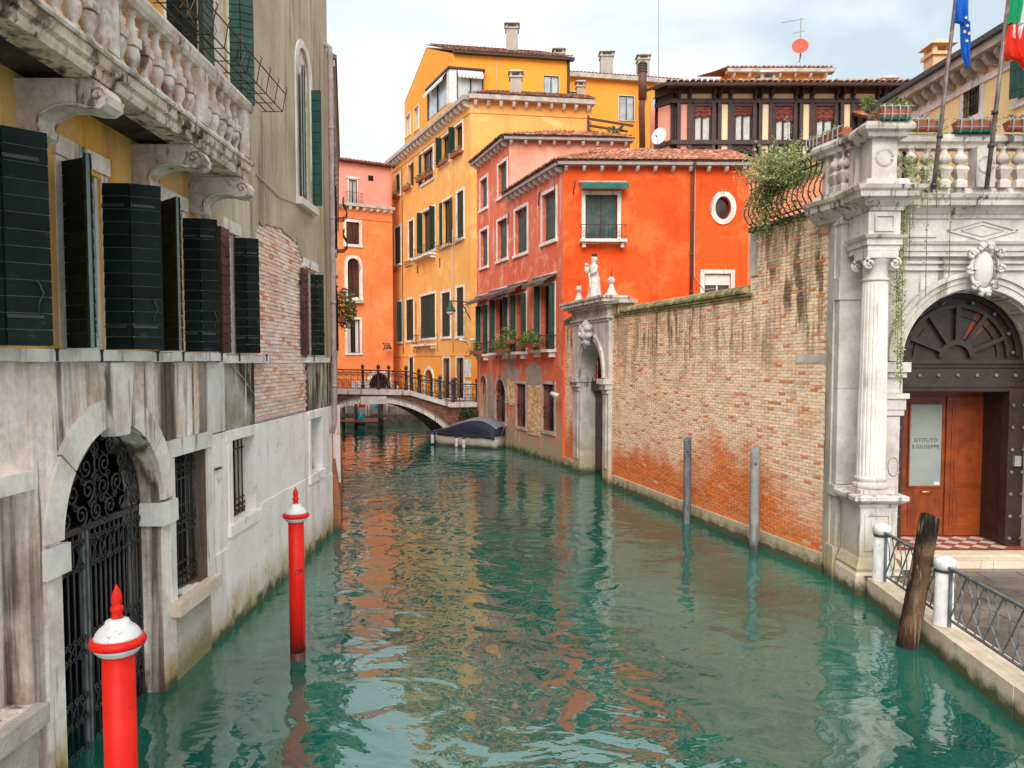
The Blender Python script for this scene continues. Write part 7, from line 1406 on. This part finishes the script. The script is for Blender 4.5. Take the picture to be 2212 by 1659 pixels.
planter((6.08, 12.98), (6.58, 12.98), zc, 'planter with yellowish flowers on the projecting corner of the coping', True, 120); planter((6.80, 13.66), (7.50, 13.66), zc, 'planter left of the blue flagpole foot on the coping', False, 60); planter((7.72, 13.66), (8.42, 13.66), zc, 'planter between the two flagpoles with teal tray', True, 50); planter((8.62, 13.66), (9.32, 13.66), zc, 'rightmost planter, cut by the right edge, with dense green plant', False, 150)
planter((5.72, 14.95), (5.83, 14.55), zc, 'farthest planter along the receding coping', True, 60); planter((5.85, 14.48), (5.98, 13.95), zc, 'second farthest planter on the receding coping', True, 60)
pc = thing('potted_palm', 'spiky fan palm behind the coping planters', 'plant', (7.75, 14.4, 7.0)); m = M(); c = Vector((7.6, 14.3, 8.05))
for i in range(26): a = math.radians(15 + 150 * i / 25); d = Vector((math.cos(a), R.uniform(-.3, .3), math.sin(a) * .75)); m.add([c + Vector((0, 0, 0)), c + d * .3 + Vector((0, .0, .02)), c + d * .52, c + d * .3 - Vector((0.01, .02, .02))], [(0, 1, 2, 3)])
m.build('frond', LEAFP, pc)
for px_, x, lab, n, h in ((1890, 2, 'small leafy tree rising behind the farthest coping corner', 420, 0),):
    t = thing('small_tree', lab, 'tree', (7.0, 15.4, 7.0)); m = M(); c = at(1905, 250, 15.4); m.tube([(c.x, 15.4, 7), (c.x - .05, 15.4, 8.3), c], .03, 5, True, .015)
    for dx, dz_ in ((-.3, .2), (.3, .25), (-.15, -.1), (.2, -.15)): m.tube([c - Vector((0, 0, .3)), c + Vector((dx, 0, dz_))], .012, 4)
    m.build('trunk', STEM, t); m = M()
    for dx, dz_, n_ in ((-.28, .25, 70), (.3, .22, 70), (0, .1, 50), (-.1, -.25, 50), (.15, -.4, 40), (-.35, -.5, 30)): m.leaves(c + Vector((dx, 0, dz_)), (.16, .2, .14), n_, .045)
    m.build('crown', LEAF, t)
def strip_cloth(px_pts, Y, mt, nm, par, lab=None, amp=.05, nf=4):
    """a hanging cloth: list of (x_left,x_right,y) rows in sight-line pixels at distance Y"""
    m = M(); k = 10; vs = []
    for r_, (xl, xr, y) in enumerate(px_pts):
        for i in range(k + 1): p = at(xl + (xr - xl) * i / k, y, Y); p.y += amp * math.sin(i / k * math.pi * nf + r_ * .4); vs.append(p)
    m.add(vs, [(j * (k + 1) + i, j * (k + 1) + i + 1, (j + 1) * (k + 1) + i + 1, (j + 1) * (k + 1) + i) for j in range(len(px_pts) - 1) for i in range(k)], True); return m.build(nm, mt, par, lab)
t = thing('flag', 'blue flag with yellow stars hanging limp from the left pole', 'flag', at(2018, 406, 13.0)); m = M(); m.tube([at(2016, 409, 13.0), at(2040, 205, 13.0), at(2067, -25, 13.0)], .035, 8, True, .03); m.build('pole', POLEM, t)
for y in (295, 400): m = M(); m.lathe(at(2030 if y < 300 else 2017, y, 13.0), [(.05, -.03), (.05, .03)], 8); m.build('pole_clamp', IRON, t)
strip_cloth([(2067, 2092, -20), (2061, 2092, 10), (2058, 2094, 46), (2077, 2096, 50), (2078, 2098, 90), (2080, 2097, 118), (2087, 2094, 138), (2090, 2092, 147)], 12.95, FBLUE, 'cloth', t)
def star(x, y, r=.035):
    m = M(); c = at(x, y, 12.88); m.add([(c.x + r * (1 if i % 2 == 0 else .4) * math.sin(i * math.pi / 5), 12.88, c.z + r * (1 if i % 2 == 0 else .4) * math.cos(i * math.pi / 5)) for i in range(10)], [tuple(range(10))]); m.build('star', FSTAR, t)
for x, y in ((2090, 55), (2094, 72), (2084, 68), (2089, 88), (2087, 38)): star(x, y)
t = thing('flag', 'green, white and red flag hanging limp from the right pole', 'flag', at(2133, 405, 13.0)); m = M(); m.tube([at(2131, 408, 13.0), at(2155, 205, 13.0), at(2181, -25, 13.0)], .038, 8, True, .032); m.build('pole', POLEM, t)
for y in (243, 315): m = M(); m.lathe(at(2149 if y < 300 else 2141, y, 13.0), [(.055, -.03), (.055, .03)], 8); m.build('pole_clamp', IRON, t)
strip_cloth([(2181, 2212, -20), (2179, 2210, 15), (2177, 2204, 50)], 12.95, FGREEN, 'green_panel', t); strip_cloth([(2212, 2232, -20), (2209, 2232, 15), (2203, 2228, 50), (2178, 2215, 55), (2186, 2206, 84), (2194, 2198, 90)], 12.97, FWHITE, 'white_panel', t); strip_cloth([(2178, 2196, 54), (2172, 2200, 80), (2170, 2206, 100), (2169, 2215, 122), (2200, 2222, 130), (2212, 2228, 145)], 12.94, FRED, 'red_panel', t); strip_cloth([(2205, 2232, 60), (2200, 2234, 90), (2203, 2234, 115), (2215, 2236, 150)], 12.92, FRED, 'red_panel', t)
# curved wrought-iron guard on the high part of the wall
gr_ = thing('iron_guard', 'bulging black wrought-iron bars with scrolled tops above the high brick wall', 'railing', FW.pt(13.8, 0, 6.9)); k = 16
for i in range(k):
    s = sh + .05 + (FW.L - sh - .1) * i / (k - 1); m = M(); m.tube([FW.pt(s, a, 6.9 + b) for a, b in ((.0, 0), (.12, .10), (.22, .25), (.20, .42), (.10, .60), (.04, .78), (.05, .92), (.12, .98), (.17, .95), (.16, .90))], .016, 5); m.build('bar', IRON, gr_)
m = M(); m.tube([FW.pt(sh, .05, 7.72), FW.pt(FW.L, .05, 7.72)], .018, 5); m.tube([FW.pt(sh, .05, 6.98), FW.pt(FW.L, .05, 6.98)], .018, 5); m.build('rail', IRON, gr_)
fp = thing('feathery_shrub', 'large feathery pale green shrub spilling over the iron guard on the brick wall', 'shrub', FW.pt(14, -.3, 6.9)); ml = M(); ms_ = M(); rr = random.Random(11)
def frond(p0, p1, n=28, w=.11, ls=.034):
    p0 = Vector(p0); p1 = Vector(p1); mid = (p0 + p1) / 2 + Vector((rr.uniform(-.1, .1), 0, rr.uniform(.02, .15))); ms_.tube([p0, mid, p1], .008, 3, True, .003)
    for i in range(n):
        t_ = (i + 1) / n; b = p0 * (1 - t_) ** 2 + mid * 2 * t_ * (1 - t_) + p1 * t_ * t_; e = b + Vector((rr.gauss(0, w), rr.gauss(0, w), rr.gauss(0, w * .6)))
        for q in range(3): c = b + (e - b) * (q / 2.0); ml.leaf(c + Vector((rr.gauss(0, .015), rr.gauss(0, .015), rr.gauss(0, .015))), ls * rr.uniform(.6, 1.2), rr)
src = [at(1690, 400, 15.9), at(1720, 400, 15.5), at(1665, 420, 16.3)]
for i in range(120):
    a = rr.uniform(0, math.pi); l = rr.uniform(30, 108); s0 = rr.choice(src); c = (1695 + math.cos(a) * l, 385 - math.sin(a) * l * .78); frond(s0, at(c[0], c[1], 15.6 + rr.uniform(-.5, .7)))
for i in range(34): frond(at(rr.uniform(1640, 1700), 400, 16), at(rr.uniform(1605, 1665), rr.uniform(430, 520), 16.2 + rr.uniform(-.3, .3)), 18)
for x, y in ((1655, 300), (1735, 285), (1700, 250), (1715, 300), (1670, 295)): frond(at(1698, 360, 15.8), at(x, y, 15.8), 22, .06, .026)
ms_.build('stem', STEM, fp); ml.build('foliage', LEAFP, fp, kind='stuff')
iv = thing('ivy', 'dark creeper tangled through the iron guard and over the edge of the high brick wall', 'ivy', FW.pt(14.2, .1, 6.9)); m = M()
for i in range(60): s = R.uniform(sh + .2, FW.L); n_ = R.uniform(.02, .2); z = R.uniform(6.7, 7.6); m.leaves(FW.pt(s, n_, z), (.12, .12, .14), 22, .028)
for i in range(16):
    s = R.uniform(sh, FW.L); l = R.uniform(.2, .9)
    for j in range(int(l * 30)): m.leaf(FW.pt(s + R.gauss(0, .04), .07 + R.uniform(0, .04), 6.85 - l * j / (l * 30)), .024)
m.build('foliage', LEAF, iv, kind='stuff')
iv = thing('ivy', 'long trailing ivy strands hanging from the balustrade beside the fluted column', 'ivy', (6.9, 13.6, 7)); m = M(); st_ = M()
for (x, l, w, dens) in ((6.72, 1.1, .13, 160), (6.79, 3.2, .045, 150), (6.85, 3.55, .035, 150), (6.75, 2.6, .05, 120), (6.9, .9, .15, 70), (7.15, .35, .2, 90), (7.0, .7, .12, 70), (7.25, 1.9, .01, 14), (7.65, 1.6, .008, 12), (6.95, 1.3, .05, 40), (7.4, .4, .15, 60)):
    x += 0; y0 = 13.45; st_.tube([(x, y0, 7.05), (x + .02, y0 + .02, 7.05 - l)], .006, 3)
    for j in range(int(l * dens)): z = 7.15 - l * R.random(); m.leaf(Vector((x + R.gauss(0, w), y0 + R.uniform(-.05, .05), z)), .032)
for i in range(40): m.leaves((R.uniform(6.7, 7.5), 13.58, R.uniform(7.02, 7.55)), (.09, .05, .1), 14, .028)
st_.build('stem', STEM, iv); m.build('foliage', LEAFP, iv, kind='stuff')

gh.location.x -= .07; iv.location.x -= .07
